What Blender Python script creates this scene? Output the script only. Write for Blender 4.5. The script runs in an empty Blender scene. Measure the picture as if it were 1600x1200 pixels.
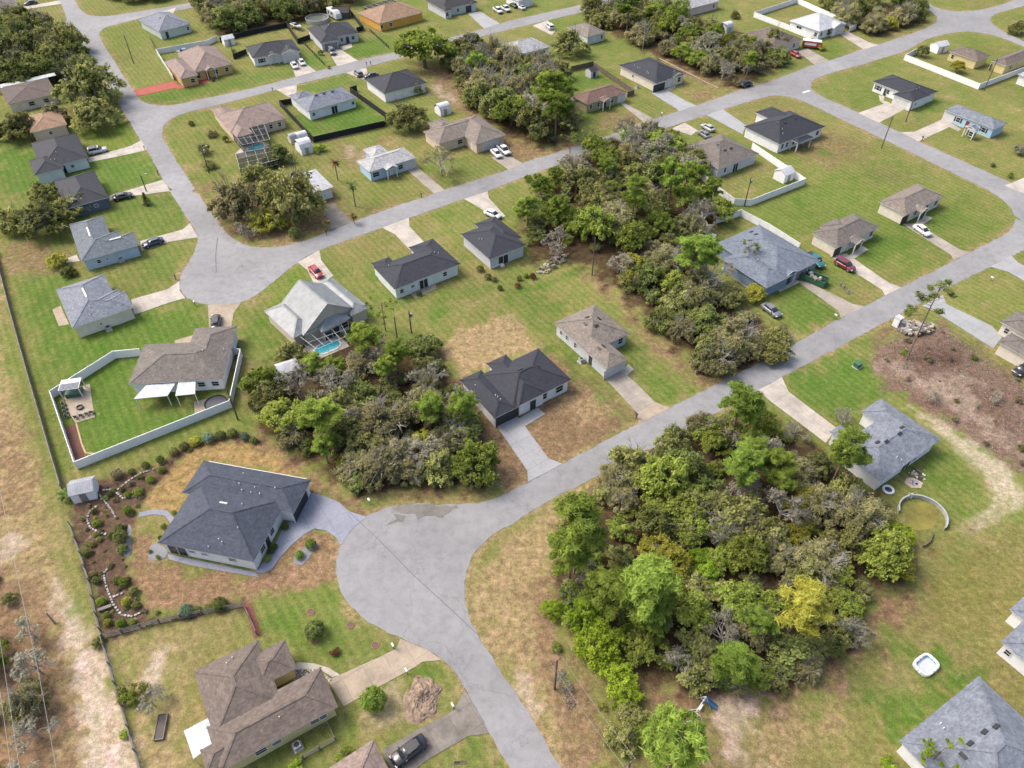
import bpy, math, random
import numpy as np
from mathutils import Vector, Matrix
from mathutils.bvhtree import BVHTree
from mathutils.geometry import tessellate_polygon

random.seed(7)
SC = bpy.context.scene
COL = SC.collection
CAM_H = 95.0
CAM_F = 1165.0
PITCH = math.radians(44.0)
CP, SP = math.cos(PITCH), math.sin(PITCH)
GA = math.radians(34.3)          # bearing of the street grid

# ---------------------------------------------------------------- pixel -> place
def px(p):
    """(tile, x, y) of a 4x enlarged 400x300 tile, or a plain (u, v) of the 1600x1200 survey photo"""
    if len(p) == 3:
        n, x, y = p
        return ((n - 1) % 4 * 400 + x / 4.0, (n - 1) // 4 * 300 + y / 4.0)
    return p
def ray(p):
    u, v = px(p)
    x = (u - 800) / CAM_F; y = (600 - v) / CAM_F
    return Vector((x, CP + y * SP, -SP + y * CP))
def at(p, z=0.0):
    d = ray(p)
    t = (z - CAM_H) / d.z
    return Vector((d.x * t, d.y * t, z))
def mpp(w):
    """metres per survey pixel at a place"""
    return (w.y * CP + (CAM_H - w.z) * SP) / CAM_F

# ---------------------------------------------------------------- materials
def srgb(r, g, b, k=1.0):
    f = lambda c: ((c / 255.0) / 12.92 if c <= 10 else ((c / 255.0 + .055) / 1.055) ** 2.4) * k
    return (f(r), f(g), f(b))
MATS = {}
KALB = .74          # overall reflectance level, matched to the exposure below
def kal(c): return tuple(x * KALB for x in c)
def new_mat(name):
    m = bpy.data.materials.new(name); m.use_nodes = True
    nt = m.node_tree; nt.nodes.clear()
    out = nt.nodes.new('ShaderNodeOutputMaterial')
    b = nt.nodes.new('ShaderNodeBsdfPrincipled')
    nt.links.new(b.outputs[0], out.inputs[0])
    return m, nt, b
def noise(nt, vec, scale, detail=4, rough=.6):
    n = nt.nodes.new('ShaderNodeTexNoise')
    n.inputs['Scale'].default_value = scale; n.inputs['Detail'].default_value = detail
    n.inputs['Roughness'].default_value = rough
    nt.links.new(vec, n.inputs['Vector'])
    return n.outputs['Fac']
def ramp(nt, fac, stops):
    r = nt.nodes.new('ShaderNodeValToRGB')
    e = r.color_ramp.elements
    while len(e) < len(stops): e.new(.5)
    for i, (p, c) in enumerate(stops):
        e[i].position = p
        e[i].color = (*c, 1) if isinstance(c, tuple) else (c, c, c, 1)
    nt.links.new(fac, r.inputs[0])
    return r.outputs[0]
def mul(nt, a, b, fac=1.0, mode='MULTIPLY'):
    m = nt.nodes.new('ShaderNodeMix'); m.data_type = 'RGBA'; m.blend_type = mode
    for s, v in ((m.inputs[0], fac), (m.inputs[6], a), (m.inputs[7], b)):
        if hasattr(v, 'links') or hasattr(v, 'is_output'): nt.links.new(v, s)
        else: s.default_value = v if isinstance(v, float) else (*v, 1)
    return m.outputs[2]
def obj_co(nt):
    return nt.nodes.new('ShaderNodeTexCoord').outputs['Object']
def world_co(nt):
    return nt.nodes.new('ShaderNodeNewGeometry').outputs['Position']

def plain(name, col, rough=.7, metal=0.0, var=.18, scale=1.5):
    """solid paint / metal / plastic with a little weathering"""
    key = ('p', name)
    if key in MATS: return MATS[key]
    m, nt, b = new_mat(name)
    n = noise(nt, obj_co(nt), scale, 5)
    c = mul(nt, kal(col), ramp(nt, n, [(.3, 1 - var), (.7, 1 + var * .4)]))
    nt.links.new(c, b.inputs['Base Color'])
    b.inputs['Roughness'].default_value = rough; b.inputs['Metallic'].default_value = metal
    MATS[key] = m; return m
def shingle(name, col):
    key = ('s', name)
    if key in MATS: return MATS[key]
    m, nt, b = new_mat(name)
    oc = obj_co(nt)
    mp = nt.nodes.new('ShaderNodeVectorMath'); mp.operation = 'MULTIPLY'
    mp.inputs[1].default_value = (2.6, 2.6, 9.0); nt.links.new(oc, mp.inputs[0])
    fl = nt.nodes.new('ShaderNodeVectorMath'); fl.operation = 'FLOOR'; nt.links.new(mp.outputs[0], fl.inputs[0])
    wn = nt.nodes.new('ShaderNodeTexWhiteNoise'); nt.links.new(fl.outputs[0], wn.inputs['Vector'])
    c = mul(nt, tuple(x * .72 for x in kal(col)), ramp(nt, wn.outputs['Value'], [(0, .80), (1, 1.22)]))
    st = nt.nodes.new('ShaderNodeMapping'); st.inputs['Scale'].default_value = (1.6, 1.6, .12); nt.links.new(oc, st.inputs['Vector'])
    c = mul(nt, c, ramp(nt, noise(nt, st.outputs[0], .8, 6, .7), [(.34, .78), (.6, 1.06)]))
    n = noise(nt, oc, .45, 6, .65)
    c = mul(nt, c, ramp(nt, n, [(.3, .86), (.7, 1.1)]))
    n2 = noise(nt, oc, 6.0, 3)
    c = mul(nt, c, ramp(nt, n2, [(.3, .86), (.7, 1.12)]))
    nt.links.new(c, b.inputs['Base Color'])
    b.inputs['Roughness'].default_value = .85
    MATS[key] = m; return m
def seam_metal(name, col, ang=0.0):
    key = ('m', name)
    if key in MATS: return MATS[key]
    m, nt, b = new_mat(name)
    oc = obj_co(nt)
    w = nt.nodes.new('ShaderNodeTexWave'); w.inputs['Scale'].default_value = .9; w.bands_direction = 'X'
    w.inputs['Distortion'].default_value = 0; nt.links.new(oc, w.inputs['Vector'])
    c = mul(nt, kal(col), ramp(nt, w.outputs['Fac'], [(0, .8), (.12, 1.0)]))
    n = noise(nt, oc, .6, 6, .7)
    c = mul(nt, c, ramp(nt, n, [(.35, .7), (.6, 1.05)]))
    nt.links.new(c, b.inputs['Base Color'])
    b.inputs['Roughness'].default_value = .5
    MATS[key] = m; return m
def concrete(name, col, stain=.35, joints=True):
    key = ('c', name)
    if key in MATS: return MATS[key]
    m, nt, b = new_mat(name)
    wc = world_co(nt)
    c = mul(nt, kal(col), ramp(nt, noise(nt, wc, .25, 6, .7), [(.32, 1 - stain), (.6, 1.04)]))
    c = mul(nt, c, ramp(nt, noise(nt, wc, 2.2, 5, .7), [(.3, .86), (.7, 1.06)]))
    rot = nt.nodes.new('ShaderNodeMapping'); rot.inputs['Rotation'].default_value = (0, 0, -GA)
    nt.links.new(wc, rot.inputs['Vector'])
    br = nt.nodes.new('ShaderNodeTexBrick'); br.offset = 0
    br.inputs['Scale'].default_value = 1.0; br.inputs['Brick Width'].default_value = 3.0
    br.inputs['Row Height'].default_value = 3.0; br.inputs['Mortar Size'].default_value = .035
    br.inputs['Color1'].default_value = (1, 1, 1, 1); br.inputs['Color2'].default_value = (.93, .93, .93, 1)
    br.inputs['Mortar'].default_value = (.68, .68, .68, 1)
    nt.links.new(rot.outputs[0], br.inputs['Vector'])
    if joints: c = mul(nt, c, br.outputs['Color'])
    nt.links.new(c, b.inputs['Base Color']); b.inputs['Roughness'].default_value = .9
    MATS[key] = m; return m
def asphalt():
    if 'asphalt' in MATS: return MATS['asphalt']
    m, nt, b = new_mat('sun_bleached_asphalt')
    wc = world_co(nt)
    c = mul(nt, kal(srgb(174, 175, 177, .62)), ramp(nt, noise(nt, wc, .05, 7, .7), [(.3, .74), (.68, 1.14)]))
    c = mul(nt, c, ramp(nt, noise(nt, wc, .7, 6, .7), [(.28, .80), (.56, 1.03)]))
    c = mul(nt, c, ramp(nt, noise(nt, wc, 9, 3), [(.3, .9), (.7, 1.07)]))
    v = nt.nodes.new('ShaderNodeTexVoronoi'); v.feature = 'DISTANCE_TO_EDGE'; v.inputs['Scale'].default_value = .09
    wob = nt.nodes.new('ShaderNodeTexNoise'); wob.inputs['Scale'].default_value = .35; wob.inputs['Detail'].default_value = 5
    nt.links.new(wc, wob.inputs['Vector'])
    mm = mul(nt, wc, wob.outputs['Color'], .012, 'LINEAR_LIGHT')
    va = nt.nodes.new('ShaderNodeVectorMath'); va.operation = 'MULTIPLY_ADD'
    nt.links.new(wob.outputs['Color'], va.inputs[0]); va.inputs[1].default_value = (5, 5, 0); nt.links.new(wc, va.inputs[2])
    nt.links.new(va.outputs[0], v.inputs['Vector'])
    c = mul(nt, c, ramp(nt, v.outputs['Distance'], [(0, .66), (.008, 1.0)]), .55)
    nt.links.new(c, b.inputs['Base Color']); b.inputs['Roughness'].default_value = .9
    MATS['asphalt'] = m; return m
def leaf_mat(name, c_dark, c_light, trans=.25):
    key = ('l', name)
    if key in MATS: return MATS[key]
    m = bpy.data.materials.new(name); m.use_nodes = True
    nt = m.node_tree; nt.nodes.clear()
    out = nt.nodes.new('ShaderNodeOutputMaterial')
    at_ = nt.nodes.new('ShaderNodeAttribute'); at_.attribute_name = 'tint'
    oi = nt.nodes.new('ShaderNodeObjectInfo')
    mx = mul(nt, c_dark, c_light, at_.outputs['Fac'], 'MIX')
    hs = nt.nodes.new('ShaderNodeHueSaturation'); nt.links.new(mx, hs.inputs['Color'])
    mr = nt.nodes.new('ShaderNodeMapRange'); mr.inputs[3].default_value = .488; mr.inputs[4].default_value = .508
    nt.links.new(oi.outputs['Random'], mr.inputs[0]); nt.links.new(mr.outputs[0], hs.inputs['Hue'])
    mv = nt.nodes.new('ShaderNodeMapRange'); mv.inputs[3].default_value = .72; mv.inputs[4].default_value = 1.28
    sc = nt.nodes.new('ShaderNodeMath'); sc.operation = 'MULTIPLY_ADD'; sc.inputs[1].default_value = 7.31; sc.inputs[2].default_value = 0
    fr = nt.nodes.new('ShaderNodeMath'); fr.operation = 'FRACT'
    nt.links.new(oi.outputs['Random'], sc.inputs[0]); nt.links.new(sc.outputs[0], fr.inputs[0])
    nt.links.new(fr.outputs[0], mv.inputs[0]); nt.links.new(mv.outputs[0], hs.inputs['Value'])
    d = nt.nodes.new('ShaderNodeBsdfDiffuse'); t = nt.nodes.new('ShaderNodeBsdfTranslucent')
    nt.links.new(hs.outputs[0], d.inputs[0]); nt.links.new(hs.outputs[0], t.inputs[0])
    ms = nt.nodes.new('ShaderNodeMixShader'); ms.inputs[0].default_value = trans
    nt.links.new(d.outputs[0], ms.inputs[1]); nt.links.new(t.outputs[0], ms.inputs[2])
    nt.links.new(ms.outputs[0], out.inputs[0])
    MATS[key] = m; return m
def glass_mat():
    if 'glass' in MATS: return MATS['glass']
    m, nt, b = new_mat('dark_window_glass')
    b.inputs['Base Color'].default_value = (.02, .024, .03, 1); b.inputs['Roughness'].default_value = .12
    MATS['glass'] = m; return m
def water_mat():
    if 'water' in MATS: return MATS['water']
    m, nt, b = new_mat('pool_water')
    n = noise(nt, obj_co(nt), 2.0, 4)
    c = ramp(nt, n, [(.3, (.03, .27, .33)), (.7, (.08, .40, .45))])
    nt.links.new(c, b.inputs['Base Color']); b.inputs['Roughness'].default_value = .12
    MATS['water'] = m; return m
def paint(name, col):
    key = ('car', name)
    if key in MATS: return MATS[key]
    m, nt, b = new_mat('car_paint_' + name)
    n = noise(nt, obj_co(nt), 3.0, 4)
    c = mul(nt, kal(col), ramp(nt, n, [(.3, .88), (.7, 1.06)]))
    nt.links.new(c, b.inputs['Base Color'])
    b.inputs['Roughness'].default_value = .28; b.inputs['Coat Weight'].default_value = .5
    MATS[key] = m; return m

# ---------------------------------------------------------------- mesh builder
class MB:
    def __init__(s): s.v = []; s.f = []; s.m = []
    def add(s, vs, fs, mi=0):
        o = len(s.v); s.v += [tuple(x) for x in vs]
        for f in fs: s.f.append(tuple(i + o for i in f)); s.m.append(mi)
        return s
    def quad(s, a, b, c, d, mi=0): return s.add([a, b, c, d], [(0, 1, 2, 3)], mi)
    def box(s, x0, y0, z0, x1, y1, z1, mi=0):
        vs = [(x0, y0, z0), (x1, y0, z0), (x1, y1, z0), (x0, y1, z0), (x0, y0, z1), (x1, y0, z1), (x1, y1, z1), (x0, y1, z1)]
        return s.add(vs, [(3, 2, 1, 0), (4, 5, 6, 7), (0, 1, 5, 4), (1, 2, 6, 5), (2, 3, 7, 6), (3, 0, 4, 7)], mi)
    def bar(s, p, q, w, h=None, mi=0, up=(0, 0, 1)):
        p, q = Vector(p), Vector(q); h = h or w
        d = (q - p)
        if d.length < 1e-5: return s
        d.normalize(); u = Vector(up)
        if abs(d.dot(u)) > .98: u = Vector((1, 0, 0))
        sd = d.cross(u).normalized() * (w / 2); tp = sd.normalized().cross(d).normalized() * (h / 2)
        vs = []
        for e in (p, q):
            for a, b in ((-1, -1), (1, -1), (1, 1), (-1, 1)): vs.append(e + sd * a + tp * b)
        return s.add(vs, [(3, 2, 1, 0), (4, 5, 6, 7), (0, 1, 5, 4), (1, 2, 6, 5), (2, 3, 7, 6), (3, 0, 4, 7)], mi)
    def tube(s, p, q, r0, r1=None, n=8, cap=True, mi=0):
        p, q = Vector(p), Vector(q); r1 = r0 if r1 is None else r1
        d = (q - p).normalized(); u = Vector((0, 0, 1)) if abs(d.z) < .9 else Vector((1, 0, 0))
        a = d.cross(u).normalized(); b = d.cross(a)
        vs = []
        for e, r in ((p, r0), (q, r1)):
            for i in range(n):
                t = 2 * math.pi * i / n
                vs.append(e + a * (r * math.cos(t)) + b * (r * math.sin(t)))
        fs = [(i, (i + 1) % n, n + (i + 1) % n, n + i) for i in range(n)]
        if cap: fs += [tuple(range(n))[::-1], tuple(range(n, 2 * n))]
        return s.add(vs, fs, mi)
    def lathe(s, prof, n=16, c=(0, 0, 0), mi=0, axis='z', cap=True):
        vs = []
        for r, h in prof:
            for i in range(n):
                t = 2 * math.pi * i / n
                x, y = r * math.cos(t), r * math.sin(t)
                vs.append((c[0] + x, c[1] + y, c[2] + h) if axis == 'z' else (c[0] + x, c[1] + h, c[2] + y))
        fs = []
        for k in range(len(prof) - 1):
            for i in range(n): fs.append((k * n + i, k * n + (i + 1) % n, (k + 1) * n + (i + 1) % n, (k + 1) * n + i))
        if cap: fs += [tuple(range(n))[::-1], tuple(range((len(prof) - 1) * n, len(prof) * n))]
        return s.add(vs, fs, mi)
    def poly(s, pts, z, mi=0):
        """flat concave polygon"""
        tri = tessellate_polygon([[Vector((p[0], p[1], 0)) for p in pts]])
        fs = []
        for t in tri:
            a, b, c = (pts[i] for i in t)
            cr = (b[0] - a[0]) * (c[1] - a[1]) - (b[1] - a[1]) * (c[0] - a[0])
            fs.append(t if cr > 0 else t[::-1])
        return s.add([(p[0], p[1], z) for p in pts], fs, mi)
    def slab(s, pts, z0, z1, mi=0):
        s.poly(pts, z1, mi); n = len(pts)
        vs = [(p[0], p[1], z0) for p in pts] + [(p[0], p[1], z1) for p in pts]
        return s.add(vs, [(i, (i + 1) % n, n + (i + 1) % n, n + i) for i in range(n)], mi)
    def mesh(s, name, mats, smooth=False):
        me = bpy.data.meshes.new(name); me.from_pydata(s.v, [], s.f)
        for m in (mats if isinstance(mats, (list, tuple)) else [mats]): me.materials.append(m)
        me.polygons.foreach_set('material_index', s.m)
        if smooth: me.polygons.foreach_set('use_smooth', [True] * len(s.f))
        me.update(); return me
    def build(s, name, mats, parent=None, smooth=False):
        o = bpy.data.objects.new(name, s.mesh(name, mats, smooth)); COL.objects.link(o)
        if parent: o.parent = parent
        return o

def tag(o, label=None, cat=None, group=None, kind=None):
    if label: o['label'] = label
    if cat: o['category'] = cat
    if group: o['group'] = group
    if kind: o['kind'] = kind
    return o
def thing(name, label, cat, loc=(0, 0, 0), rz=0.0, group=None, scale=1.0):
    o = bpy.data.objects.new(name, None); COL.objects.link(o)
    o.location = loc; o.rotation_euler = (0, 0, rz); o.scale = (scale,) * 3
    o.empty_display_size = .3
    return tag(o, label, cat, group)
def struct(o): return tag(o, kind='structure')
# ================================================================ ground
OLIVE = srgb(138, 135, 82, .82); LUSH = srgb(98, 126, 54, .80); DRY = srgb(170, 150, 110, .76); BROWN = srgb(142, 118, 90, .76)
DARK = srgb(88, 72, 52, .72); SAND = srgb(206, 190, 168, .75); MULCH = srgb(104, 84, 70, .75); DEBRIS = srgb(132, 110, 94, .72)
TANL = srgb(152, 126, 96, .74); BRIGHT = srgb(126, 140, 62, .80); RUST = srgb(128, 76, 52, .72); MID = srgb(123, 131, 70, .82)
# (colour, softness in metres, strength, outline in survey pixels)
PATCH = [
 (MID, 8, .7, [(0,190),(230,170),(320,300),(300,480),(380,520),(360,700),(120,740),(30,480),(0,420)]),
 (LUSH, 4, .8, [(0,230),(150,245),(215,240),(255,275),(180,305),(0,300)]),
 (BRIGHT, 4, .7, [(120,200),(215,195),(222,222),(140,245)]),
 (LUSH, 4, .5, [(170,315),(265,305),(290,350),(230,372),(175,350)]),
 (LUSH, 5, .6, [(40,430),(90,440),(120,520),(280,480),(320,500),(300,525),(225,545),(120,590),(60,540)]),
 (LUSH, 3, .5, [(220,400),(285,385),(275,440),(215,450)]),
 (BROWN, 5, .7, [(0,385),(50,370),(120,400),(110,420),(40,430),(0,430)]),
 (LUSH, 3, .6, [(130,590),(200,560),(220,600),(210,640),(300,650),(360,620),(360,560),(370,600),(340,640),(150,712),(118,690)]),
 (DRY, 5, .75, [(0,410),(15,470),(50,600),(100,770),(160,990),(222,1200),(260,1300),(-40,1300),(-60,500)]),
 (MID, 4, .7, [(10,480),(50,600),(105,770),(138,880),(120,900),(80,780),(40,650),(0,560)]),
 (BROWN, 5, .8, [(0,660),(38,690),(45,790),(20,820),(0,800)]),
 (SAND, 1.5, .65, [(0,840),(20,832),(40,845),(36,862),(15,878),(0,880)]),
 (BROWN, 4, .85, [(-40,900),(30,880),(80,915),(100,1000),(115,1100),(125,1300),(-40,1300)]),
 (SAND, 2, .95, [(82,900),(108,930),(140,990),(170,1050),(195,1120),(225,1200),(240,1300),(140,1300),(128,1120),(112,1040),(95,960)]),
 (MID, 3, .75, [(95,880),(135,900),(150,970),(140,985),(105,930)]),
 (DRY, 6, .45, [(170,995),(390,945),(400,990),(310,1050),(330,1200),(220,1200)]),
 (SAND, 2, .8, [(225,1040),(265,1020),(262,1050),(235,1070)]),
 (OLIVE, 4, .7, [(300,975),(385,950),(395,985),(320,1020)]),
 (DRY, 4, .5, [(205,1120),(270,1115),(285,1200),(215,1200)]),
 (LUSH, 4, .35, [(400,930),(520,925),(600,990),(620,1010),(540,1050),(470,1040),(420,980)]),
 (LUSH, 2, .6, [(405,975),(430,950),(455,950),(440,970),(412,985)]),
 (TANL, 2.0, .95, [(205,815),(240,850),(262,885),(400,900),(440,872),(462,838),(490,824),(512,828),(530,855),(524,905),(470,922),(380,935),(300,956),(235,958),(210,900),(200,850)]),
 (srgb(168,142,94,.76), 2.0, .9, [(228,778),(262,735),(300,700),(345,686),(395,690),(440,710),(478,745),(400,735),(322,722),(292,770),(262,800),(225,795)]),
 (BROWN, 2.5, .9, [(385,680),(405,672),(440,700),(490,745),(540,775),(575,790),(590,795),(570,808),(540,800),(505,774),(478,765),(470,740),(420,705)]),
 (MULCH, 1.2, .95, [(108,792),(150,752),(195,742),(248,728),(285,694),(330,680),(380,678),(412,690),(378,692),(335,688),(296,704),(262,738),(232,770),(218,796),(200,830),(203,900),(222,958),(300,962),(378,936),(382,946),(164,998),(148,930),(128,880)]),
 (BROWN, 4, .5, [(360,540),(395,560),(395,640),(370,640)]),
 (OLIVE, 3, .6, [(560,770),(760,775),(745,795),(620,795)]),
 (BROWN, 3, .6, [(555,765),(640,762),(770,765),(780,772),(640,780),(570,785)]),
 (DRY, 2.0, .95, [(688,548),(720,512),(795,486),(820,510),(845,548),(800,560),(750,580),(720,590)]),
 (BROWN, 2.0, .9, [(690,590),(722,592),(770,650),(845,545),(870,550),(940,600),(1000,650),(880,724),(826,752),(790,775),(765,740),(735,690)]),
 (DRY, 2, .6, [(880,620),(935,612),(960,645),(905,668)]),
 (LUSH, 3, .5, [(860,545),(905,570),(985,650),(985,665),(925,615)]),
 (LUSH, 4, .5, [(800,470),(870,460),(870,510),(900,560),(870,545),(830,505)]),
 (LUSH, 3, .6, [(975,545),(1005,540),(1045,600),(1100,610),(1050,632),(1010,610)]),
 (BROWN, 3, .75, [(900,425),(935,425),(990,490),(1050,555),(1110,575),(1140,590),(1090,605),(1020,545),(960,470)]),
 (LUSH, 3, .55, [(560,400),(600,380),(580,420),(620,460),(690,460),(730,440),(790,450),(700,470),(600,480),(580,450)]),
 (LUSH, 1.5, .75, [(665,492),(690,480),(712,480),(705,492),(680,505)]),
 (LUSH, 1.5, .8, [(790,452),(850,445),(905,415),(910,425),(850,450),(810,465)]),
 (BRIGHT, 3, .5, [(415,470),(470,410),(490,440),(440,470),(412,490)]),
 (LUSH, 3, .5, [(405,490),(412,520),(440,540),(420,560),(400,540)]),
 (OLIVE, 3, .7, [(500,400),(600,360),(640,380),(570,420),(530,430)]),
 (BROWN, 6, .8, [(325,290),(400,300),(520,300),(545,345),(440,385),(370,380),(340,340)]),
 (LUSH, 2, .85, [(448,180),(478,180),(560,155),(548,146),(600,185),(600,195),(492,220)]),
 (LUSH, 3, .7, [(462,136),(538,114),(572,130),(545,135),(470,150)]),
 (LUSH, 3, .75, [(468,70),(530,104),(470,112),(465,90)]),
 (LUSH, 3, .75, [(545,72),(600,55),(620,78),(560,93),(535,80)]),
 (LUSH, 3, .55, [(220,150),(280,140),(380,120),(470,90),(460,118),(360,142),(240,162)]),
 (MID, 4, .7, [(155,45),(240,30),(320,80),(250,95),(275,125),(215,145),(180,90)]),
 (BROWN, 3, .6, [(500,190),(560,235),(600,215),(570,260),(545,260)]),
 (SAND, 3, .4, [(540,230),(570,240),(580,262),(560,262)]),
 (LUSH, 3, .4, [(660,255),(700,240),(800,270),(700,300)]),
 (BROWN, 5, .8, [(660,105),(700,100),(740,170),(850,235),(930,215),(890,240),(800,255),(740,190),(680,150)]),
 (SAND, 3, .5, [(670,135),(690,135),(715,155),(720,162),(690,155)]),
 (LUSH, 4, .6, [(880,120),(950,110),(970,125),(890,150)]),
 (LUSH, 3, .5, [(915,165),(960,168),(920,188),(905,180)]),
 (BROWN, 3, .6, [(940,175),(990,175),(1005,190),(940,205)]),
 (BROWN, 3, .7, [(1010,80),(1040,70),(1140,140),(1200,130),(1120,140),(1060,115)]),
 (BROWN, 3, .6, [(1070,145),(1110,140),(1130,155),(1090,163)]),
 (MID, 3, .5, [(1290,70),(1330,60),(1345,78),(1300,92)]),
 (LUSH, 4, .6, [(1330,135),(1385,150),(1390,165),(1345,173),(1320,155)]),
 (LUSH, 3, .5, [(1425,165),(1465,155),(1470,170),(1430,190)]),
 (MID, 4, .7, [(1270,135),(1400,85),(1420,100),(1360,125),(1400,165),(1340,172)]),
 (BROWN, 4, .5, [(1190,150),(1290,205),(1360,225),(1300,265),(1220,235),(1290,200),(1230,165)]),
 (LUSH, 2, .5, [(1272,235),(1290,232),(1300,242),(1282,246)]),
 (DEBRIS, 4, .6, [(1335,275),(1380,258),(1440,272),(1430,285),(1370,292)]),
 (MID, 5, .6, [(1160,330),(1260,290),(1380,240),(1550,310),(1570,360),(1490,400),(1400,440),(1300,370)]),
 (LUSH, 3, .5, [(1350,380),(1410,360),(1420,380),(1390,410),(1350,405)]),
 (LUSH, 3, .55, [(1455,340),(1500,320),(1510,345),(1460,355)]),
 (LUSH, 1.5, .6, [(1235,308),(1250,308),(1268,325),(1255,327)]),
 (LUSH, 3, .7, [(1205,455),(1250,440),(1310,490),(1250,515),(1215,480)]),
 (RUST, 2.5, .7, [(1190,505),(1220,515),(1235,525),(1205,545),(1180,540)]),
 (SAND, 2, .5, [(1215,520),(1250,525),(1215,550),(1190,555)]),
 (LUSH, 3, .7, [(1235,590),(1330,555),(1350,560),(1390,610),(1340,640),(1300,655),(1240,620)]),
 (BROWN, 3, .5, [(1385,500),(1430,490),(1390,520),(1370,530)]),
 (DEBRIS, 3, .95, [(1355,560),(1400,520),(1475,500),(1500,525),(1600,590),(1700,660),(1700,800),(1600,745),(1520,690),(1440,640),(1385,600)]),
 (SAND, 3, .35, [(1370,570),(1440,560),(1540,600),(1600,660),(1600,720),(1500,650),(1420,610)]),
 (OLIVE, 3, .6, [(1480,505),(1560,550),(1600,590),(1600,600),(1530,560)]),
 (SAND, 2, .85, [(1425,635),(1470,660),(1540,705),(1600,760),(1600,795),(1560,805),(1525,835),(1500,828),(1535,800),(1555,770),(1530,735),(1470,680)]),
 (OLIVE, 5, .6, [(1380,640),(1470,690),(1530,740),(1540,790),(1450,790),(1380,770)]),
 (LUSH, 3, .6, [(1455,720),(1490,730),(1480,755),(1450,745)]),
 (srgb(142,132,84,.78), 8, .8, [(1340,900),(1500,840),(1700,810),(1700,1300),(1000,1300),(1010,1100),(1280,1080)]),
 (srgb(134,128,72,.78), 6, .6, [(1420,900),(1560,850),(1570,960),(1450,980)]),
 (LUSH, 5, .85, [(1320,1055),(1350,1055),(1385,1085),(1430,1075),(1455,1020),(1490,1035),(1502,1055),(1460,1095),(1420,1130),(1385,1128),(1370,1105)]),
 (LUSH, 4, .55, [(1370,975),(1400,985),(1405,1020),(1375,1015)]),
 (DRY, 4, .5, [(1355,1055),(1420,1050),(1425,1075),(1370,1080)]),
 (BROWN, 6, 1.0, [(1010,1070),(1130,1070),(1250,1060),(1330,1000),(1350,940),(1400,925),(1420,935),(1370,990),(1290,1075),(1180,1120),(1100,1140),(1020,1140)]),
 (DRY, 5, .6, [(1100,1130),(1250,1090),(1290,1120),(1250,1200),(1100,1250)]),
 (SAND, 3, .7, [(1110,1095),(1190,1085),(1180,1115),(1170,1190),(1140,1170),(1120,1130)]),
 (DRY, 4, .85, [(742,845),(860,785),(950,742),(935,800),(880,850),(872,930),(868,1010),(890,1090),(940,1200),(960,1300),(880,1300),(858,1165),(800,1070),(735,960),(730,890)]),
 (BROWN, 3, .75, [(820,930),(870,880),(870,1000),(920,1080),(980,1200),(900,1200),(850,1080)]),
 (SAND, 2, .5, [(800,1030),(825,1070),(850,1120),(835,1125),(805,1075)]),
 (MID, 2, .6, [(735,880),(775,830),(850,790),(850,800),(780,850),(745,905)]),
 (SAND, 2, .4, [(560,1080),(600,1075),(660,1080),(640,1130),(580,1140)]),
 (DRY, 3, .5, [(540,1120),(620,1090),(690,1070),(705,1100),(600,1165),(560,1150)]),
 (LUSH, 2, .7, [(650,1045),(668,1038),(678,1055),(660,1060)]),
 (LUSH, 3, .5, [(720,1160),(750,1150),(780,1200),(700,1200)]),
 (srgb(104,80,64,.75), 2.5, .75, [(1410,560),(1460,540),(1505,562),(1470,592),(1430,585)]), (srgb(104,80,64,.75), 2.5, .75, [(1505,600),(1565,612),(1600,665),(1590,700),(1540,650)]), (srgb(112,86,68,.75), 2.5, .7, [(1385,575),(1420,600),(1500,650),(1480,655),(1410,615)]),
 # leaf litter on the wood floors, darkened with painted-in shade of the trees
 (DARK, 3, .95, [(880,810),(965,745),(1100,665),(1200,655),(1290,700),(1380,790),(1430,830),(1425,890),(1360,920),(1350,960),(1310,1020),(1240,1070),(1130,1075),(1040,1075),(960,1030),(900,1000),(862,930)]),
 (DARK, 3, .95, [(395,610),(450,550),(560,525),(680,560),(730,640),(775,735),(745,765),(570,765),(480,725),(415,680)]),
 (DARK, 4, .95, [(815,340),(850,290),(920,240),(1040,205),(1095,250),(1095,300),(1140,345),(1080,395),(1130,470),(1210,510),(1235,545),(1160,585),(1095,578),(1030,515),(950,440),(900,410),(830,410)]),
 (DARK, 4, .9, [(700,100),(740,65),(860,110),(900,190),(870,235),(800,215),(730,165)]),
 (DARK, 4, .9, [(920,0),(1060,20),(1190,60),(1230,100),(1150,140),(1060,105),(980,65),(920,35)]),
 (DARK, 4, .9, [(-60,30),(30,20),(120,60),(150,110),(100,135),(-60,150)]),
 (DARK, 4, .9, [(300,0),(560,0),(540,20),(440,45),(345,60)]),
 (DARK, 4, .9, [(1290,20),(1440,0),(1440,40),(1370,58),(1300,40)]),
 (BROWN, 3, .5, [(-20,955),(60,985),(100,1060),(115,1200),(-20,1200)]),
]
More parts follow.
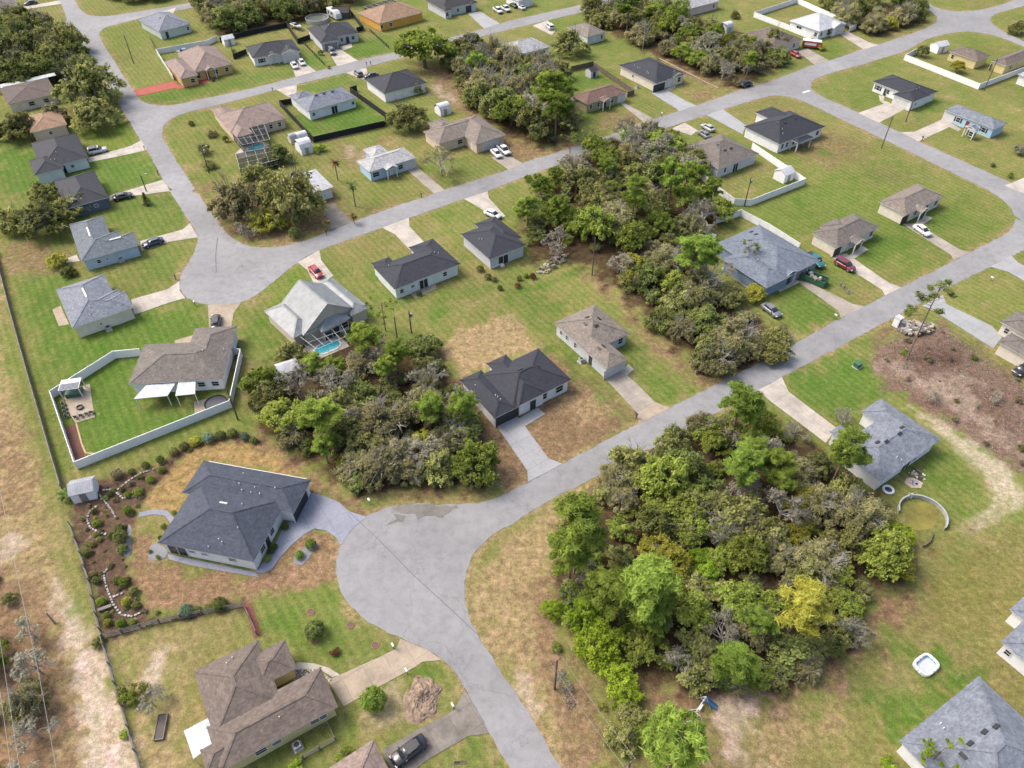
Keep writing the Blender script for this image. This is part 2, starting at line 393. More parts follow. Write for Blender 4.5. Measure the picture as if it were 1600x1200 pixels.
ROADS = [
 [(572,807),(592,797),(615,791),(640,786),(700,789),(750,786),(775,779),(800,767),(879,724),(1000,661),(1047,637),(1120,600),(1200,561),(1314,497),(1409,449),(1517,394),(1550,377),(1575,364),(1585,352),(1587,340),(1660,372),(1600,391),(1580,400),(1547,417),(1485,447),(1390,500),(1232,584),(1125,642),(1050,684),(970,725),(940,741),(862,780),(800,818),(775,832),(755,847),(740,867),(730,887),(725,915),(726,937),(732,965),(746,992),(770,1030),(800,1076),(825,1113),(850,1155),(872,1195),(910,1268),(835,1268),(795,1200),(767,1152),(752,1120),(726,1077),(712,1050),(692,1030),(665,1014),(626,997),(605,989),(580,975),(560,960),(541,940),(531,920),(526,900),(525,880),(529,860),(536,847),(545,832),(557,819)],
 [(1200,148),(1215,149),(1240,152),(1257,159),(1377,216),(1550,300),(1570,315),(1580,325),(1587,341),(1650,372),(1660,330),(1600,295),(1570,281),(1435,221),(1407,207),(1340,176),(1305,160),(1282,150),(1267,140),(1266,130),(1240,118)],
 [(262,294),(306,298),(350,360),(362,372),(380,382),(400,387),(437,386),(470,379),(505,366),(550,347),(590,332),(665,307),(695,297),(800,264),(815,255),(882,235),(960,209),(1005,191),(1089,165),(1155,141),(1200,129),(1272,101),(1296,95),(1347,77),(1372,70),(1440,47),(1462,37),(1465,27),(1457,20),(1440,5),(1415,-20),(1435,-20),(1452,8),(1480,17),(1500,18),(1530,16),(1560,9),(1600,-5),(1640,-20),(1680,-20),(1640,-4),(1600,9),(1557,21),(1546,29),(1550,37),(1562,46),(1600,65),(1660,95),(1660,108),(1592,69),(1550,54),(1512,49),(1487,51),(1450,60),(1415,80),(1350,100),(1295,115),(1272,124),(1266,131),(1267,142),(1257,160),(1240,152),(1215,149),(1200,150),(1130,171),(1075,189),(950,230),(857,263),(800,284),(762,299),(725,311),(639,341),(597,356),(499,391),(485,397),(465,410),(450,421),(420,447),(400,462),(377,473),(350,478),(325,477),(305,472),(289,464),(280,452),(280,437),(287,422),(300,402),(309,380),(309,368),(297,348)],
 [(92,2),(80,-22),(110,-22),(117,0),(125,14),(135,23),(152,27),(175,25),(170,38),(160,45),(154,53),(160,67),(205,137),(215,151),(223,160),(240,165),(262,167),(270,180),(257,193),(252,212),(275,250),(308,301),(264,297),(230,235),(217,215),(184,160),(160,120),(102,40),(104,28),(97,8)],
 [(222,158),(240,165),(270,165),(400,137),(527,103),(559,95),(620,81),(712,57),(757,45),(781,37),(800,32),(920,5),(1000,-18),(1045,-18),(922,16),(855,32),(800,45),(715,67),(572,105),(540,114),(464,132),(432,140),(400,149),(357,160),(322,169),(287,177),(265,187),(255,198),(252,212),(225,190)],
 [(128,17),(137,24),(155,26),(175,25),(240,14),(290,6),(335,-3),(420,-22),(450,-22),(400,-5),(275,17),(246,21),(215,30),(175,40),(162,44),(154,54),(136,40)],
]
def pip_dist(X, Y, P):
    ins = np.zeros(X.shape, bool); D = np.full(X.shape, 1e9)
    n = len(P)
    for i in range(n):
        x0, y0 = P[i]; x1, y1 = P[(i + 1) % n]
        c = ((y0 > Y) != (y1 > Y)) & (X < (x1 - x0) * (Y - y0) / (y1 - y0 + 1e-12) + x0)
        ins ^= c
        dx, dy = x1 - x0, y1 - y0
        t = np.clip(((X - x0) * dx + (Y - y0) * dy) / (dx * dx + dy * dy + 1e-9), 0, 1)
        D = np.minimum(D, np.hypot(X - x0 - t * dx, Y - y0 - t * dy))
    return np.where(ins, -D, D)

def make_ground():
    ny, nx = 560, 520
    t = np.linspace(0, 1, ny)
    ys = 22 + 340 * (0.35 * t + 0.65 * t ** 2.0)
    s = np.linspace(-1, 1, nx)
    X = s[None, :] * (62 + .60 * ys)[:, None]; Y = np.repeat(ys[:, None], nx, 1)
    # outer rings carry the same sheet to the horizon
    C = np.empty((ny, nx, 3)); C[:] = OLIVE
    rng = np.random.default_rng(3)
    # low frequency wobble so that patch edges wander
    def wob(sc, seed):
        r = np.random.default_rng(seed); out = np.zeros_like(X)
        for k in range(7):
            a = r.uniform(0, 6.28); f = r.uniform(.6, 1.8) / sc; ph = r.uniform(0, 6.28)
            out += np.sin((X * math.cos(a) + Y * math.sin(a)) * f * 6.28 + ph)
        return out / 3.2
    w1 = wob(6, 1); w2 = wob(2.2, 2); w3 = wob(18, 4)
    lw = wob(26, 9) * .5 + wob(11, 10) * .35
    lw = np.clip(.5 + lw, 0, 1)[..., None]
    C = C * (1 - .5 * lw) + np.array(MID) * .5 * lw
    dr = np.clip(wob(14, 21) * .6 + wob(5, 22) * .3 - .2, 0, 1)[..., None] * .55
    C = C * (1 - dr) + np.array(DRY) * dr
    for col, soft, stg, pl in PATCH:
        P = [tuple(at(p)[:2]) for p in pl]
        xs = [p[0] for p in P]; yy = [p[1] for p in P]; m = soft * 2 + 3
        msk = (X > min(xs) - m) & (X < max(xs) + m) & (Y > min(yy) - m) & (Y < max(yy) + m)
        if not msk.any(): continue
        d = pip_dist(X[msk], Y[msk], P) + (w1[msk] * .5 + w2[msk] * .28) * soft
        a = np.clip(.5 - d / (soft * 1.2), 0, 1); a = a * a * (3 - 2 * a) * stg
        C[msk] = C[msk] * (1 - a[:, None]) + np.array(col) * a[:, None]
    # worn sandy shoulders along the road edges
    for pl in ROADS:
        P = [tuple(at(p)[:2]) for p in pl]; xs = [p[0] for p in P]; yy = [p[1] for p in P]
        msk = (X > min(xs) - 4) & (X < max(xs) + 4) & (Y > min(yy) - 4) & (Y < max(yy) + 4)
        d = np.abs(pip_dist(X[msk], Y[msk], P)); a = np.clip(1.15 - d / (1.3 + w1[msk] * .9 + w2[msk] * .5).clip(.3), 0, 1) * np.clip(.55 + w3[msk] * .5, .1, .9)
        C[msk] = C[msk] * (1 - a[:, None]) + np.array(DRY) * .92 * a[:, None]
    V = np.stack([X, Y, np.zeros_like(X)], -1).reshape(-1, 3)
    idx = np.arange(ny * nx).reshape(ny, nx)
    Fq = np.stack([idx[:-1, :-1], idx[:-1, 1:], idx[1:, 1:], idx[1:, :-1]], -1).reshape(-1, 4)
    # skirt out to the horizon
    ring = [tuple(V[i]) for i in (idx[0, 0], idx[0, -1], idx[-1, -1], idx[-1, 0])]
    far = [(-3500, -2500, 0), (3500, -2500, 0), (3500, 4500, 0), (-3500, 4500, 0)]
    n0 = len(V)
    V = np.vstack([V, np.array(far)])
    edge = [idx[0, :], idx[:, -1], idx[-1, ::-1], idx[::-1, 0]]
    faces = Fq.tolist()
    for k in range(4):
        e = edge[k].tolist(); faces.append(e[::-1] + [n0 + k, n0 + (k + 1) % 4])
    me = bpy.data.meshes.new('ground'); me.from_pydata(V.tolist(), [], faces)
    ca = me.color_attributes.new('soil', 'FLOAT_COLOR', 'POINT')
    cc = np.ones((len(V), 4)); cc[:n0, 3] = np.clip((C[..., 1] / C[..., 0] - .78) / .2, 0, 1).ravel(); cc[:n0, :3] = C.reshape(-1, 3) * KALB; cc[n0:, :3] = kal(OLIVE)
    ca.data.foreach_set('color', cc.ravel())
    m, nt, b = new_mat('lawn_and_soil')
    a_ = nt.nodes.new('ShaderNodeAttribute'); a_.attribute_name = 'soil'
    wc = world_co(nt)
    c = a_.outputs['Color']
    # tufts of greener and of drier grass
    g = ramp(nt, noise(nt, wc, .22, 7, .68), [(.38, 0.0), (.66, 1.0)])
    gm = nt.nodes.new('ShaderNodeMath'); gm.operation = 'MULTIPLY'; nt.links.new(g, gm.inputs[0]); nt.links.new(a_.outputs['Alpha'], gm.inputs[1])
    cg = mul(nt, c, (.70, .94, .62)); c = mul(nt, c, cg, gm.outputs[0], 'MIX')
    d = ramp(nt, noise(nt, wc, .55, 8, .72), [(.48, 0.0), (.70, .9)])
    cd = mul(nt, c, (1.45, 1.24, 1.6)); c = mul(nt, c, cd, d, 'MIX')
    c = mul(nt, c, ramp(nt, noise(nt, wc, 1.6, 6, .75), [(.3, .64), (.68, 1.22)]))
    c = mul(nt, c, ramp(nt, noise(nt, wc, 6.0, 4, .7), [(.3, .66), (.7, 1.28)]))
    c = mul(nt, c, ramp(nt, noise(nt, wc, .045, 3), [(.3, .88), (.7, 1.1)]))
    inv_ = nt.nodes.new('ShaderNodeMath'); inv_.operation = 'SUBTRACT'; inv_.inputs[0].default_value = 1; nt.links.new(a_.outputs['Alpha'], inv_.inputs[1])
    c = mul(nt, c, ramp(nt, noise(nt, wc, .9, 9, .8), [(.40, .66), (.50, 1.0), (.62, 1.42)]), inv_.outputs[0])
    # every lot is kept by somebody else: slightly greener or drier, cut along the lot lines
    lm = nt.nodes.new('ShaderNodeMapping'); lm.inputs['Rotation'].default_value = (0, 0, -GA); lm.inputs['Location'].default_value = (3, 9, 0); nt.links.new(wc, lm.inputs['Vector'])
    ld = nt.nodes.new('ShaderNodeVectorMath'); ld.operation = 'MULTIPLY'; ld.inputs[1].default_value = (1 / 25., 1 / 38., 0); nt.links.new(lm.outputs[0], ld.inputs[0])
    lf = nt.nodes.new('ShaderNodeVectorMath'); lf.operation = 'FLOOR'; nt.links.new(ld.outputs[0], lf.inputs[0])
    ln = nt.nodes.new('ShaderNodeTexWhiteNoise'); nt.links.new(lf.outputs[0], ln.inputs['Vector'])
    c = mul(nt, c, ramp(nt, ln.outputs['Value'], [(0, (.86, .97, .80)), (1, (1.12, 1.03, 1.12))]), a_.outputs['Alpha'])
    # small bare spots, and faint mowing bands on the grass only
    sp = ramp(nt, noise(nt, wc, .42, 9, .78), [(.60, 0.0), (.70, .75)])
    c = mul(nt, c, kal(srgb(182, 164, 130, .8)), sp, 'MIX')
    rt_ = nt.nodes.new('ShaderNodeMapping'); rt_.inputs['Rotation'].default_value = (0, 0, -GA); nt.links.new(wc, rt_.inputs['Vector'])
    wv = nt.nodes.new('ShaderNodeTexWave'); wv.inputs['Scale'].default_value = .22; wv.inputs['Distortion'].default_value = 3.0; wv.inputs['Detail'].default_value = 3; wv.inputs['Detail Scale'].default_value = .4
    nt.links.new(rt_.outputs[0], wv.inputs['Vector'])
    c = mul(nt, c, ramp(nt, wv.outputs['Fac'], [(.2, .92), (.8, 1.06)]), a_.outputs['Alpha'])
    nt.links.new(c, b.inputs['Base Color']); b.inputs['Roughness'].default_value = 1.0
    b.inputs['Specular IOR Level'].default_value = .1
    bp = nt.nodes.new('ShaderNodeBump'); bp.inputs['Strength'].default_value = .7; bp.inputs['Distance'].default_value = .12
    nt.links.new(noise(nt, wc, 2.5, 6, .75), bp.inputs['Height']); nt.links.new(bp.outputs[0], b.inputs['Normal'])
    me.materials.append(m)
    o = bpy.data.objects.new('ground', me); COL.objects.link(o); struct(o)
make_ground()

# ================================================================ roads and drives
def densify(P, step=1.2, jit=.10, seed=0):
    r = random.Random(seed); out = []
    for i in range(len(P)):
        a, b = P[i], P[(i + 1) % len(P)]
        n = max(1, int(math.hypot(b[0] - a[0], b[1] - a[1]) / step))
        for k in range(n):
            t = k / n
            out.append((a[0] + (b[0] - a[0]) * t + r.uniform(-jit, jit), a[1] + (b[1] - a[1]) * t + r.uniform(-jit, jit)))
    return out
def chaikin(P, keep=25):
    """round the corners of a closed outline, leaving long straight runs alone"""
    out = []
    n = len(P)
    for i in range(n):
        a, b = Vector(P[i]), Vector(P[(i + 1) % n]); L = (b - a).length
        k = min(.25, 2.0 / max(L, .01))
        out.append(tuple(a + (b - a) * k)); out.append(tuple(b - (b - a) * k))
    return out
def sheet(name, pts, z, mat, jit=.06, rnd=False, step=1.2):
    P = [tuple(at(p)[:2]) for p in pts]
    if rnd: P = chaikin(P)
    P = densify(P, step, jit, len(pts))
    b = MB(); b.slab(P, -.02, z)
    return struct(b.build(name, mat))
ASPH = asphalt()
for i, r in enumerate(ROADS):
    sheet('road', r, .030 + .004 * i, ASPH, .16, True, .7)
WET = concrete('damp_asphalt', srgb(146, 142, 136, .66), .35, False)
sheet('road_stain', [(612,793),(640,787.5),(700,790.5),(718,791),(700,800),(690,808),(668,805),(655,811),(645,802),(630,803)], .062, WET, .25, step=.5)
sheet('road_stain', [(600,823),(620,812),(615,803),(633,806),(628,815),(612,817)], .062, WET, .2, step=.5)
CRK = plain('tar_seal', (.10, .10, .105), .9)
def strip(name, pts, w, z, mat, **k):
    P = [at(p) for p in pts]; b = MB(); z0 = z
    for k, (a, c) in enumerate(zip(P, P[1:])):
        z = z0 + .003 * (k % 3)
        d = (c - a).normalized(); n = Vector((-d.y, d.x, 0)) * (w / 2); a = a - d * w * .3; c = c + d * w * .3
        b.quad((*(a - n).xy, z), (*(c - n).xy, z), (*(c + n).xy, z), (*(a + n).xy, z))
    return struct(b.build(name, mat))
strip('road_crack', [(545,800),(590,842),(647,900),(700,948),(747,992)], .06, .066, CRK)
strip('road_crack', [(340,372),(337,400),(338,425)], .12, .068, CRK)
sheet('road_marking', [(1253,144.5),(1264,141),(1266,142.5),(1255,146)], .070, plain('white_road_paint', (.75, .75, .73)), 0)

CS = concrete('worn_concrete', srgb(186, 177, 164, .74), .35)
CC = concrete('pale_concrete', srgb(208, 200, 188, .78)); CN = concrete('new_concrete', srgb(188, 191, 193, .68), .14)
CO = concrete('stained_concrete', srgb(150, 143, 134, .75), .5); CB = concrete('bluish_pavers', srgb(158, 163, 178, .78), .15)
CT = concrete('tan_concrete', srgb(196, 180, 158, .75)); CR = concrete('red_painted_drive', srgb(190, 96, 82, .75), .2)
DRIVES = [
 (CN, [(775,664),(806,648),(820,666),(857,716),(879,725),(825,753.5),(824,736)]), (CN, [(808,656),(840,637),(852,647),(821,666)]),
 (CS, [(945,591),(973,580),(995,600),(1023,628),(1047,637.5),(999,662.5),(995,645)]), (CT, [(1023,628),(1047,637.5),(999,662.5),(996,646)]), (CC, [(970,580),(982,569),(990,577),(979,588)]),
 (CB, [(479,768),(506,775),(530,785),(545,799),(573,808),(557,820),(545,833),(536,848),(533,852),(525,840),(510,829),(492,826),(475,835),(455,852),(437,872),(425,890),(412,896),(398,894),(408,884),(430,850),(445,820),(462,812)]),
 (CT, [(512,1063),(532,1055),(619,1014),(626,998),(665,1014.5),(691,1031),(660,1034),(650,1042),(537,1104)]),
 (CC, [(447,1044),(467,1035),(492,1037),(513,1043),(532,1055),(520,1058),(500,1046),(470,1046),(450,1052)]),
 (CO, [(597,1172),(710,1109),(726,1078),(752,1120.5),(764,1146),(731,1150),(665,1190),(640,1210),(610,1200)]),
 (CC, [(1184,610),(1222,589.5),(1232,612),(1308,670),(1290,692),(1200,624)]),
 (CS, [(1243,438),(1265,442),(1332,475),(1351,478.5),(1314,497.5),(1310,486)]), (CC, [(1205,447),(1235,432),(1250,441),(1219,456)]),
 (CC, [(1296,400),(1322,396),(1390,443),(1409,449.5),(1383,462),(1378,453)]), (CC, [(1326,400),(1348,384),(1356,390),(1335,404)]),
 (CS, [(1410,350),(1432,350),(1500,390),(1517,394.5),(1490,407.5),(1486,399)]), (CC, [(1425,352),(1448,337),(1457,341),(1437,354)]),
 (CN, [(1440,479),(1473,461),(1478,475),(1550,510),(1566,527),(1552,545),(1472,494),(1462,487)]),
 (CN, [(1547,417),(1580,399.5),(1592,412),(1660,440),(1660,470),(1600,439),(1575,425)]),
 (CC, [(597,356),(639,340.5),(640,354),(662,378),(640,390),(617,366)]),
 (CC, [(465,410),(499,390.5),(502,407),(521,431),(492,446),(480,422)]), (CC, [(725,311),(762,299),(764,310),(790,338),(775,343),(750,325)]),
 (CT, [(325,477),(377,473),(365,490),(361,513),(327,513)]), (CC, [(205,468),(262,452),(280,440),(281,455),(290,466),(265,473),(210,492)]),
 (CC, [(219,377),(285,359),(297,349),(309,371),(265,378),(221,393)]), (CC, [(171,306),(195,299),(255,281),(266,299),(210,306),(171,314)]),
 (CC, [(138,247),(205,228),(221,219),(230,235),(207,240),(139,254)]),
 (CR, [(209,141),(276,126),(277,137),(214,151)]), (CR, [(276,134),(300,128),(322,124),(331,118),(333,122),(322,130),(278,140)]),
 (CC, [(246,20),(275,12),(271,21),(252,25)]), (CC, [(452,97),(476,98),(494,111.5),(462,120.5),(458,108)]),
 (CC, [(511,77),(532,77),(559,95),(527,103.5)]), (CC, [(531,73),(549,68),(551,74),(536,79)]), (CC, [(432,140),(464,132),(463,146),(452,152)]),
 (CC, [(540,114),(572,105.5),(576,122),(566,124)]), (CN, [(731,21),(750,18),(781,37),(757,45.5)]),
 (CS, [(634,264),(651,260),(695,297),(678,303)]), (CS, [(768,246),(790,240),(816,255.5),(795,266)]), (CC, [(832,40),(856,32),(868,48),(862,55)]),
 (CS, [(972,159),(1020,185),(1006,191),(969,162)]), (CN, [(1018,146),(1040,140),(1070,157),(1089,165.5),(1061,174.5),(1057,170)]),
 (CC, [(1040,140),(1052,132),(1057,136),(1046,142)]), (CN, [(1104,180),(1129,171),(1166,196),(1160,210)]),
 (CC, [(1050,201),(1070,192),(1090,204),(1080,212)]), (CC, [(1311,53),(1323,49),(1357,66),(1372,70.5),(1350,78)]), (CS, [(1246,80),(1262,76),(1296,95),(1273,101.5)]),
 (CC, [(1341,176.5),(1387,160),(1413,171),(1373,192)]), (CC, [(1373,149),(1382,150),(1381,157),(1392,162),(1386,166),(1375,158)]),
 (CC, [(1407,207),(1429,206),(1477,184),(1489,196),(1435,221)]), (CC, [(1570,290),(1600,278),(1640,295),(1620,308),(1590,299)]), (CC, [(1478,196),(1497,205),(1502,202),(1486,193)]),
 (CO, [(506,321),(523,318),(551,347),(517,361)]), (CC, [(28,12),(92,1),(96,6),(33,16)]),
 (CT, [(82,484),(95,478),(108,507),(92,510)]), (CC, [(102,405),(120,398),(125,408),(104,411)]),
 (CT, [(640,458),(680,444),(682,451),(649,467)]),
 (CT, [(98,613),(140,600),(148,652),(118,661),(108,645)]),
 (CT, [(303,628),(345,618),(357,630),(305,651)]), (CT, [(273,532),(302,524),(302,540),(275,542)]),
 (CC, [(468,552),(485,535),(523,518),(546,541),(500,561)]), (CC, [(368,240),(392,215),(420,225),(415,238),(375,248)]),
 (CN, [(1127,419),(1136,414),(1182,445),(1171,453)]), (CB, [(262,866),(300,874),(400,895),(404,902),(300,884),(264,874)]), (CB, [(218,801),(243,796),(262,798),(272,810),(268,820),(258,806),(240,804),(217,808)]),
]
for i, (m, pl) in enumerate(DRIVES):
    sheet('patio' if i in (1, 4) else 'driveway', pl, .052 + .002 * (i % 9) + (.02 if m is CN else 0), m, .03, step=2.5)
GRV = concrete('grey_gravel_bed', srgb(150, 152, 158, .75), .3, False)
for pl in ([(232,858),(240,846),(262,858),(262,870),(240,878),(230,872)], [(200,818),(206,822),(207,850),(204,868),(196,872),(190,860),(198,850)], [(458,872),(463,862),(475,856),(483,845),(496,846),(497,853),(488,862),(480,876),(470,884),(460,882)]):
    sheet('gravel_bed', pl, .05, GRV, .1, True, .8)
# ================================================================ houses
WHITE = plain('white_trim', (.74, .74, .72), .6, 0, .08)
FRAME = plain('white_window_frame', (.72, .73, .73), .5, 0, .05)
GLASS = glass_mat()
BLACK = plain('black_vent', (.025, .025, .028), .6)
METAL = plain('galvanised_metal', (.45, .46, .48), .45, .6)
SHUT = plain('dark_shutter', (.04, .045, .05), .7)
def wallm(n, c): return plain('stucco_' + n, tuple(min(.95, x * 1.2) for x in c), .9, 0, .14, .8)
W = dict(white=wallm('white', (.70, .71, .71)), grey=wallm('grey', (.48, .50, .52)), sage=wallm('sage', (.50, .55, .53)), mint=wallm('mint', (.60, .66, .65)),
         tan=wallm('tan', (.52, .46, .37)), cream=wallm('cream', (.62, .57, .48)), ochre=wallm('ochre', (.55, .36, .13)), orange=wallm('orange', (.62, .33, .06)),
         yellow=wallm('yellow', (.58, .49, .24)), blue=wallm('blue', (.36, .47, .57)), sky=wallm('sky', (.36, .52, .66)), navy=wallm('navy', (.10, .12, .17)), slate=wallm('slate', (.17, .23, .32)),
         olive=wallm('olive', (.33, .30, .17)), pink=wallm('pink', (.62, .48, .44)), peach=wallm('peach', (.58, .46, .35)))
R = dict(navy=shingle('shingle_navy', (.033, .038, .055)), dark=shingle('shingle_charcoal', (.040, .042, .050)), slate=shingle('shingle_slate', (.066, .082, .122)),
         bluegrey=shingle('shingle_bluegrey', (.165, .20, .235)), grey=shingle('shingle_grey', (.24, .27, .325)), taupe=shingle('shingle_taupe', (.205, .18, .16)),
         tan=shingle('shingle_tan', (.27, .23, .195)), brown=shingle('shingle_brown', (.20, .158, .132)), rose=shingle('shingle_rose', (.34, .255, .22)),
         rust=shingle('shingle_rust', (.22, .13, .10)), orange=shingle('shingle_orange', (.40, .25, .16)), lgrey=shingle('shingle_lightgrey', (.52, .53, .54)),
         silver=seam_metal('silver_metal_roof', (.25, .275, .285)), white=seam_metal('white_metal_roof', (.50, .52, .54)), deep=shingle('shingle_deep_brown', (.13, .095, .085)),
         denim=shingle('shingle_denim', (.20, .24, .30)))
GDOOR = plain('white_garage_door', (.66, .66, .65), .5); GDARK = plain('dark_garage_door', (.035, .037, .042), .5); GGREY = plain('grey_garage_door', (.25, .25, .27), .5)
HOUSES = {}
OVER = .42
def house(name, label, rects, wall, roof, axis=None, eave=2.75, pitch=.42, feats=(), trim=None, cat='house'):
    wall = W[wall]; roofm = R[roof]; trim = trim or WHITE
    a, b_, *_r = rects[0]
    A, B = at(a, eave), at(b_, eave)
    ang = GA
    if axis:
        p, q = at(axis[0], eave), at(axis[1], eave); ang = math.atan2(q.y - p.y, q.x - p.x)
    c = (A + B) / 2; c.z = 0
    t = thing(name, label, cat, c, ang)
    ca, sa = math.cos(ang), math.sin(ang)
    def loc(p, z):
        w = at(p, z) - c
        return (w.x * ca + w.y * sa, -w.x * sa + w.y * ca)
    wb, rb, fb, cb, pb = MB(), MB(), MB(), MB(), []
    R4 = []
    caps = []
    for i, r in enumerate(rects):
        (x0, y0) = loc(r[0], eave)
        kind = r[2] if len(r) > 2 else 'h'
        if kind[0] in 'PQ':                                 # porch: front centre, (width, depth)
            pw, pd = r[1]
            (x0, y0, x1, y1) = (x0 - pw / 2, y0, x0 + pw / 2, y0 + pd) if kind[0] == 'P' else (x0, y0 - pw / 2, x0 + pd, y0 + pw / 2)
        else: (x1, y1) = loc(r[1], eave)
        x0, x1 = sorted((x0, x1)); y0, y1 = sorted((y0, y1))
        kind = kind.lstrip('PQ')
        k = .007 * i
        x0 += k; y0 += k; x1 -= k; y1 -= k
        dz = r[3] if len(r) > 3 else 0.0
        R4.append((x0, y0, x1, y1, kind))
        ze = eave + .003 * i + dz; zt = ze + .17
        w, d = x1 - x0, y1 - y0
        o = OVER
        # walls
        if 'o' in kind:
            for sx in (x0 + .3, x1 - .3):
                for sy in (y0 + .3, y1 - .3): pb.append((sx, sy, ze))
        else:
            wb.box(x0 + o, y0 + o, 0, x1 - o, y1 - o, ze)
        # fascia and soffit
        if 'f' not in kind:
            g = .02
            fb.quad((x0, y0, ze), (x1, y0, ze), (x1, y0, zt), (x0, y0, zt)); fb.quad((x1, y0, ze), (x1, y1, ze), (x1, y1, zt), (x1, y0, zt))
            fb.quad((x1, y1, ze), (x0, y1, ze), (x0, y1, zt), (x1, y1, zt)); fb.quad((x0, y1, ze), (x0, y0, ze), (x0, y0, zt), (x0, y1, zt))
            fb.quad((x0, y1, ze), (x1, y1, ze), (x1, y0, ze), (x0, y0, ze))
        e = .05                                             # drip edge of the shingles
        X0, Y0, X1, Y1 = x0 - e, y0 - e, x1 + e, y1 + e
        zb = zt + .004; 
        def cap(p, q):
            caps.append((Vector(p), Vector(q)))
        if kind[0] == 'h':
            hh = (r[4] if len(r) > 4 else pitch) * min(w, d) / 2
            if w >= d: r0, r1 = ((X0 + X1) / 2 - (w - d) / 2 , (Y0 + Y1) / 2, zb + hh), ((X0 + X1) / 2 + (w - d) / 2, (Y0 + Y1) / 2, zb + hh)
            else: r0, r1 = ((X0 + X1) / 2, (Y0 + Y1) / 2 - (d - w) / 2, zb + hh), ((X0 + X1) / 2, (Y0 + Y1) / 2 + (d - w) / 2, zb + hh)
            a0, a1, a2, a3 = (X0, Y0, zb), (X1, Y0, zb), (X1, Y1, zb), (X0, Y1, zb)
            rb.quad(a3, a2, a1, a0)
            if abs(w - d) < .15:
                m = tuple((Vector(r0) + Vector(r1)) / 2)
                for p, q in ((a0, a1), (a1, a2), (a2, a3), (a3, a0)): rb.add([p, q, m], [(0, 1, 2)]); cap(p, m)
            elif w >= d:
                rb.quad(a0, a1, r1, r0); rb.add([a1, a2, r1], [(0, 1, 2)]); rb.quad(a2, a3, r0, r1); rb.add([a3, a0, r0], [(0, 1, 2)])
                for p, q in ((a0, r0), (a3, r0), (a1, r1), (a2, r1), (r0, r1)): cap(p, q)
            else:
                rb.add([a0, a1, r0], [(0, 1, 2)]); rb.quad(a1, a2, r1, r0); rb.add([a2, a3, r1], [(0, 1, 2)]); rb.quad(a3, a0, r0, r1)
                for p, q in ((a0, r0), (a1, r0), (a2, r1), (a3, r1), (r0, r1)): cap(p, q)
        elif kind[0] == 'g':
            al = kind[1]
            span = d if al == 'a' else w
            hh = (r[4] if len(r) > 4 else pitch) * span / 2
            th = .1
            if al == 'a': ends = [((X0, Y0), (X0, Y1)), ((X1, Y0), (X1, Y1))]
            else: ends = [((X0, Y0), (X1, Y0)), ((X0, Y1), (X1, Y1))]
            pts = []
            for (p, q) in ends:
                m = ((p[0] + q[0]) / 2, (p[1] + q[1]) / 2)
                pts.append([(*p, zb), (*m, zb + hh), (*q, zb), (*p, zb - th), (*m, zb + hh - th), (*q, zb - th)])
            P, Q = pts
            vs = P + Q
            rb.add(vs, [(0, 1, 7, 6), (1, 2, 8, 7), (9, 10, 4, 3), (10, 11, 5, 4), (0, 3, 4, 1), (1, 4, 5, 2), (7, 10, 9, 6), (8, 11, 10, 7)])
            cap(P[1], Q[1])
            # gable walls, set in under the overhang
            for s, (p, q) in enumerate(ends):
                ins = .32 * (1 if s == 0 else -1)
                def sh(u): return (u[0] + (ins if al == 'a' else 0), u[1] + (ins if al == 'b' else 0))
                m = ((p[0] + q[0]) / 2, (p[1] + q[1]) / 2)
                (px_, py_), (qx, qy), (mx, my) = sh(p), sh(q), sh(m)
                wb.add([(px_, py_, zt - .02), (qx, qy, zt - .02), (mx, my, zt - .06 + hh)], [(0, 1, 2)])
                fb.bar((*p, zb - .04), (*m, zb + hh - .04), .05, .18); fb.bar((*m, zb + hh - .04), (*q, zb - .04), .05, .18)
        elif kind[0] == 's':                                # low slab roof: carports and patio covers
            rb.box(X0, Y0, zb, X1, Y1, zb + .09)
    wo = wb.build('wall', wall, t) if wb.f else None
    ro = rb.build('roof', roofm, t)
    fo = fb.build('fascia', trim, t) if fb.f else None
    rt = BVHTree.FromPolygons([Vector(v) for v in rb.v], rb.f)
    def top(x, y):
        hit = rt.ray_cast(Vector((x, y, 60)), Vector((0, 0, -1)))
        return hit[0].z if hit[0] else -9
    for p, q in caps:                                       # cap only the hips and ridges that show
        L = (q - p).length
        if L < .3: continue
        n = max(2, int(L / .5)); sd = Vector((-(q - p).y, (q - p).x, 0)).normalized() * .3; run = None
        for k in range(n + 1):
            ok = False
            if k < n:
                m = p.lerp(q, (k + .5) / n); z = top(m.x, m.y)
                ok = z < m.z + .05 and z - (top(*(m + sd).xy) + top(*(m - sd).xy)) / 2 > .03
            if ok and run is None: run = k
            if not ok and run is not None:
                cb.bar(p.lerp(q, run / n) + Vector((0, 0, .012)), p.lerp(q, k / n) + Vector((0, 0, .012)), .3, .03); run = None
    if cb.f: cb.build('ridge_cap', roofm, ro)
    for sx, sy, ze in pb: m = MB(); m.box(sx - .1, sy - .1, 0, sx + .1, sy + .1, ze); m.build('porch_post', trim, t)
    HOUSES[name + str(len(HOUSES))] = t
    # features found by looking from the survey camera on to the built faces
    wt = BVHTree.FromPolygons([Vector(v) for v in wb.v], wb.f) if wb.f else None
    inv = (Matrix.Translation(c) @ Matrix.Rotation(ang, 4, 'Z')).inverted()
    org = inv @ Vector((0, 0, CAM_H))
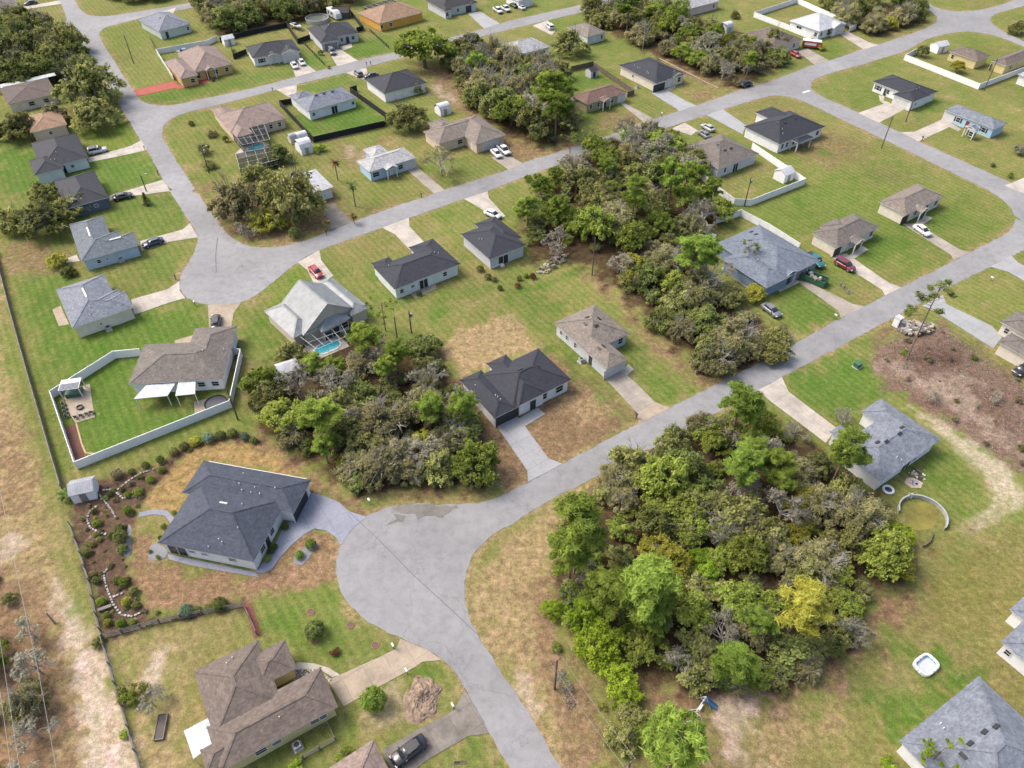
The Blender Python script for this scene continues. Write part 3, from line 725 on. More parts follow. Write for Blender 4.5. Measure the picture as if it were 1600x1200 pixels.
    for f in feats:
        d = (inv.to_3x3() @ ray(f[1])).normalized()
        if f[0] in 'vbk':
            h, n, i, _ = rt.ray_cast(org, d)
            if h is None: print('MISS vent', name, f); continue
            n = n if n.z > 0 else -n
            u = Vector((n.y, -n.x, 0)); u = u.normalized() if u.length > .01 else Vector((1, 0, 0)); v = n.cross(u)
            m = MB()
            if f[0] == 'v': m.tube(h - n * .05, h + Vector((0, 0, .38)), .07, .07, 8); m.build('vent_pipe', WHITE, ro)
            elif f[0] == 'b':
                for s in (1,): m.bar(h - u * .42 + n * .07, h + u * .42 + n * .07, .48, .16, up=n)
                m.build('roof_vent', BLACK, ro)
            else:
                L = f[2]; dr = f[3] if len(f) > 3 else 0
                m.bar(h - u * L / 2 + n * .07, h + u * L / 2 + n * .07, .3, .12, up=n); m.build('ridge_vent', WHITE, ro)
            continue
        if wt is None: continue
        h, n, i, _ = wt.ray_cast(org, d)
        if h is None or abs(n.z) > .3:
            h, n, i, dd = wt.find_nearest(org + d * ((org.z - 1.6) / -d.z))
            if h is None or abs(n.z) > .3: print('MISS wall', name, f); continue
            if dd > 2.0: print('FAR wall', name, f, round(dd, 1)); continue
        n = Vector((n.x, n.y, 0)).normalized()
        if n.dot(org - h) < 0: n = -n
        u = Vector((-n.y, n.x, 0))
        w = f[2]
        if f[0] == 'w':
            hgt = f[3] if len(f) > 3 else 1.25
            zc = 1.5; base = Vector((h.x, h.y, zc)) + n * .02
            m = MB()
            for s in (-1, 1):
                m.bar(base + u * s * w / 2 + Vector((0, 0, -hgt / 2 - .05)), base + u * s * w / 2 + Vector((0, 0, hgt / 2 + .05)), .11, .11, up=n)
                m.bar(base - u * (w / 2 - .06) + Vector((0, 0, s * hgt / 2)), base + u * (w / 2 - .06) + Vector((0, 0, s * hgt / 2)), .10, .10)
            m.bar(base - u * (w / 2 - .06), base + u * (w / 2 - .06), .07, .05)
            wn = m.build('window', FRAME, t)
            g = MB(); g.bar(base - u * (w / 2 - .05) - n * .015, base + u * (w / 2 - .05) - n * .015, .03, hgt - .1); g.build('pane', GLASS, wn)
            if len(f) > 4:
                for s in (-1, 1):
                    g = MB(); g.bar(base + u * s * (w / 2 + .28) + Vector((0, 0, -hgt / 2)), base + u * s * (w / 2 + .28) + Vector((0, 0, hgt / 2)), .42, .05, up=n); g.build('shutter', SHUT, wn)
        elif f[0] == 'd':
            mat = f[3] if len(f) > 3 else FRAME
            base = Vector((h.x, h.y, 0)) + n * .03
            m = MB(); m.bar(base + Vector((0, 0, .06)), base + Vector((0, 0, 2.1)), w, .07, up=n)
            dn = m.build('door', mat, t)
            m = MB(); m.bar(base + u * w * .38 + n * .07 + Vector((0, 0, .95)), base + u * w * .38 + n * .07 + Vector((0, 0, 1.12)), .06, .06); m.build('handle', METAL, dn)
        elif f[0] == 's':                                   # glazed sliding door
            base = Vector((h.x, h.y, 0)) + n * .03
            m = MB()
            for s in (-1, 0, 1): m.bar(base + u * s * w / 2 + Vector((0, 0, .05)), base + u * s * w / 2 + Vector((0, 0, 2.15)), .09, .09, up=n)
            m.bar(base - u * (w / 2 + .045) + Vector((0, 0, 2.2)), base + u * (w / 2 + .045) + Vector((0, 0, 2.2)), .09, .09)
            dn = m.build('sliding_door', FRAME, t)
            g = MB(); g.bar(base + Vector((0, 0, .06)) - n * .015, base + Vector((0, 0, 2.14)) - n * .015, w - .02, .03, up=n); g.build('pane', GLASS, dn)
        elif f[0] == 'g':
            mat = f[3] if len(f) > 3 else GDOOR
            base = Vector((h.x, h.y, 0)) + n * .03
            m = MB()
            for k in range(4):
                m.bar(base + Vector((0, 0, .04 + k * .54)), base + Vector((0, 0, .55 + k * .54)), w, .06, up=n)
            m.build('garage_door', mat, t)
            m = MB()
            for s in (-1, 1): m.bar(base + u * s * (w / 2 + .07), base + u * s * (w / 2 + .07) + Vector((0, 0, 2.28)), .13, .09, up=n)
            m.bar(base - u * (w / 2 + .135) + Vector((0, 0, 2.34)), base + u * (w / 2 + .135) + Vector((0, 0, 2.34)), .09, .12)
            m.build('garage_frame', trim, t)
    return t

h = house
h('ranch_house', 'sage grey house with light grey hip roof at the far left corner lot, no fence', [((1,865,125),(1,1195,150))], 'sage', 'grey', ((1,940,215),(1,1195,150)), feats=[('d',(1,1043,210),1.0,GDARK),('w',(1,950,228),.9),('w',(1,1175,178),.9),('b',(1,1000,112)),('b',(1,1050,100))])
h('ranch_house', 'ochre brick house with rose roof at the end of the red painted drive', [((1,1105,335),(1,1455,402)),((1,1030,388),(1,1240,472)),((1,1318,440),(3.2,2.6),'Pgbo')], 'ochre', 'rose', ((1,1310,432),(1,1455,400)), pitch=.5, feats=[('w',(1,1140,520),1.4,1.3),('w',(1,1205,500),1.4,1.3),('d',(1,1293,447),1.1,plain('red_door',(.3,.05,.03))),('w',(1,1235,455),1.3,1.5),('w',(1,1345,432),1.4,1.4),('w',(1,1415,425),1.2,1.4),('v',(1,1103,410))])
h('ranch_house', 'white house with navy roof and two white cars on its drive', [((384,74),(2,275,318)),((2,218,338),(6.2,4),'Pgb'),((2,110,352),(3.5,2),'Pgbo')], 'white', 'navy', ((398,91),(2,275,318)), feats=[('g',(2,213,352),4.6),('w',(2,35,372),1.3,1.3,1),('d',(2,110,352),1.0)])
h('ranch_house', 'light grey house with navy roof, grey garage and round pool behind', [((2,330,180),(2,645,208)),((2,318,180),(2,520,252))], 'grey', 'navy', ((2,530,226),(2,645,206)), feats=[('g',(2,470,292),4.6,GGREY),('w',(2,605,228),1.2,1.2),('w',(2,535,240),1.0),('d',(2,572,245),1.1,GDARK),('v',(2,455,160)),('v',(2,490,175))])
h('ranch_house', 'bright orange house with orange brown roof and white screen cage', [((2,775,150),(2,905,14))], 'orange', 'orange', ((594,37),(640,25)), feats=[('w',(2,785,155),1.2),('w',(2,840,135),1.2)])
h('ranch_house', 'light grey house with dark roof and dark garage door at the top edge', [((666,2),(746,4)),((2,1065,10),(2,1230,62)),((2,1290,0),(2,1385,20))], 'grey', 'dark', feats=[('g',(2,1342,48),4.6,GDARK),('w',(2,1195,80),1.2,1.3),('w',(2,1262,48),1.0)])
h('ranch_house', 'white house with grey roof inside the black mesh fence', [((2,235,628),(2,630,614)),((2,205,600),(2,372,608))], 'white', 'grey', ((2,310,705),(2,630,614)), feats=[('s',(2,492,690),1.9),('w',(2,362,720),.9,.9),('w',(2,607,650),.9,.9),('b',(2,375,597)),('b',(2,425,585)),('b',(2,478,573)),('v',(2,290,600))])
h('ranch_house', 'long house with navy roof partly behind the mossy oak', [((2,680,500),(2,1070,520))], 'white', 'navy', feats=[('w',(2,1020,545),1.2),('v',(2,800,500))])
h('ranch_house', 'house with rose tiled roof and screened pool cage beside the side street', [((1,1345,722),(2,187,742)),((1,1418,662),(1,1480,862))], 'peach', 'rose', feats=[('w',(2,90,775),1.0),('w',(2,145,765),1.0)])
h('ranch_house', 'small pale blue house with light grey roof and white garage door', [((2,632,1010),(2,1000,990)),((2,668,938),(2,838,962)),((2,852,1056),(3.2,2.4),'Pgbo')], 'sky', 'lgrey', feats=[('w',(2,750,1088),1.9,1.3),('w',(2,903,1043),1.4,1.3),('d',(2,848,1085),1.0),('g',(2,965,1025),3.2)])
h('ranch_house', 'tan house with long brown tiled roof beside the white pickup', [((2,1045,825),(2,1465,805)),((2,1375,905),(2,1378,722)),((2,1070,770),(2,1250,800))], 'peach', 'tan', feats=[('w',(2,1275,880),1.6,1.3),('g',(2,1465,885),4.6),('d',(2,1350,900),1.0)])
h('ranch_house', 'white house with pale roof and black screened porch windows', [((776,73),(3,240,295)),((2,1500,290),(3,150,315))], 'white', 'lgrey', feats=[('w',(3,100,362),2.2,1.3),('w',(3,155,345),2.2,1.3),('w',(3,195,325),1.5,1.2)])
h('ranch_house', 'grey roofed house tucked behind the dark oak', [((886,43),(3,590,203))], 'sage', 'tan', feats=[('w',(3,560,230),.9),('d',(3,515,245),1.0)])
h('ranch_house', 'white house with navy roof and black garage door on new concrete drive', [((3,670,410),(3,968,503)),((3,672,412),(3,1085,464)),((3,1042,478),(5,2),'Pgb')], 'cream', 'navy', feats=[('g',(3,918,545),4.8,GDARK),('w',(3,1045,492),1.2,1.5),('d',(3,985,490),1.1),('w',(3,755,482),.8,.8)]+[('v',(3,x,y)) for x,y in ((765,412),(785,425),(800,430),(845,450),(850,462))])
h('ranch_house', 'small olive house with rust brown roof and white garage door', [((3,370,600),(3,720,578)),((3,598,633),(3.2,2.2),'Pgbo')], 'olive', 'rust', feats=[('g',(3,683,612),2.8),('w',(3,492,675),1.0),('w',(3,540,655),1.0),('w',(3,625,632),1.2),('d',(3,585,655),1.0,GDARK)])
h('ranch_house', 'grey house with taupe pyramid roof beside the white fenced yard', [((3,1305,842),(3,1290,1060))], 'grey', 'taupe', feats=[('s',(3,1395,1050),1.8),('w',(3,1328,1075),.9),('b',(3,1285,905)),('b',(3,1330,940)),('b',(3,1368,928))])
h('ranch_house', 'white house with dark navy roof on bare straw coloured corner lot', [((3,1450,795),(4,355,795)),((3,1520,705),(1262,193)),((4,235,880),(6,2.6),'Pho')], 'white', 'navy', feats=[('w',(4,90,912),.9,1.4),('w',(4,118,902),.9,1.4),('w',(4,158,890),.9,1.4),('w',(4,308,830),1.2,1.3),('d',(4,185,905),1.0,GDARK)]+[('b',(4,x,y)) for x,y in ((60,768),(105,768),(170,742))]+[('v',(4,90,808)),('v',(4,92,838))])
h('ranch_house', 'white house with navy roof and white garage on the green corner lot', [((4,655,512),(4,1060,575)),((4,778,592),(4,1012,598))], 'white', 'navy', pitch=.36, feats=[('g',(4,825,640),4.4),('w',(4,690,545),1.3,1.3,1),('w',(4,750,575),1.0,1.3),('d',(4,735,570),1.0,GDARK),('w',(4,925,635),.6,.7)])
h('ranch_house', 'sky blue house with grey roof and dark red front door', [((4,1105,690),(4,1495,775)),((4,1262,806),(3.2,2.2),'Qgao')], 'sky', 'grey', pitch=.36, feats=[('g',(4,1130,730),3.0),('w',(4,1185,758),1.3,1.3,1),('d',(4,1237,795),1.0,plain('dark_red_door',(.2,.03,.03))),('w',(4,1285,805),1.4,1.3,1),('w',(4,1338,832),1.2,1.3,1)])
h('ranch_house', 'yellow brick house with brown roof in the white fenced corner yard', [((4,1128,322),(4,1390,352)),((4,1640,290),(4,1490,415))], 'yellow', 'brown', feats=[('w',(4,1155,352),1.0),('s',(4,1395,405),2.2),('w',(4,1510,430),1.2)])
h('ranch_house', 'white house with white metal roof inside white fence and green back lawn', [((4,132,132),(4,490,150)),((4,448,170),(6.4,3),'Pgb')], 'white', 'white', feats=[('g',(4,450,180),4.6),('w',(4,300,205),1.2,1.3),('s',(4,190,190),2.2),('w',(4,340,192),1.0)])
h('ranch_house', 'dark brown roofed house hidden among trees by the red trailer', [((3,1430,220),(4,215,250))], 'cream', 'brown', feats=[('w',(4,160,288),1.1)])
h('ranch_house', 'pale pink house with grey roof at the top edge', [((3,958,30),(3,1300,8))], 'pink', 'lgrey', feats=[('w',(3,1260,38),1.0,1.3),('w',(3,1060,110),1.0)])
h('ranch_house', 'grey roofed house in the far top left corner', [((-45,2),(1,125,55))], 'white', 'taupe')
h('ranch_house', 'low house with faded brown roof and white rear strip under the oaks', [((1,0,548),(1,356,588))], 'cream', 'deep', pitch=.2, feats=[('w',(1,200,650),1.6),('w',(1,290,630),1.4)])
h('ranch_house', 'house with orange brown tiled roof between oaks and the navy roofed house', [((1,145,735),(1,420,780))], 'peach', 'orange', pitch=.34, feats=[('w',(1,315,825),.9,.9)])
h('ranch_house', 'mint walled house with navy roof behind the white off road car', [((1,198,898),(1,552,988)),((1,185,1005),(1,400,1055))], 'mint', 'navy', ((1,212,1070),(1,552,988)), feats=[('s',(1,395,1062),1.6),('w',(1,452,1035),.8,.8),('v',(1,352,955)),('v',(1,318,1000)),('v',(1,345,1000))])
h('ranch_house', 'navy blue walled house with navy roof behind the leafy oaks', [((85,284),(170,309)),((1,420,1120),(1,612,1108))], 'navy', 'navy', feats=[('w',(5,600,80),.8,.7),('g',(1,615,1150),4.0,GDARK)])
h('ranch_house', 'pale blue house with blue grey roof and white ridge strip', [((5,645,152),(5,510,436)),((5,835,253),(5,512,434)),((5,742,246),(5,514,432))], 'blue', 'bluegrey', ((5,510,436),(5,870,336)), feats=[('w',(5,617,430),.9,.9),('w',(5,665,405),.5,.5),('k',(5,555,250),4.2),('k',(5,720,292),2.4),('v',(5,630,357))])
h('ranch_house', 'cream walled house with slate grey roof and patio, beside the first cul de sac', [((5,650,518),(5,455,856)),((5,782,625),(5,457,854)),((5,742,610),(5,459,852))], 'cream', 'grey', ((5,455,856),(5,828,728)), feats=[('w',(5,630,820),.5,.5),('v',(5,562,720)),('v',(5,563,773)),('k',(5,530,630),3.5)])
h('ranch_house', 'taupe roofed house with white metal patio cover inside the white vinyl fence', [((5,905,960),(5,1390,1172)),((5,1222,856),(5,1392,1170))], 'white', 'taupe', ((5,835,1195),(5,1390,1163)), pitch=.36, feats=[('w',(9,1255,-10),1.3,1.1),('w',(9,1340,-20),1.3,1.1),('v',(5,1268,995)),('v',(5,1400,990))])
h('pool_house', 'grey metal roofed house with blue swimming pool in a white screen cage', [((6,52,748),(6,400,835)),((6,365,585),(6,705,725)),((515,447),(474.5,525),'gb',0,.72),((6,320,620),(6,285,695)),((6,200,690),(6,590,790))], 'tan', 'silver', ((6,52,748),(6,550,516)), cat='house', pitch=.55, feats=[('w',(6,548,818),1.8,1.5),('s',(6,470,850),3.4),('v',(6,570,625)),('v',(6,250,853))])
h('ranch_house', 'white house with navy roof, small wooden patio and beige front drive', [((6,865,610),(6,1139,330)),((6,720,450),(6,985,568)),((6,1105,296),(6,1122,512))], 'mint', 'navy', pitch=.36, feats=[('s',(6,1047,562),2.0),('w',(6,910,608),.9,1.0),('w',(6,977,577),.9,.6),('w',(6,1180,502),1.0,1.1),('v',(6,828,465)),('v',(6,1115,380)),('v',(6,1140,385))])
h('ranch_house', 'house with navy roof and garden pines beside the white car', [((720,367),(822,384)),((741,351),(815,372))], 'grey', 'navy', pitch=.38, feats=[('s',(6,1545,390),2.6),('v',(6,1395,300)),('v',(6,1412,300))])
h('ranch_house', 'light grey house with tan hip roof and driveway to the lower road', [((7,262,822),(7,735,886)),((7,263,823),(7,722,1048))], 'grey', 'tan', feats=[('g',(7,640,1105),4.8),('w',(7,678,925),1.2,1.4),('w',(7,308,888),.8,1.0),('w',(7,342,922),.8,1.1),('w',(7,395,972),.8,1.2),('d',(7,488,1070),.9,SHUT),('w',(7,697,1080),.3,1.0)]+[('b',(7,x,y)) for x,y in ((470,785),(543,792),(458,825),(527,836),(570,965),(545,978))])
h('ranch_house', 'new white house with navy roof and clean scored concrete drive', [((841,546),(800,639.5)),((718.5,595),(807,637.5)),((790.5,555.6),(794,604)),((811,636),(816,577),'h',.22,.5)], 'white', 'navy', feats=[('g',(10,1570,225),4.8,GDARK),('w',(11,295,35),1.6,1.5),('w',(11,205,55),1.0,1.4),('d',(11,130,150),1.2,GDARK),('d',(10,1490,235),.6,FRAME)]+[('v',(10,x,y)) for x,y in ((1497,75),(1510,85),(1528,100),(1370,12))]+[('b',(7,155,1085)),('b',(7,50,1110))])
h('ranch_house', 'large white trimmed house with slate roof and bluish paved drive at the cul de sac', [((9,1275,486),(10,236,812)),((9,990,996),(450,779)),((9,1282,492),(10,326,604))], 'white', 'slate', ((9,1275,486),(10,325,602)), pitch=.4, feats=[('g',(10,270,735),4.8,GDARK),('w',(10,110,950),1.2,1.2),('w',(10,50,1050),1.4,1.2),('d',(10,80,1000),1.0,GDARK),('w',(9,1195,1040),1.0,.6),('w',(9,1275,1055),1.0,.6),('s',(9,1110,1035),3.0),('w',(9,1450,1090),1.2,.8),('k',(9,1397,745),1.2)]+[('v',(9,x,y)) for x,y in ((1523,565),(1497,628),(1513,668),(1570,684),(1515,755),(1488,902),(1370,975),(1390,993),(1305,1022),(1595,650))]+[('v',(10,120,655)),('v',(10,25,690))])
h('ranch_house', 'yellow walled house with weathered brown roof and white metal carport', [((304,1050),(441,1098)),((14,405,576),(345,1206)),((14,135,640),(5,4.5),'Ph'),((13,1255,1092),(13,1500,1110))], 'yellow', 'brown', ((400,1183),(14,532,836)), pitch=.40, feats=[('w',(14,50,1150),1.4,1.1),('w',(14,150,1095),1.2,.8),('w',(14,390,960),1.2,.9),('w',(14,440,930),1.0,.9),('v',(14,148,885)),('v',(14,320,945)),('v',(13,1455,515)),('v',(13,1420,550)),('b',(14,515,860))])
h('ranch_house', 'rose brown hip roof at the bottom edge beside the black car', [((583,1157),(553,1300))], 'cream', 'rose', pitch=.5)
h('ranch_house', 'white house with grey roof and cluttered patio beside the sunken round pool', [((12,705,615),(12,790,162)),((12,385,303),(12,800,520)),((12,705,95),(12,940,432))], 'white', 'grey', pitch=.36, feats=[('s',(12,905,520),2.2),('w',(12,960,488),1.2),('w',(12,480,470),1.0,1.0),('w',(12,515,492),1.0,1.0),('v',(12,805,460)),('v',(12,830,480))]+[('b',(12,x,y)) for x,y in ((685,366),(740,360),(823,310),(838,273))])
h('ranch_house', 'white house with blue grey roof cut by the right edge', [((16,1510,215),(1690,985)),((16,1455,415),(1700,1040))], 'white', 'grey', feats=[('w',(16,1498,480),.8,1.0)])
h('ranch_house', 'white walled house with wide grey roof at the bottom right corner', [((16,820,1035),(1690,1208))], 'white', 'grey', ((16,820,1035),(16,1285,655)), feats=[('b',(16,x,y)) for x,y in ((1427,942),(1353,975),(1263,1048),(1217,1122))]+[('v',(16,1075,925)),('v',(16,1093,955))])
h('ranch_house', 'house with brown grey roof and long concrete drive at the right edge', [((8,1437,940),(1650,560)),((8,1452,815),(1690,540))], 'cream', 'taupe', feats=[('w',(8,1490,870),.9,1.2)])
h('ranch_house', 'small cream house with taupe roof and maroon wagon on the lawn', [((8,275,258),(8,695,222)),((8,320,218),(8,600,262)),((8,580,318),(3,2.2),'Pgbo')], 'cream', 'taupe', feats=[('w',(8,645,258),1.2,1.3),('w',(8,505,330),1.0,1.2),('d',(8,545,320),1.0,GDARK),('d',(8,430,375),2.4,GDARK)])
h('ranch_house', 'small cream house with tan roof beside the white sedan', [((8,692,64),(8,1100,30)),((8,985,120),(3,2.2),'Pgbo')], 'cream', 'tan', feats=[('w',(8,1050,65),1.2,1.3),('w',(8,922,125),1.0,1.2),('d',(8,975,130),1.0,GDARK),('d',(8,855,165),2.6,GDARK)])
h('ranch_house', 'slate blue house with wide blue grey roof, green skip and pickup at its side', [((1186,352),(1214,441)),((1129,406),(1236,432)),((8,150,515),(3.6,2.2),'Pgbo')], 'slate', 'denim', pitch=.36, feats=[('w',(8,250,495),1.2,1.2),('d',(8,135,535),1.0,GDARK),('g',(8,205,515),3.6,GGREY),('b',(7,1495,250)),('b',(7,1525,265)),('v',(7,1530,360)),('v',(7,1535,425))])
h('ranch_house', 'white metal roofed house half hidden behind the spreading oaks', [((430,284),(521,293))], 'white', 'white', pitch=.3)
h('ranch_house', 'white house corner at the right edge beside the fenced yard', [((1590,117),(1660,126))], 'white', 'lgrey')
h('ranch_house', 'white house at the top edge behind the parked white pickups', [((2,1555,-30),(835,-3))], 'white', 'lgrey')
# add-on roofs that belong to a house
def addon(n, nm, pts, z, mat, post=True):
    t = list(HOUSES.values())[n]; inv = (Matrix.Translation(t.location) @ Matrix.Rotation(t.rotation_euler.z, 4, 'Z')).inverted()
    P = [inv @ at(p, z) for p in pts]; b = MB(); b.slab([(p.x, p.y) for p in P], z, z + .1); o = b.build(nm, mat, t)
    if post:
        for p in P: k = MB(); c = P[0].lerp(P[2], .5); q = p.lerp(c, .06); k.tube((q.x, q.y, 0), (q.x, q.y, z), .07, .07, 6); k.build('cover_post', WHITE, o)
HK = list(HOUSES)
WM = seam_metal('white_patio_metal', (.50, .54, .55))
addon(30, 'patio_cover', [(240,590),(209,624),(262,619),(279,592)], 2.5, WM); addon(30, 'patio_cover', [(281,588),(274,619),(305,616),(306,592)], 2.62, WM)
addon(36, 'carport_roof', [(13,1150,970),(13,1300,890),(13,1355,1035),(13,1210,1145)], 2.3, seam_metal('blue_white_metal', (.46, .55, .58)))
addon(24, 'roof_strip', [(1,0,530),(1,340,455),(1,352,472),(1,5,552)], 3.0, WM, False)
# ================================================================ fences
VINYL = plain('white_vinyl', (.88, .89, .89), .5, 0, .06); MESHB = plain('black_mesh_fabric', (.012, .013, .016), .9)
WOODG = plain('weathered_board', (.23, .21, .19), .9, 0, .4); WOODB = plain('brown_board', (.16, .12, .09), .9, 0, .3)
CHAIN = plain('dull_chain_wire', (.20, .20, .19), .6, .3)
def fence(name, label, pts, hgt, mat, span=2.4, th=.06, cap=True, slats=0, gate=None, cat='fence'):
    P = [at(p) for p in pts]; c = sum(P, Vector()) / len(P)
    t = thing(name, label, cat, c)
    P = [p - c for p in P]
    pan, npost = MB(), 0
    posts = []
    for a, b in zip(P, P[1:]):
        L = (b - a).length; n = max(1, round(L / span)); d = (b - a) / L
        for k in range(n + (1 if b is P[-1] or b == P[-1] else 0)): posts.append(a + (b - a) * k / n)
        up = Vector((-d.y, d.x, 0))
        if slats:
            for s in range(slats):
                z = .12 + (hgt - .2) * s / max(1, slats - 1)
                pan.bar(a + Vector((0, 0, z)), b + Vector((0, 0, z)), th, (hgt - .1) / slats * .55)
        else:
            for k in range(n):
                p, q = a + (b - a) * k / n, a + (b - a) * (k + 1) / n
                p, q = p + d * .06, q - d * .06
                pan.bar(p + Vector((0, 0, hgt / 2)), q + Vector((0, 0, hgt / 2)), th, hgt - .08)
                if cap: pan.bar(p + Vector((0, 0, hgt - .03)), q + Vector((0, 0, hgt - .03)), th + .05, .09)
    pan.build('panel', mat, t)
    if len(posts) > 95: posts = posts[::len(posts) // 95 + 1]
    m = MB(); m.box(-.07, -.07, 0, .07, .07, hgt + .06); m.add([(-.09, -.09, hgt + .06), (.09, -.09, hgt + .06), (.09, .09, hgt + .06), (-.09, .09, hgt + .06), (0, 0, hgt + .14)], [(0, 1, 4), (1, 2, 4), (2, 3, 4), (3, 0, 4), (3, 2, 1, 0)])
    me = m.mesh('post', mat)
    for p in posts:
        o = bpy.data.objects.new('post', me); COL.objects.link(o); o.parent = t; o.location = p
    return t
fence('vinyl_fence', 'white vinyl fence around the yard of the taupe roofed house', [(222,556),(181,560),(84,622),(122,733),(362,637),(379,557),(357,551)], 1.83, VINYL)
fence('vinyl_fence', 'white vinyl fence round the shed yard beside the taupe pyramid roof', [(1174,233),(1200,251),(1256,289),(1172,322),(1146,321),(1122,303),(1093,278),(1106,270)], 1.83, VINYL)
fence('vinyl_fence', 'off white fence behind the slate blue house', [(1118,350),(1156,338),(1200,361),(1247,391)], 1.83, VINYL)
fence('mesh_fence', 'black fence round the bright green lawn of the white house', [(456,163),(438,166),(491,223),(601,198),(605,186),(548,145),(558,142)], 1.75, MESHB)
fence('mesh_fence', 'black fence behind the white house with two white cars', [(345,67),(400,53),(449,43),(466,69),(485,62)], 1.75, MESHB)
fence('mesh_fence', 'short black fence beside the dark shed and the orange house', [(545,19),(568,48),(558,51)], 1.75, MESHB)
fence('mesh_fence', 'low black fence between the rose roofed brick house and its neighbour', [(362,77),(366,93),(386,85)], 1.75, MESHB)
fence('vinyl_fence', 'white fence along the back of the rose roofed brick house', [(272,126),(246,85),(325,71),(340,64)], 1.75, VINYL)
fence('vinyl_fence', 'white fence round the green back lawn of the white roofed house', [(1267,62),(1225,45),(1177,27),(1244,5),(1336,46),(1326,50)], 1.83, VINYL)
fence('vinyl_fence', 'white fence round the yard of the yellow brick house', [(1435,82),(1412,94),(1528,140),(1640,97)], 1.83, VINYL)
fence('board_fence', 'weathered brown board fence beside the olive house', [(892,112),(926,104),(990,149),(980,152)], 1.7, WOODB, 2.2, .05)
fence('boundary_fence', 'long weathered grey fence along the sandy utility strip at the left', [(-6,395),(15,477),(32,539),(50,602),(77,695),(98,765)], 1.3, WOODG, 2.6, .09)
fence('boundary_fence', 'grey wire fence between the sandy strip and the mulched garden', [(110,822),(127,868),(140,910),(151,962),(164,1012),(180,1070),(201,1138),(224,1215)], 1.2, CHAIN, 2.8, .03, slats=4)
fence('boundary_fence', 'low grey fence between the mulched garden and the yellow house lawn', [(162,998),(250,974),(381,948),(392,968),(402,992)], 1.2, CHAIN, 2.8, .03, slats=4)
fence('chain_fence', 'small wire fence beside the wall of the yellow house', [(513,1134),(525,1157),(474,1186)], 1.1, CHAIN, 2, .03, slats=4)
fence('wire_fence', 'thin dark fence line from the sage house to the white back fence', [(236,62),(246,84)], 1.0, CHAIN, 2, .03, slats=3)
fence('wire_fence', 'dark wire fence from the dark shed to the side of the green lawn', [(577,48),(608,76)], .9, MESHB, 2.4, .03, slats=3)
fence('wire_fence', 'dark wire fence between the two navy roofed houses on the upper street', [(474,68),(507,102)], .9, MESHB, 2.4, .03, slats=3)
fence('log_rail', 'long pale timber edging beside the dark roofed house and the thicket', [(1030,92),(1110,133),(1122,139)], .3, plain('pale_log', (.42, .33, .24), .9), 4, .22)
fence('retaining_wall', 'curved dark edging behind the sunken round pool', [(1456,835),(1452,848),(1442,855)], .5, WOODB, 2, .12)

# ================================================================ vehicles
TYRE = plain('tyre_rubber', (.02, .02, .021), .85); RIM = plain('alloy_rim', (.45, .46, .48), .35, .7)
LAMP = plain('clear_lamp', (.75, .77, .78), .2); TAIL = plain('red_lamp', (.35, .02, .02), .3); CHROME = plain('bumper', (.2, .2, .21), .4, .4)
def ring(x, hw, z0, z1, ch=.12):
    c = min(ch, hw * .3, (z1 - z0) * .4)
    pts = [(hw - c * .5, z0), (hw, z0 + c), (hw, z1 - c), (hw - c, z1)]
    return [(x, y, z) for y, z in pts] + [(x, -y, z) for y, z in pts[::-1]]
def loft(mb, rings, mi=0):
    n = len(rings[0]); vs = [v for r in rings for v in r]; fs = []
    for k in range(len(rings) - 1):
        for i in range(n): fs.append((k * n + i, (k + 1) * n + i, (k + 1) * n + (i + 1) % n, k * n + (i + 1) % n))
    fs.append(tuple(range(n))); fs.append(tuple(range((len(rings) - 1) * n, len(rings) * n))[::-1])
    mb.add(vs, fs, mi)
CARS = dict(
 sedan=dict(body=[(-2.38,.72,.42,.80),(-2.25,.84,.30,.92),(-1.5,.90,.24,.96),(0,.92,.22,.95),(1.2,.91,.24,.92),(2.0,.86,.28,.84),(2.32,.74,.36,.70)],
   cab=[(-1.75,.70,.93,.97),(-1.05,.66,.93,1.36),(-.2,.66,.93,1.44),(.45,.65,.93,1.38),(1.2,.72,.90,.94)], roof=(-1.0,.4,.60,1.40), ax=(-1.42,1.42), r=.33),
 suv=dict(body=[(-2.3,.80,.48,.98),(-2.2,.90,.36,1.08),(-1.2,.94,.30,1.08),(0,.95,.30,1.06),(1.3,.93,.32,1.04),(2.1,.88,.36,.96),(2.35,.78,.44,.82)],
   cab=[(-2.2,.78,1.04,1.12),(-1.95,.76,1.04,1.66),(-.4,.76,1.04,1.74),(.55,.74,1.03,1.66),(1.25,.80,1.02,1.06)], roof=(-1.85,.5,.70,1.69), ax=(-1.42,1.42), r=.37),
 pickup=dict(body=[(-2.8,.88,.55,1.08),(-2.7,.93,.46,1.10),(-.75,.95,.42,1.08),(0,.96,.40,1.08),(1.4,.95,.42,1.08),(2.5,.91,.46,1.02),(2.75,.82,.55,.88)],
   cab=[(-.72,.78,1.06,1.12),(-.62,.78,1.06,1.72),(.1,.78,1.06,1.80),(.75,.76,1.05,1.74),(1.4,.82,1.04,1.08)], roof=(-.55,.7,.72,1.75), ax=(-1.75,1.75), r=.40, bed=True))
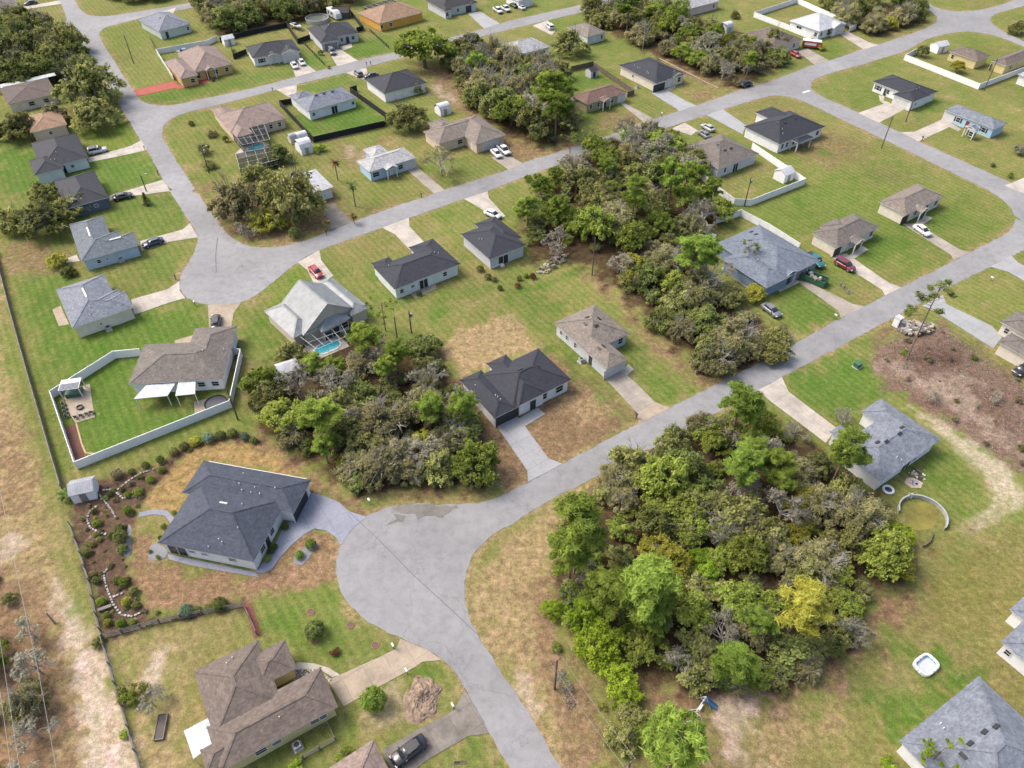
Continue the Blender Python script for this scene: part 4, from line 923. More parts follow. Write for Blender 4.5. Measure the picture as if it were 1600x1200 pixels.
def car(label, kind, color, p, q=None, ang=None, group=None, cat='car', extra=None):
    """p: middle of the car on the survey, q: a point its nose points to"""
    K = CARS[kind]; w = at(p, .5); w.z = .09
    if q is not None: z = at(q, .5); ang = math.atan2(z.y - w.y, z.x - w.x)
    t = thing('parked_' + ('car' if kind == 'sedan' else kind), label, cat, w, ang, group)
    m = MB(); loft(m, [ring(*s) for s in K['body']])
    for s in (1, -1):
        for x in K['ax']: m.lathe([(K['r'] + .07, -.05), (K['r'] + .09, .0), (K['r'] + .07, .03)], 14, (x, s * .88, K['r']), axis='y')
    b = m.build('body', color, t, True)
    m = MB(); loft(m, [ring(x, hw, z0, z1, .10) for x, hw, z0, z1 in K['cab']]); m.build('window', GLASS, t, True)
    x0, x1, hw, z = K['roof']
    m = MB(); m.box(x0, -hw, z - .05, x1, hw, z + .055); m.box(x0 - .35, -hw + .12, z - .06, x0, hw - .12, z + .02)
    for s in (-1, 1):
        cab = K['cab']
        m.bar((cab[1][0], s * (cab[1][1] + .01), cab[1][3] - .04), (cab[0][0] + .05, s * (cab[0][1] + .02), cab[0][3]), .07, .06)
        m.bar((cab[3][0], s * (cab[3][1] + .01), cab[3][3] - .04), (cab[4][0] - .05, s * (cab[4][1] + .02), cab[4][3]), .07, .06)
        m.bar((.05, s * (cab[2][1] + .02), cab[2][3] - .06), (.0, s * (cab[2][1] + .1), cab[2][2] + .02), .09, .06)
    m.build('roof_panel', color, t)
    for x in K['ax']:
        for s in (-1, 1):
            m = MB(); m.lathe([(K['r'] * .8, -.12), (K['r'], -.10), (K['r'], .10), (K['r'] * .8, .12)], 16, (0, 0, 0), axis='y')
            wh = m.build('wheel', TYRE, t, True); wh.location = (x, s * .82, K['r'])
            m = MB(); m.lathe([(K['r'] * .62, -.01), (K['r'] * .62, .13), (K['r'] * .2, .15)] if s > 0 else [(K['r'] * .62, .01), (K['r'] * .62, -.13), (K['r'] * .2, -.15)], 12, axis='y'); m.build('rim', RIM, wh)
    f, r = K['body'][-2], K['body'][1]
    for s in (-1, 1):
        m = MB(); m.box(f[0] + .02, s * (f[1] - .17) - .17, f[3] - .22, f[0] + .24, s * (f[1] - .17) + .17, f[3] - .06); m.build('headlight', LAMP, t)
        m = MB(); m.box(r[0] - .12, s * (r[1] - .14) - .14, r[3] - .24, r[0] + .06, s * (r[1] - .14) + .14, r[3] - .06); m.build('tail_light', TAIL, t)
        m = MB(); m.box(.72, s * .97 - .09, K['cab'][0][2] - .02, .92, s * .97 + .09, K['cab'][0][2] + .12); m.build('mirror', color, t)
    m = MB(); m.box(f[0] + .12, -.5, f[2] + .06, f[0] + .34, .5, f[2] + .2); m.build('grille', CHROME, t)
    if K.get('bed'):
        m = MB(); m.box(-2.62, -.72, 1.085, -.82, .72, 1.10); m.build('truck_bed', plain('bed_liner', (.05, .05, .055), .8), t)
        m = MB()
        for s in (-1, 1): m.box(-2.7, s * .82 - .08, 1.08, -.75, s * .82 + .08, 1.2)
        m.box(-2.74, -.8, 1.08, -2.64, .8, 1.2); m.build('bed_rail', color, t)
    return t
PBK, PWH, PSV, PRD = paint('black', (.018, .018, .022)), paint('white', (.68, .68, .68)), paint('silver', (.42, .42, .42)), paint('red', (.36, .03, .035))
PBL, PGR, PMR, PTL, PDB = paint('blue', (.02, .035, .09)), paint('grey', (.17, .18, .19)), paint('maroon', (.17, .022, .035)), paint('teal', (.02, .17, .16)), paint('steel_blue', (.06, .14, .22))
car('black sedan on the drive of the far top left corner house', 'sedan', PBK, (1,192,20), (1,120,32))
jeep = car('white off road car with black roof before the mint walled navy roofed house', 'suv', PWH, (1,610,945), (1,680,930))
m = MB(); m.box(-1.95, -.8, 1.74, .2, .8, 1.80); m.build('black_top', PBK, jeep)
car('black sedan beside the navy blue walled house', 'sedan', PBK, (5,770,30), (5,840,15))
car('dark blue sedan before the pale blue house', 'sedan', PBL, (5,957,320), (5,880,345))
car('black car tucked before the garage of the taupe roofed house', 'sedan', PBK, (5,1350,815), (5,1353,760))
car('bright red sedan before the grey metal roofed pool house', 'sedan', PRD, (6,376,502), (6,410,540))
car('white sedan on the drive above the pine shaded navy roof', 'sedan', PWH, (6,1480,142), (6,1530,165))
car('left of two white sedans before the house with two dark shutters', 'sedan', PWH, (2,240,412), (2,262,440))
car('right of two white sedans before the house with two dark shutters', 'sedan', PWH, (2,286,392), (2,306,416))
car('dark grey wagon before the grey garage door', 'suv', PGR, (2,474,326), (2,492,350))
car('grey wagon on the drive of the long navy roofed house', 'suv', PGR, (2,640,462), (2,618,440))
car('dark car beside the corner of the long navy roofed house', 'sedan', PBK, (2,722,475), (2,690,480))
car('left of two white pickups at the top edge', 'pickup', PWH, (2,1512,68), (2,1545,90))
car('right of two white pickups at the top edge', 'pickup', PWH, (2,1560,58), (2,1590,78))
car('small white sedan across the upper street at the top', 'sedan', PWH, (3,57,47), (3,30,32))
car('dark sedan at the top of the street behind the two pickups', 'sedan', PBK, (3,12,35), (3,-20,18))
car('white wagon on the drive near the black windowed white house', 'suv', PWH, (3,235,170), (3,210,150))
car('white sedan left of the white pickup at the tan house', 'sedan', PWH, (2,1502,962), (2,1530,990))
car('white pickup right of the white sedan at the tan house', 'pickup', PWH, (2,1548,942), (2,1585,975))
car('silver sedan on the grass by the taupe pyramid roof', 'sedan', PSV, (3,1224,800), (3,1180,775))
car('grey car between the silver sedan and the taupe pyramid roof', 'sedan', PGR, (3,1200,842), (3,1170,822))
car('black wagon standing on the dirt verge of the upper road', 'suv', PBK, (3,1462,530), (3,1510,515))
car('bright red sedan on the grass beside the red trailer', 'sedan', PRD, (4,172,343), (4,215,365))
car('dark car at the trees beside the far road junction', 'sedan', PBK, (4,948,22), (4,985,20))
car('white sedan before the small cream house with tan roof', 'sedan', PWH, (8,964,243), (8,1010,275))
car('maroon wagon on the lawn beside the small taupe roofed house', 'suv', PMR, (8,480,462), (8,530,490), cat='wagon')
car('teal pickup parked beside the slate blue house', 'pickup', PTL, (8,292,432), (8,340,478), cat='pickup')
car('black sedan with grey sheen beside the red dirt patch', 'sedan', PGR, (8,20,742), (8,65,775))
car('black sedan on the stained concrete drive at the bottom edge', 'sedan', PBK, (14,955,1097), (14,870,1160))
car('black car at the right edge below the long cream wall', 'sedan', PBK, (8,1590,1112), (8,1560,1130))
car('steel blue pickup in the back yard of the rose roofed brick house', 'pickup', PDB, (1,1155,330), (1,1100,322), cat='pickup')
car('white sedan half hidden by trees above the slate blue house', 'sedan', PWH, (7,1210,272), (7,1270,285))
car('dark car among the oaks beside the faded brown roof', 'sedan', PSV, (1,450,492), (1,480,485))

# ================================================================ poles, sheds, pools and yard things
POLEW = plain('pole_timber', (.13, .10, .08), .9, 0, .3); CONCP = plain('pole_concrete', (.35, .33, .30), .8)
def utility_pole(label, base, top, arm=True, can=False, lamp=False, mat=None, name='utility_pole', h=None):
    b = at(base); d = ray(top); k = b.y / d.y
    z = CAM_H + d.z * (math.hypot(b.x, b.y) / math.hypot(d.x, d.y)) if h is None else h
    z = max(1.6, min(13, z))
    t = thing(name, label, 'pole', b, GA)
    m = MB(); m.tube((0, 0, 0), (0, 0, z), .16, .10, 8); m.build('pole', mat or POLEW, t)
    if arm:
        m = MB(); m.bar((-.9, .12, z - .5), (.9, .12, z - .5), .12, .1); m.build('crossarm', POLEW, t)
        for x in (-.8, 0, .8):
            m = MB(); m.lathe([(.05, 0), (.07, .08), (.03, .2)], 8, (x, .12 if x else 0, z - .45 if x else z)); m.build('insulator', METAL, t)
    if can:
        m = MB(); m.lathe([(.24, 0), (.27, .05), (.27, .75), (.2, .85)], 12, (.38, 0, z - 1.6)); m.build('transformer', METAL, t)
    if lamp:
        m = MB(); m.bar((0, 0, z - .1), (1.1, -.3, z + .2), .06); m.box(1.0, -.5, z + .14, 1.5, -.2, z + .26); m.build('lamp_arm', METAL, t)
    return t, z
POLES = [('tall pole on the verge by the mid street bend at right', (1377,232), (1396,182), 1, 0), ('pole with lamp in the lawn of the far left corner lot', (209,99), (192,54), 0, 0, 1),
 ('pole beside the dark roofed corner house and its white garage', (1415,190), (1431,135), 1, 0), ('pole at the corner of the white fence, far right', (1537,142), (1556,91), 1, 0),
 ('pole in the middle wood above the tan roofed house', (925,430), (930,371), 0, 0), ('pole carrying a white transformer beside the grey pool house', (643,520), (637,486), 0, 1),
 ('thin pole left of the transformer pole by the pool house', (621,531), (615,495), 0, 0), ('pole beside the corner of the white vinyl fence by the oval pond', (372,656), (351,607), 0, 0),
 ('pole with lamp beside the pool cage of the rose tiled house', (327,271), (316,230), 0, 1, 1), ('pale pole with transformer in the upper thicket clearing', (1004,78), (1008,34), 0, 1),
 ('pole inside the white shed yard fence', (1163,322), (1172,277), 0, 1), ('pole beside the twig pile on the road verge', (866.5,1077), (870,1031), 1, 0),
 ('pole at the bottom edge under the bright pine', (975,1225), (971,1185), 1, 0), ('black lamp post on the lawn beside the navy blue walled house', (229,299), (219,274), 0, 0, 1), ('short pale post standing alone in the sandy strip', (86,974), (70,958), 0, 0)]
PZ = {}
for i, a in enumerate(POLES):
    t, z = utility_pole(a[0], a[1], a[2], a[3], a[4], len(a) > 5, CONCP if 'pale' in a[0] else None); PZ[i] = (t, z)
WIRE = plain('power_cable', (.30, .29, .28), .6)
def wire(label, P, r=.018, sag=.6, group=None):
    m = MB()
    for a, b in zip(P, P[1:]):
        a, b = Vector(a), Vector(b); n = 10; pr = a
        for k in range(1, n + 1):
            t = k / n; q = a.lerp(b, t) - Vector((0, 0, sag * 4 * t * (1 - t))); m.tube(pr, q, r, r, 5, False); pr = q
    return tag(m.build('power_cable', WIRE), label, 'cable', group)
t11, z11 = PZ[11]; t12, z12 = PZ[12]
for k, (dx, nm) in enumerate(((-.8, 'left'), (.8, 'right'))):
    off = Vector((math.cos(GA) * dx, math.sin(GA) * dx, -.3))
    wire(nm + ' cable of the pair strung between the twig pile pole and the bottom pole', [t11.location + Vector((0, 0, z11)) + off, t12.location + Vector((0, 0, z12)) + off], .02)
for k, (l, pts) in enumerate((('rightmost of three pale power cables over the left strip', [(0,765),(27,900),(62,1060),(92,1225)]), ('middle of three pale power cables over the left strip', [(-12,930),(0,1000),(18,1120),(34,1225)]), ('leftmost of three pale power cables over the left strip', [(-8,1045),(0,1082),(10,1150),(20,1225)]))):
    wire(l, [at(p, 10.0) for p in pts], .028, .02)

def shed(label, p, w, d, h, wall, roof, ang=None, kind='gable', name='garden_shed', dface=1):
    t = thing(name, label, 'shed', at(p), GA if ang is None else ang)
    m = MB(); m.box(-w / 2, -d / 2, 0, w / 2, d / 2, h)
    rh = .28 * d
    for s in (-1, 1): m.add([(s * (w / 2 - .01), -d / 2, h), (s * (w / 2 - .01), d / 2, h), (s * (w / 2 - .01), 0, h + rh)], [(0, 1, 2)])
    m.build('wall', wall, t)
    m = MB(); o = .15
    if kind == 'gable': pr = [(-d / 2 - o, h - .08), (0, h + rh), (d / 2 + o, h - .08)]
    else: pr = [(-d / 2 - .05, h - .05), (-d / 2 * .75, h + rh * .75), (-d * .2, h + rh * 1.15), (d * .2, h + rh * 1.15), (d / 2 * .75, h + rh * .75), (d / 2 + .05, h - .05)]
    for (y0, z0), (y1, z1) in zip(pr, pr[1:]):
        m.add([(-w / 2 - o, y0, z0), (w / 2 + o, y0, z0), (w / 2 + o, y1, z1), (-w / 2 - o, y1, z1), (-w / 2 - o, y0, z0 + .07), (w / 2 + o, y0, z0 + .07), (w / 2 + o, y1, z1 + .07), (-w / 2 - o, y1, z1 + .07)], [(3, 2, 1, 0), (4, 5, 6, 7), (0, 1, 5, 4), (1, 2, 6, 5), (2, 3, 7, 6), (3, 0, 4, 7)])
    m.build('roof', roof, t)
    m = MB(); m.box(-.5, -d / 2 - .04, .05, .5, -d / 2 - .005, min(1.9, h - .1)); dn = m.build('door', SHUT if wall is W['grey'] else METAL, t)
    m = MB(); m.box(.35, -d / 2 - .08, .9, .42, -d / 2 - .03, 1.05); m.build('handle', BLACK, dn)
    return t
WR = seam_metal('shed_white_roof', (.60, .62, .64)); GRR = seam_metal('shed_grey_roof', (.36, .38, .42)); DKR = shingle('shed_dark_roof', (.05, .05, .055))
shed('white garden shed with grey gable roof at the mulched garden corner', (136,772), 3.4, 3.0, 2.1, W['white'], GRR, GA - .3)
shed('white shed in the white fenced yard beside the taupe pyramid roof', (1223,280), 3.6, 3.4, 2.3, W['white'], WR, GA)
shed('white shed behind the yellow brick house', (1465,80), 4.6, 3.6, 2.3, W['white'], WR, GA - .2)
shed('pale barn roofed shed beside the pink house lawn', (1134,49), 3.6, 3.4, 2.0, W['sage'], WR, GA, 'barn')
shed('long white barn roofed shed beside the green lawn fence', (476,236), 3.2, 4.4, 1.9, W['white'], WR, GA, 'barn')
shed('white domed shed at the corner of the green lawn fence', (472,220), 2.6, 2.6, 1.7, W['grey'], WR, GA, 'barn')
shed('small grey shed left of the long white barn shed', (459,222), 2.2, 2.2, 1.7, W['tan'], GRR, GA, 'barn')
shed('white domed shed behind the tan tiled house', (692,177), 3.4, 3.4, 1.9, W['white'], WR, GA, 'barn')
shed('small grey shed with dark roof inside the brown board fence', (924,119), 2.8, 2.8, 2.2, W['grey'], DKR, GA)
shed('narrow white shed under the dark oak', (854,112), 2.4, 2.4, 2.6, W['white'], WR, GA)
shed('dark shed beside the white motorhome', (534,27), 6, 4.4, 2.3, plain('dark_shed_wall', (.06, .07, .08)), DKR, GA - .5)
shed('white roofed canopy behind the brick house fence', (358,69), 3.6, 3.0, 2.2, W['white'], WR, GA)
shed('small white shed half hidden by the oak beside the pool house', (452,585), 3.6, 3.0, 2.0, W['white'], WR, GA - .1)

CAGE = plain('white_cage_frame', (.50, .51, .50), .4); DECK = CC
def screen_mat(name, a):
    m = bpy.data.materials.new(name); m.use_nodes = True; nt = m.node_tree; nt.nodes.clear()
    o = nt.nodes.new('ShaderNodeOutputMaterial'); x = nt.nodes.new('ShaderNodeMixShader'); t = nt.nodes.new('ShaderNodeBsdfTransparent'); d = nt.nodes.new('ShaderNodeBsdfDiffuse')
    d.inputs[0].default_value = (.03, .032, .035, 1); x.inputs[0].default_value = a
    nt.links.new(t.outputs[0], x.inputs[1]); nt.links.new(d.outputs[0], x.inputs[2]); nt.links.new(x.outputs[0], o.inputs[0]); return m
SCR = {0: screen_mat('clear_insect_screen', .10), 1: screen_mat('dark_insect_screen', .5)}
def cage(label, base, hts, rails_n, nm='screen_enclosure', sub=3, dark=1):
    """aluminium screen cage: base corners in order, heights at those corners"""
    P = [at(p) for p in base]; c = sum(P, Vector()) / len(P); P = [p - c for p in P]
    T = [p + Vector((0, 0, h)) for p, h in zip(P, hts)]
    t = thing(nm, label, 'pool cage', c)
    m = MB(); n = len(P)
    for i in range(n):
        j = (i + 1) % n
        for k in range(sub + 1):
            a, b = P[i].lerp(P[j], k / sub), T[i].lerp(T[j], k / sub)
            m.bar(a, b, .055)
        m.bar(T[i], T[j], .07); m.bar(P[i].lerp(T[i], .45), P[j].lerp(T[j], .45), .05)
    m.build('wall_frame', CAGE, t)
    m = MB()
    for k in range(1, rails_n): m.bar(T[0].lerp(T[1], k / rails_n), T[3].lerp(T[2], k / rails_n), .06)
    for k in range(1, 3): m.bar(T[0].lerp(T[3], k / 3), T[1].lerp(T[2], k / 3), .06)
    m.build('roof_frame', CAGE, t)
    m = MB(); m.add(T, [tuple(range(n))]); m.build('roof_screen', SCR[dark], t)
    for i in range(n): j = (i + 1) % n; m = MB(); m.quad(P[i], P[j], T[j], T[i]); m.build('wall_screen', SCR[dark], t)
    return t
cage('white screen cage over the turquoise swimming pool', [(6,235,925),(6,525,860),(6,583,960),(6,395,1045)], (2.7, 2.9, 2.5, 2.5), 4, dark=0)
cage('screen cage behind the rose tiled house', [(1,1450,860),(2,60,830),(2,100,925),(1,1530,960)], (2.9, 3.0, 2.5, 2.5), 5)
cage('white screen cage behind the orange house', [(2,680,88),(2,850,38),(2,890,58),(2,725,110)], (2.6, 2.6, 2.8, 2.8), 5)
cage('white screen cage beside the white metal roof under the oaks', [(372,254),(430,243),(438,262),(378,278)], (2.5, 2.5, 2.4, 2.4), 4)
def pool(label, pts, z=.09):
    P = [at(p) for p in pts]; c = sum(P, Vector()) / len(P); Q = chaikin([tuple((p - c).xy) for p in P])
    t = thing('swimming_pool', label, 'pool', c)
    m = MB(); m.slab(Q, .0, z + .02); m.build('water', water_mat(), t)
    m = MB()
    for a, b in zip(Q, Q[1:] + Q[:1]): m.bar((*a, z), (*b, z), .3, .1)
    m.build('coping', WHITE, t)
pool('turquoise swimming pool with pale coping inside the white cage', [(6,352,978),(6,500,915),(6,545,963),(6,385,1030)])
pool('small blue pool beside the rose tiled house', [(1,1530,930),(2,40,885),(2,65,925),(1,1560,950)])
POOLW = plain('pool_wall_sheet', (.42, .43, .42), .6, 0, .2)
def round_pool(label, p, r, h, arc=(0, 360), water=None, dark=False, sy=1.0):
    t = thing('round_pool', label, 'pool', at(p))
    m = MB(); n = 40; a0, a1 = math.radians(arc[0]), math.radians(arc[1])
    for k in range(n):
        u, v = a0 + (a1 - a0) * k / n, a0 + (a1 - a0) * (k + 1) / n
        A, B = (r * math.cos(u), sy * r * math.sin(u)), (r * math.cos(v), sy * r * math.sin(v))
        m.bar((*A, h / 2), (*B, h / 2), .10, h); m.bar((*A, h), (*B, h), .22, .07)
    m.build('pool_wall', POOLW if not dark else MESHB, t)
    if water:
        m = MB(); m.slab([((r - .1) * math.cos(6.283 * k / 32), sy * (r - .1) * math.sin(6.283 * k / 32)) for k in range(32)], 0, h * .8); m.build('water', water, t)
    return t
round_pool('round white walled pool beside the dark shed, upper left', (496,33), 4.2, 1.3, water=plain('murky_water', (.16, .17, .15), .2))
rp = round_pool('sunken round pool ring of white sheet on the lawn below the grey roofed house', (1440,806), 3.5, .75, (-50, 172))
m = MB(); m.bar((-1.0, 3.2, 0), (-1.0, 3.5, 1.3), .08); m.bar((-.4, 3.2, 0), (-.4, 3.5, 1.3), .08)
for k in range(4): m.bar((-1.0, 3.25 + .07 * k, .3 + .28 * k), (-.4, 3.25 + .07 * k, .3 + .28 * k), .07)
m.build('ladder', FRAME, rp)
sheet('pool_bed', [(1413,806),(1420,790),(1438,782),(1460,790),(1470,806),(1462,822),(1440,832),(1420,824)], .03, concrete('yellow_grass', srgb(150, 142, 64, .74), .5, False), .2, True)
round_pool('dark oval pond behind the white vinyl fence', (338,631), 1.9, .3, water=plain('dark_liner', (.03, .035, .05), .3), dark=True)
def soft_pool():
    t = thing('inflatable_pool', 'white and blue inflatable paddling pool on the lush lawn', 'paddling pool', at((16,983,562)), GA - .05)
    m = MB(); n = 32
    def sup(k, a, b, e=.5): u = 6.2832 * k / n; c, s = math.cos(u), math.sin(u); return (a * math.copysign(abs(c) ** e, c), b * math.copysign(abs(s) ** e, s))
    for z in (.16, .42):
        for k in range(n): m.tube((*sup(k, 1.45, 1.05), z), (*sup(k + 1, 1.45, 1.05), z), .2, .2, 10)
    m.build('pool_ring', plain('white_pvc', (.72, .76, .78), .3), t, True)
    m = MB()
    for k in range(n): m.tube((*sup(k, 1.40, 1.0), .29), (*sup(k + 1, 1.40, 1.0), .29), .19, .19, 8)
    m.build('ring_band', plain('blue_pvc', (.10, .38, .55), .3), t, True)
    m = MB(); m.slab([sup(k, 1.3, .95) for k in range(n)], .02, .12); m.build('pool_floor', plain('pale_pvc', (.55, .58, .62), .3), t)
soft_pool()

def playset():
    t = thing('swing_set', 'white framed swing set with blue slide on the leaf litter lawn', 'swing set', at((15,1160,850)), math.radians(50))
    fr = plain('white_tube', (.62, .66, .70), .4); bl = plain('blue_slide', (.05, .15, .28), .5)
    m = MB()
    for x in (-2.6, -.6, 1.4):
        for s in (-1, 1): m.tube((x, s * 1.0, 0), (x, 0, 2.1), .04, .04, 8)
        m.tube((x, -.62, .8), (x, .62, .8), .04, .04, 6)
    m.tube((-2.6, 0, 2.1), (1.4, 0, 2.1), .05, .05, 8); m.build('frame', fr, t)
    for x in (-1.9, -1.2):
        m = MB(); m.tube((x - .2, 0, 2.1), (x - .2, .1, .5), .015); m.tube((x + .2, 0, 2.1), (x + .2, .1, .5), .015); m.build('chain', CHROME, t)
        m = MB(); m.box(x - .25, -.02, .46, x + .25, .22, .50); m.build('swing_seat', bl, t)
    m = MB(); m.box(.1, -.18, .55, 1.0, .18, .6); m.build('glider_bench', fr, t)
    m = MB()
    for k in range(8):
        x0, x1 = 1.5 + k * .2, 1.7 + k * .2; z0, z1 = 1.15 * (1 - k / 8) ** 1.2 + .15, 1.15 * (1 - (k + 1) / 8) ** 1.2 + .15
        e = lambda x, y, z: (1.4 + (x - 1.4) * .3 + y * .95, -(x - 1.4) * .95 + y * .3, z)
        m.bar(e(x0, 0, z0), e(x1, 0, z1), .6, .06)
        for s in (-1, 1): m.bar(e(x0, s * .3, z0 + .1), e(x1, s * .3, z1 + .1), .08, .24)
    m.build('slide', bl, t)
playset()

def ac(label, p):
    t = thing('air_conditioner', label, 'air conditioner', at(p), GA)
    m = MB(); m.box(-.42, -.42, .08, .42, .42, .85); m.build('casing', plain('ac_casing', (.45, .46, .45), .5), t)
    m = MB(); m.lathe([(.34, 0), (.34, .03), (.1, .05)], 16, (0, 0, .85)); m.build('fan_grille', BLACK, t)
    m = MB(); m.box(-.6, -.6, 0, .6, .6, .08); m.build('base_slab', plain('slab_concrete', (.45, .43, .40)), t)
ac('air conditioner by the cream wall of the slate grey roofed house', (5,683,862)); ac('air conditioner by the pale blue house wall', (5,760,432)); ac('air conditioner by the yellow house wall', (14,262,1070)); ac('air conditioner by the left wall of the tan roofed house', (7,432,1060)); ac('air conditioner by the cream left wall of the black garage house', (3,782,552))
def dumpster():
    t = thing('skip', 'green waste skip heaped with junk before the slate blue house', 'skip', at((8,284,560)), math.radians(-40))
    g = plain('skip_green', (.03, .13, .07), .6)
    m = MB(); L, w, h = 2.6, 1.15, 1.3
    m.box(-L, -w, .15, L, w, .25)
    for s in (-1, 1):
        m.bar((-L, s * w, .2 + h / 2), (L, s * w, .2 + h / 2), .08, h); m.bar((s * L, -w, .2 + h / 2), (s * L, w, .2 + h / 2), .08, h)
        for k in range(7): m.bar((-L + .2 + k * .8, s * (w + .05), .2), (-L + .2 + k * .8, s * (w + .05), h + .2), .1, .08)
        m.bar((-L, s * w, h + .2), (L, s * w, h + .2), .16, .1)
    m.build('bin', g, t)
    r = random.Random(5)
    for k in range(9):
        m = MB(); m.box(-.3, -.25, 0, .3, .25, r.uniform(.3, .6)); o = m.build('junk', [WHITE, BLACK, CO, WOODB, METAL][k % 5], t)
        o.location = (r.uniform(-2.1, 2.1), r.uniform(-.75, .75), 1.05); o.rotation_euler = (r.uniform(-.4, .4), r.uniform(-.4, .4), r.uniform(0, 3)); o.scale = (r.uniform(.7, 1.8),) * 3
dumpster()
def trailer():
    t = thing('box_trailer', 'red and white fire truck like box trailer beside the white fence', 'trailer', at((4,265,300)), math.radians(-20))
    t['label'] = 'red box trailer with white roof on the drive beside the white fence'
    m = MB(); m.box(-3, -1.15, .6, 3, 1.15, 2.5); m.build('body', PRD, t)
    m = MB(); m.box(-3.05, -1.2, 2.5, 3.05, 1.2, 2.62); m.build('roof', WHITE, t)
    m = MB(); m.box(-2.2, -1.18, 1.2, 1.6, -1.155, 2.0); m.build('side_panel', WHITE, t)
    for x in (-1.2, 1.2):
        for s in (-1, 1):
            m = MB(); m.lathe([(.3, -.12), (.38, -.1), (.38, .1), (.3, .12)], 14, axis='y'); o = m.build('wheel', TYRE, t); o.location = (x, s * 1.05, .38)
trailer()
def rv():
    t = thing('motorhome', 'white motorhome behind the black fence near the dark shed', 'motorhome', at((2,492,112)), math.radians(-52))
    m = MB(); loft(m, [ring(-3.6, 1.1, .5, 3.0, .2), ring(-3.5, 1.2, .45, 3.1, .2), ring(2.4, 1.2, .45, 3.1, .2), ring(3.4, 1.15, .45, 2.3, .2), ring(3.6, 1.05, .5, 1.5, .2)]); m.build('body', PWH, t)
    for x in (-2, .2): 
        m = MB(); m.box(x - .5, -1.23, 1.5, x + .5, -1.205, 2.2); m.build('window', GLASS, t)
    m = MB(); m.box(-1, -.4, 3.1, 0, .4, 3.3); m.build('roof_unit', METAL, t)
    for x in (-2.2, 2.3):
        for s in (-1, 1): m = MB(); m.lathe([(.3, -.12), (.4, -.1), (.4, .1), (.3, .12)], 14, axis='y'); o = m.build('wheel', TYRE, t); o.location = (x, s * 1.0, .4)
rv()
def boat():
    t = thing('motor_boat', 'white motor boat on a trailer inside the black fence', 'boat', at((2,255,182)), math.radians(-45))
    m = MB(); rs = []
    for x, hw, z0 in ((-2.8, 1.0, .75), (-1, 1.15, .65), (1, 1.1, .7), (2.2, .75, .85), (3.1, .12, 1.2)):
        rs.append([(x, 0, z0), (x, hw * .7, z0 + .25), (x, hw, 1.5 + max(0, x) * .06), (x, hw * .8, 1.52 + max(0, x) * .06), (x, -hw * .8, 1.52 + max(0, x) * .06), (x, -hw, 1.5 + max(0, x) * .06), (x, -hw * .7, z0 + .25)])
    loft(m, rs); m.build('hull', PWH, t)
    m = MB(); m.box(-2, -.7, 1.53, .2, .7, 1.6); m.build('cockpit', CO, t)
    m = MB(); loft(m, [ring(.2, .8, 1.5, 2.1, .1), ring(.9, .7, 1.5, 1.6, .04)]); m.build('windscreen', GLASS, t)
    m = MB(); m.box(-3.3, -.25, .8, -2.8, .25, 2.0); m.build('outboard_motor', BLACK, t)
    m = MB(); m.bar((-2.6, 0, .55), (4.2, 0, .5), .14); m.bar((-1, -1, .5), (-1, 1, .5), .12); m.build('trailer_frame', METAL, t)
    for s in (-1, 1): m = MB(); m.lathe([(.25, -.1), (.3, -.08), (.3, .08), (.25, .1)], 12, axis='y'); o = m.build('wheel', TYRE, t); o.location = (-1, s * 1.15, .3)
boat()
def mailbox(label, p, col):
    t = thing('mailbox', label, 'mailbox', at(p), GA)
    m = MB(); m.box(-.06, -.06, 0, .06, .06, 1.0); m.build('post', WOODG if col is not BLACK else BLACK, t)
    m = MB(); m.box(-.14, -.28, 1.0, .14, .28, 1.16); m.lathe([(.14, -.28), (.14, .28)], 12, (0, 0, 1.16), axis='y'); m.build('box', col, t)
    m = MB(); m.box(.15, .05, 1.1, .17, .1, 1.4); m.build('flag', TAIL, t)
MBX = [('black mailbox at the slate grey roofed house on the first cul de sac', (5,1100,548), BLACK), ('white mailbox beside the drive of the taupe roofed house', (5,1222,712), WHITE), ('black mailbox by the palm shaded old drive', (6,440,268), BLACK), ('black mailbox beside the pale blue house drive', (6,1035,38), BLACK), ('white mailbox by the olive house drive', (3,935,728), WHITE), ('white mailbox on the lawn of the slate blue house', (8,415,795), WHITE), ('white mailbox beside the yellow house drive', (14,945,612), WHITE), ('pale mailbox at the upper corner of the yellow house drive', (14,860,455), WHITE), ('white mailbox on the verge by the stained drive', (14,1232,828), WHITE), ('black mailbox on the verge near the upper left drive', (1,990,1095), BLACK), ('black mailbox by the street opposite the white house with grey roof', (2,106,575), BLACK), ('black mailbox left of the pair on the upper street', (2,692,412), BLACK), ('black mailbox right of the pair on the upper street', (2,718,408), BLACK), ('dark mailbox by the sky blue house drive', (4,960,880), BLACK), ('white mailbox on the lawn by the long concrete drive', (8,1388,560), WHITE), ('black mailbox by the tan roofed house drive', (11,775,215), BLACK), ('white mailbox by the paved cul de sac drive', (10,712,750), WHITE), ('white mailbox beside the mint house drive', (1,908,940), BLACK)]
MBX[-1] = ('black mailbox at the end of the mint walled house drive', (1,908,940), BLACK)
for a in MBX: mailbox(*a)
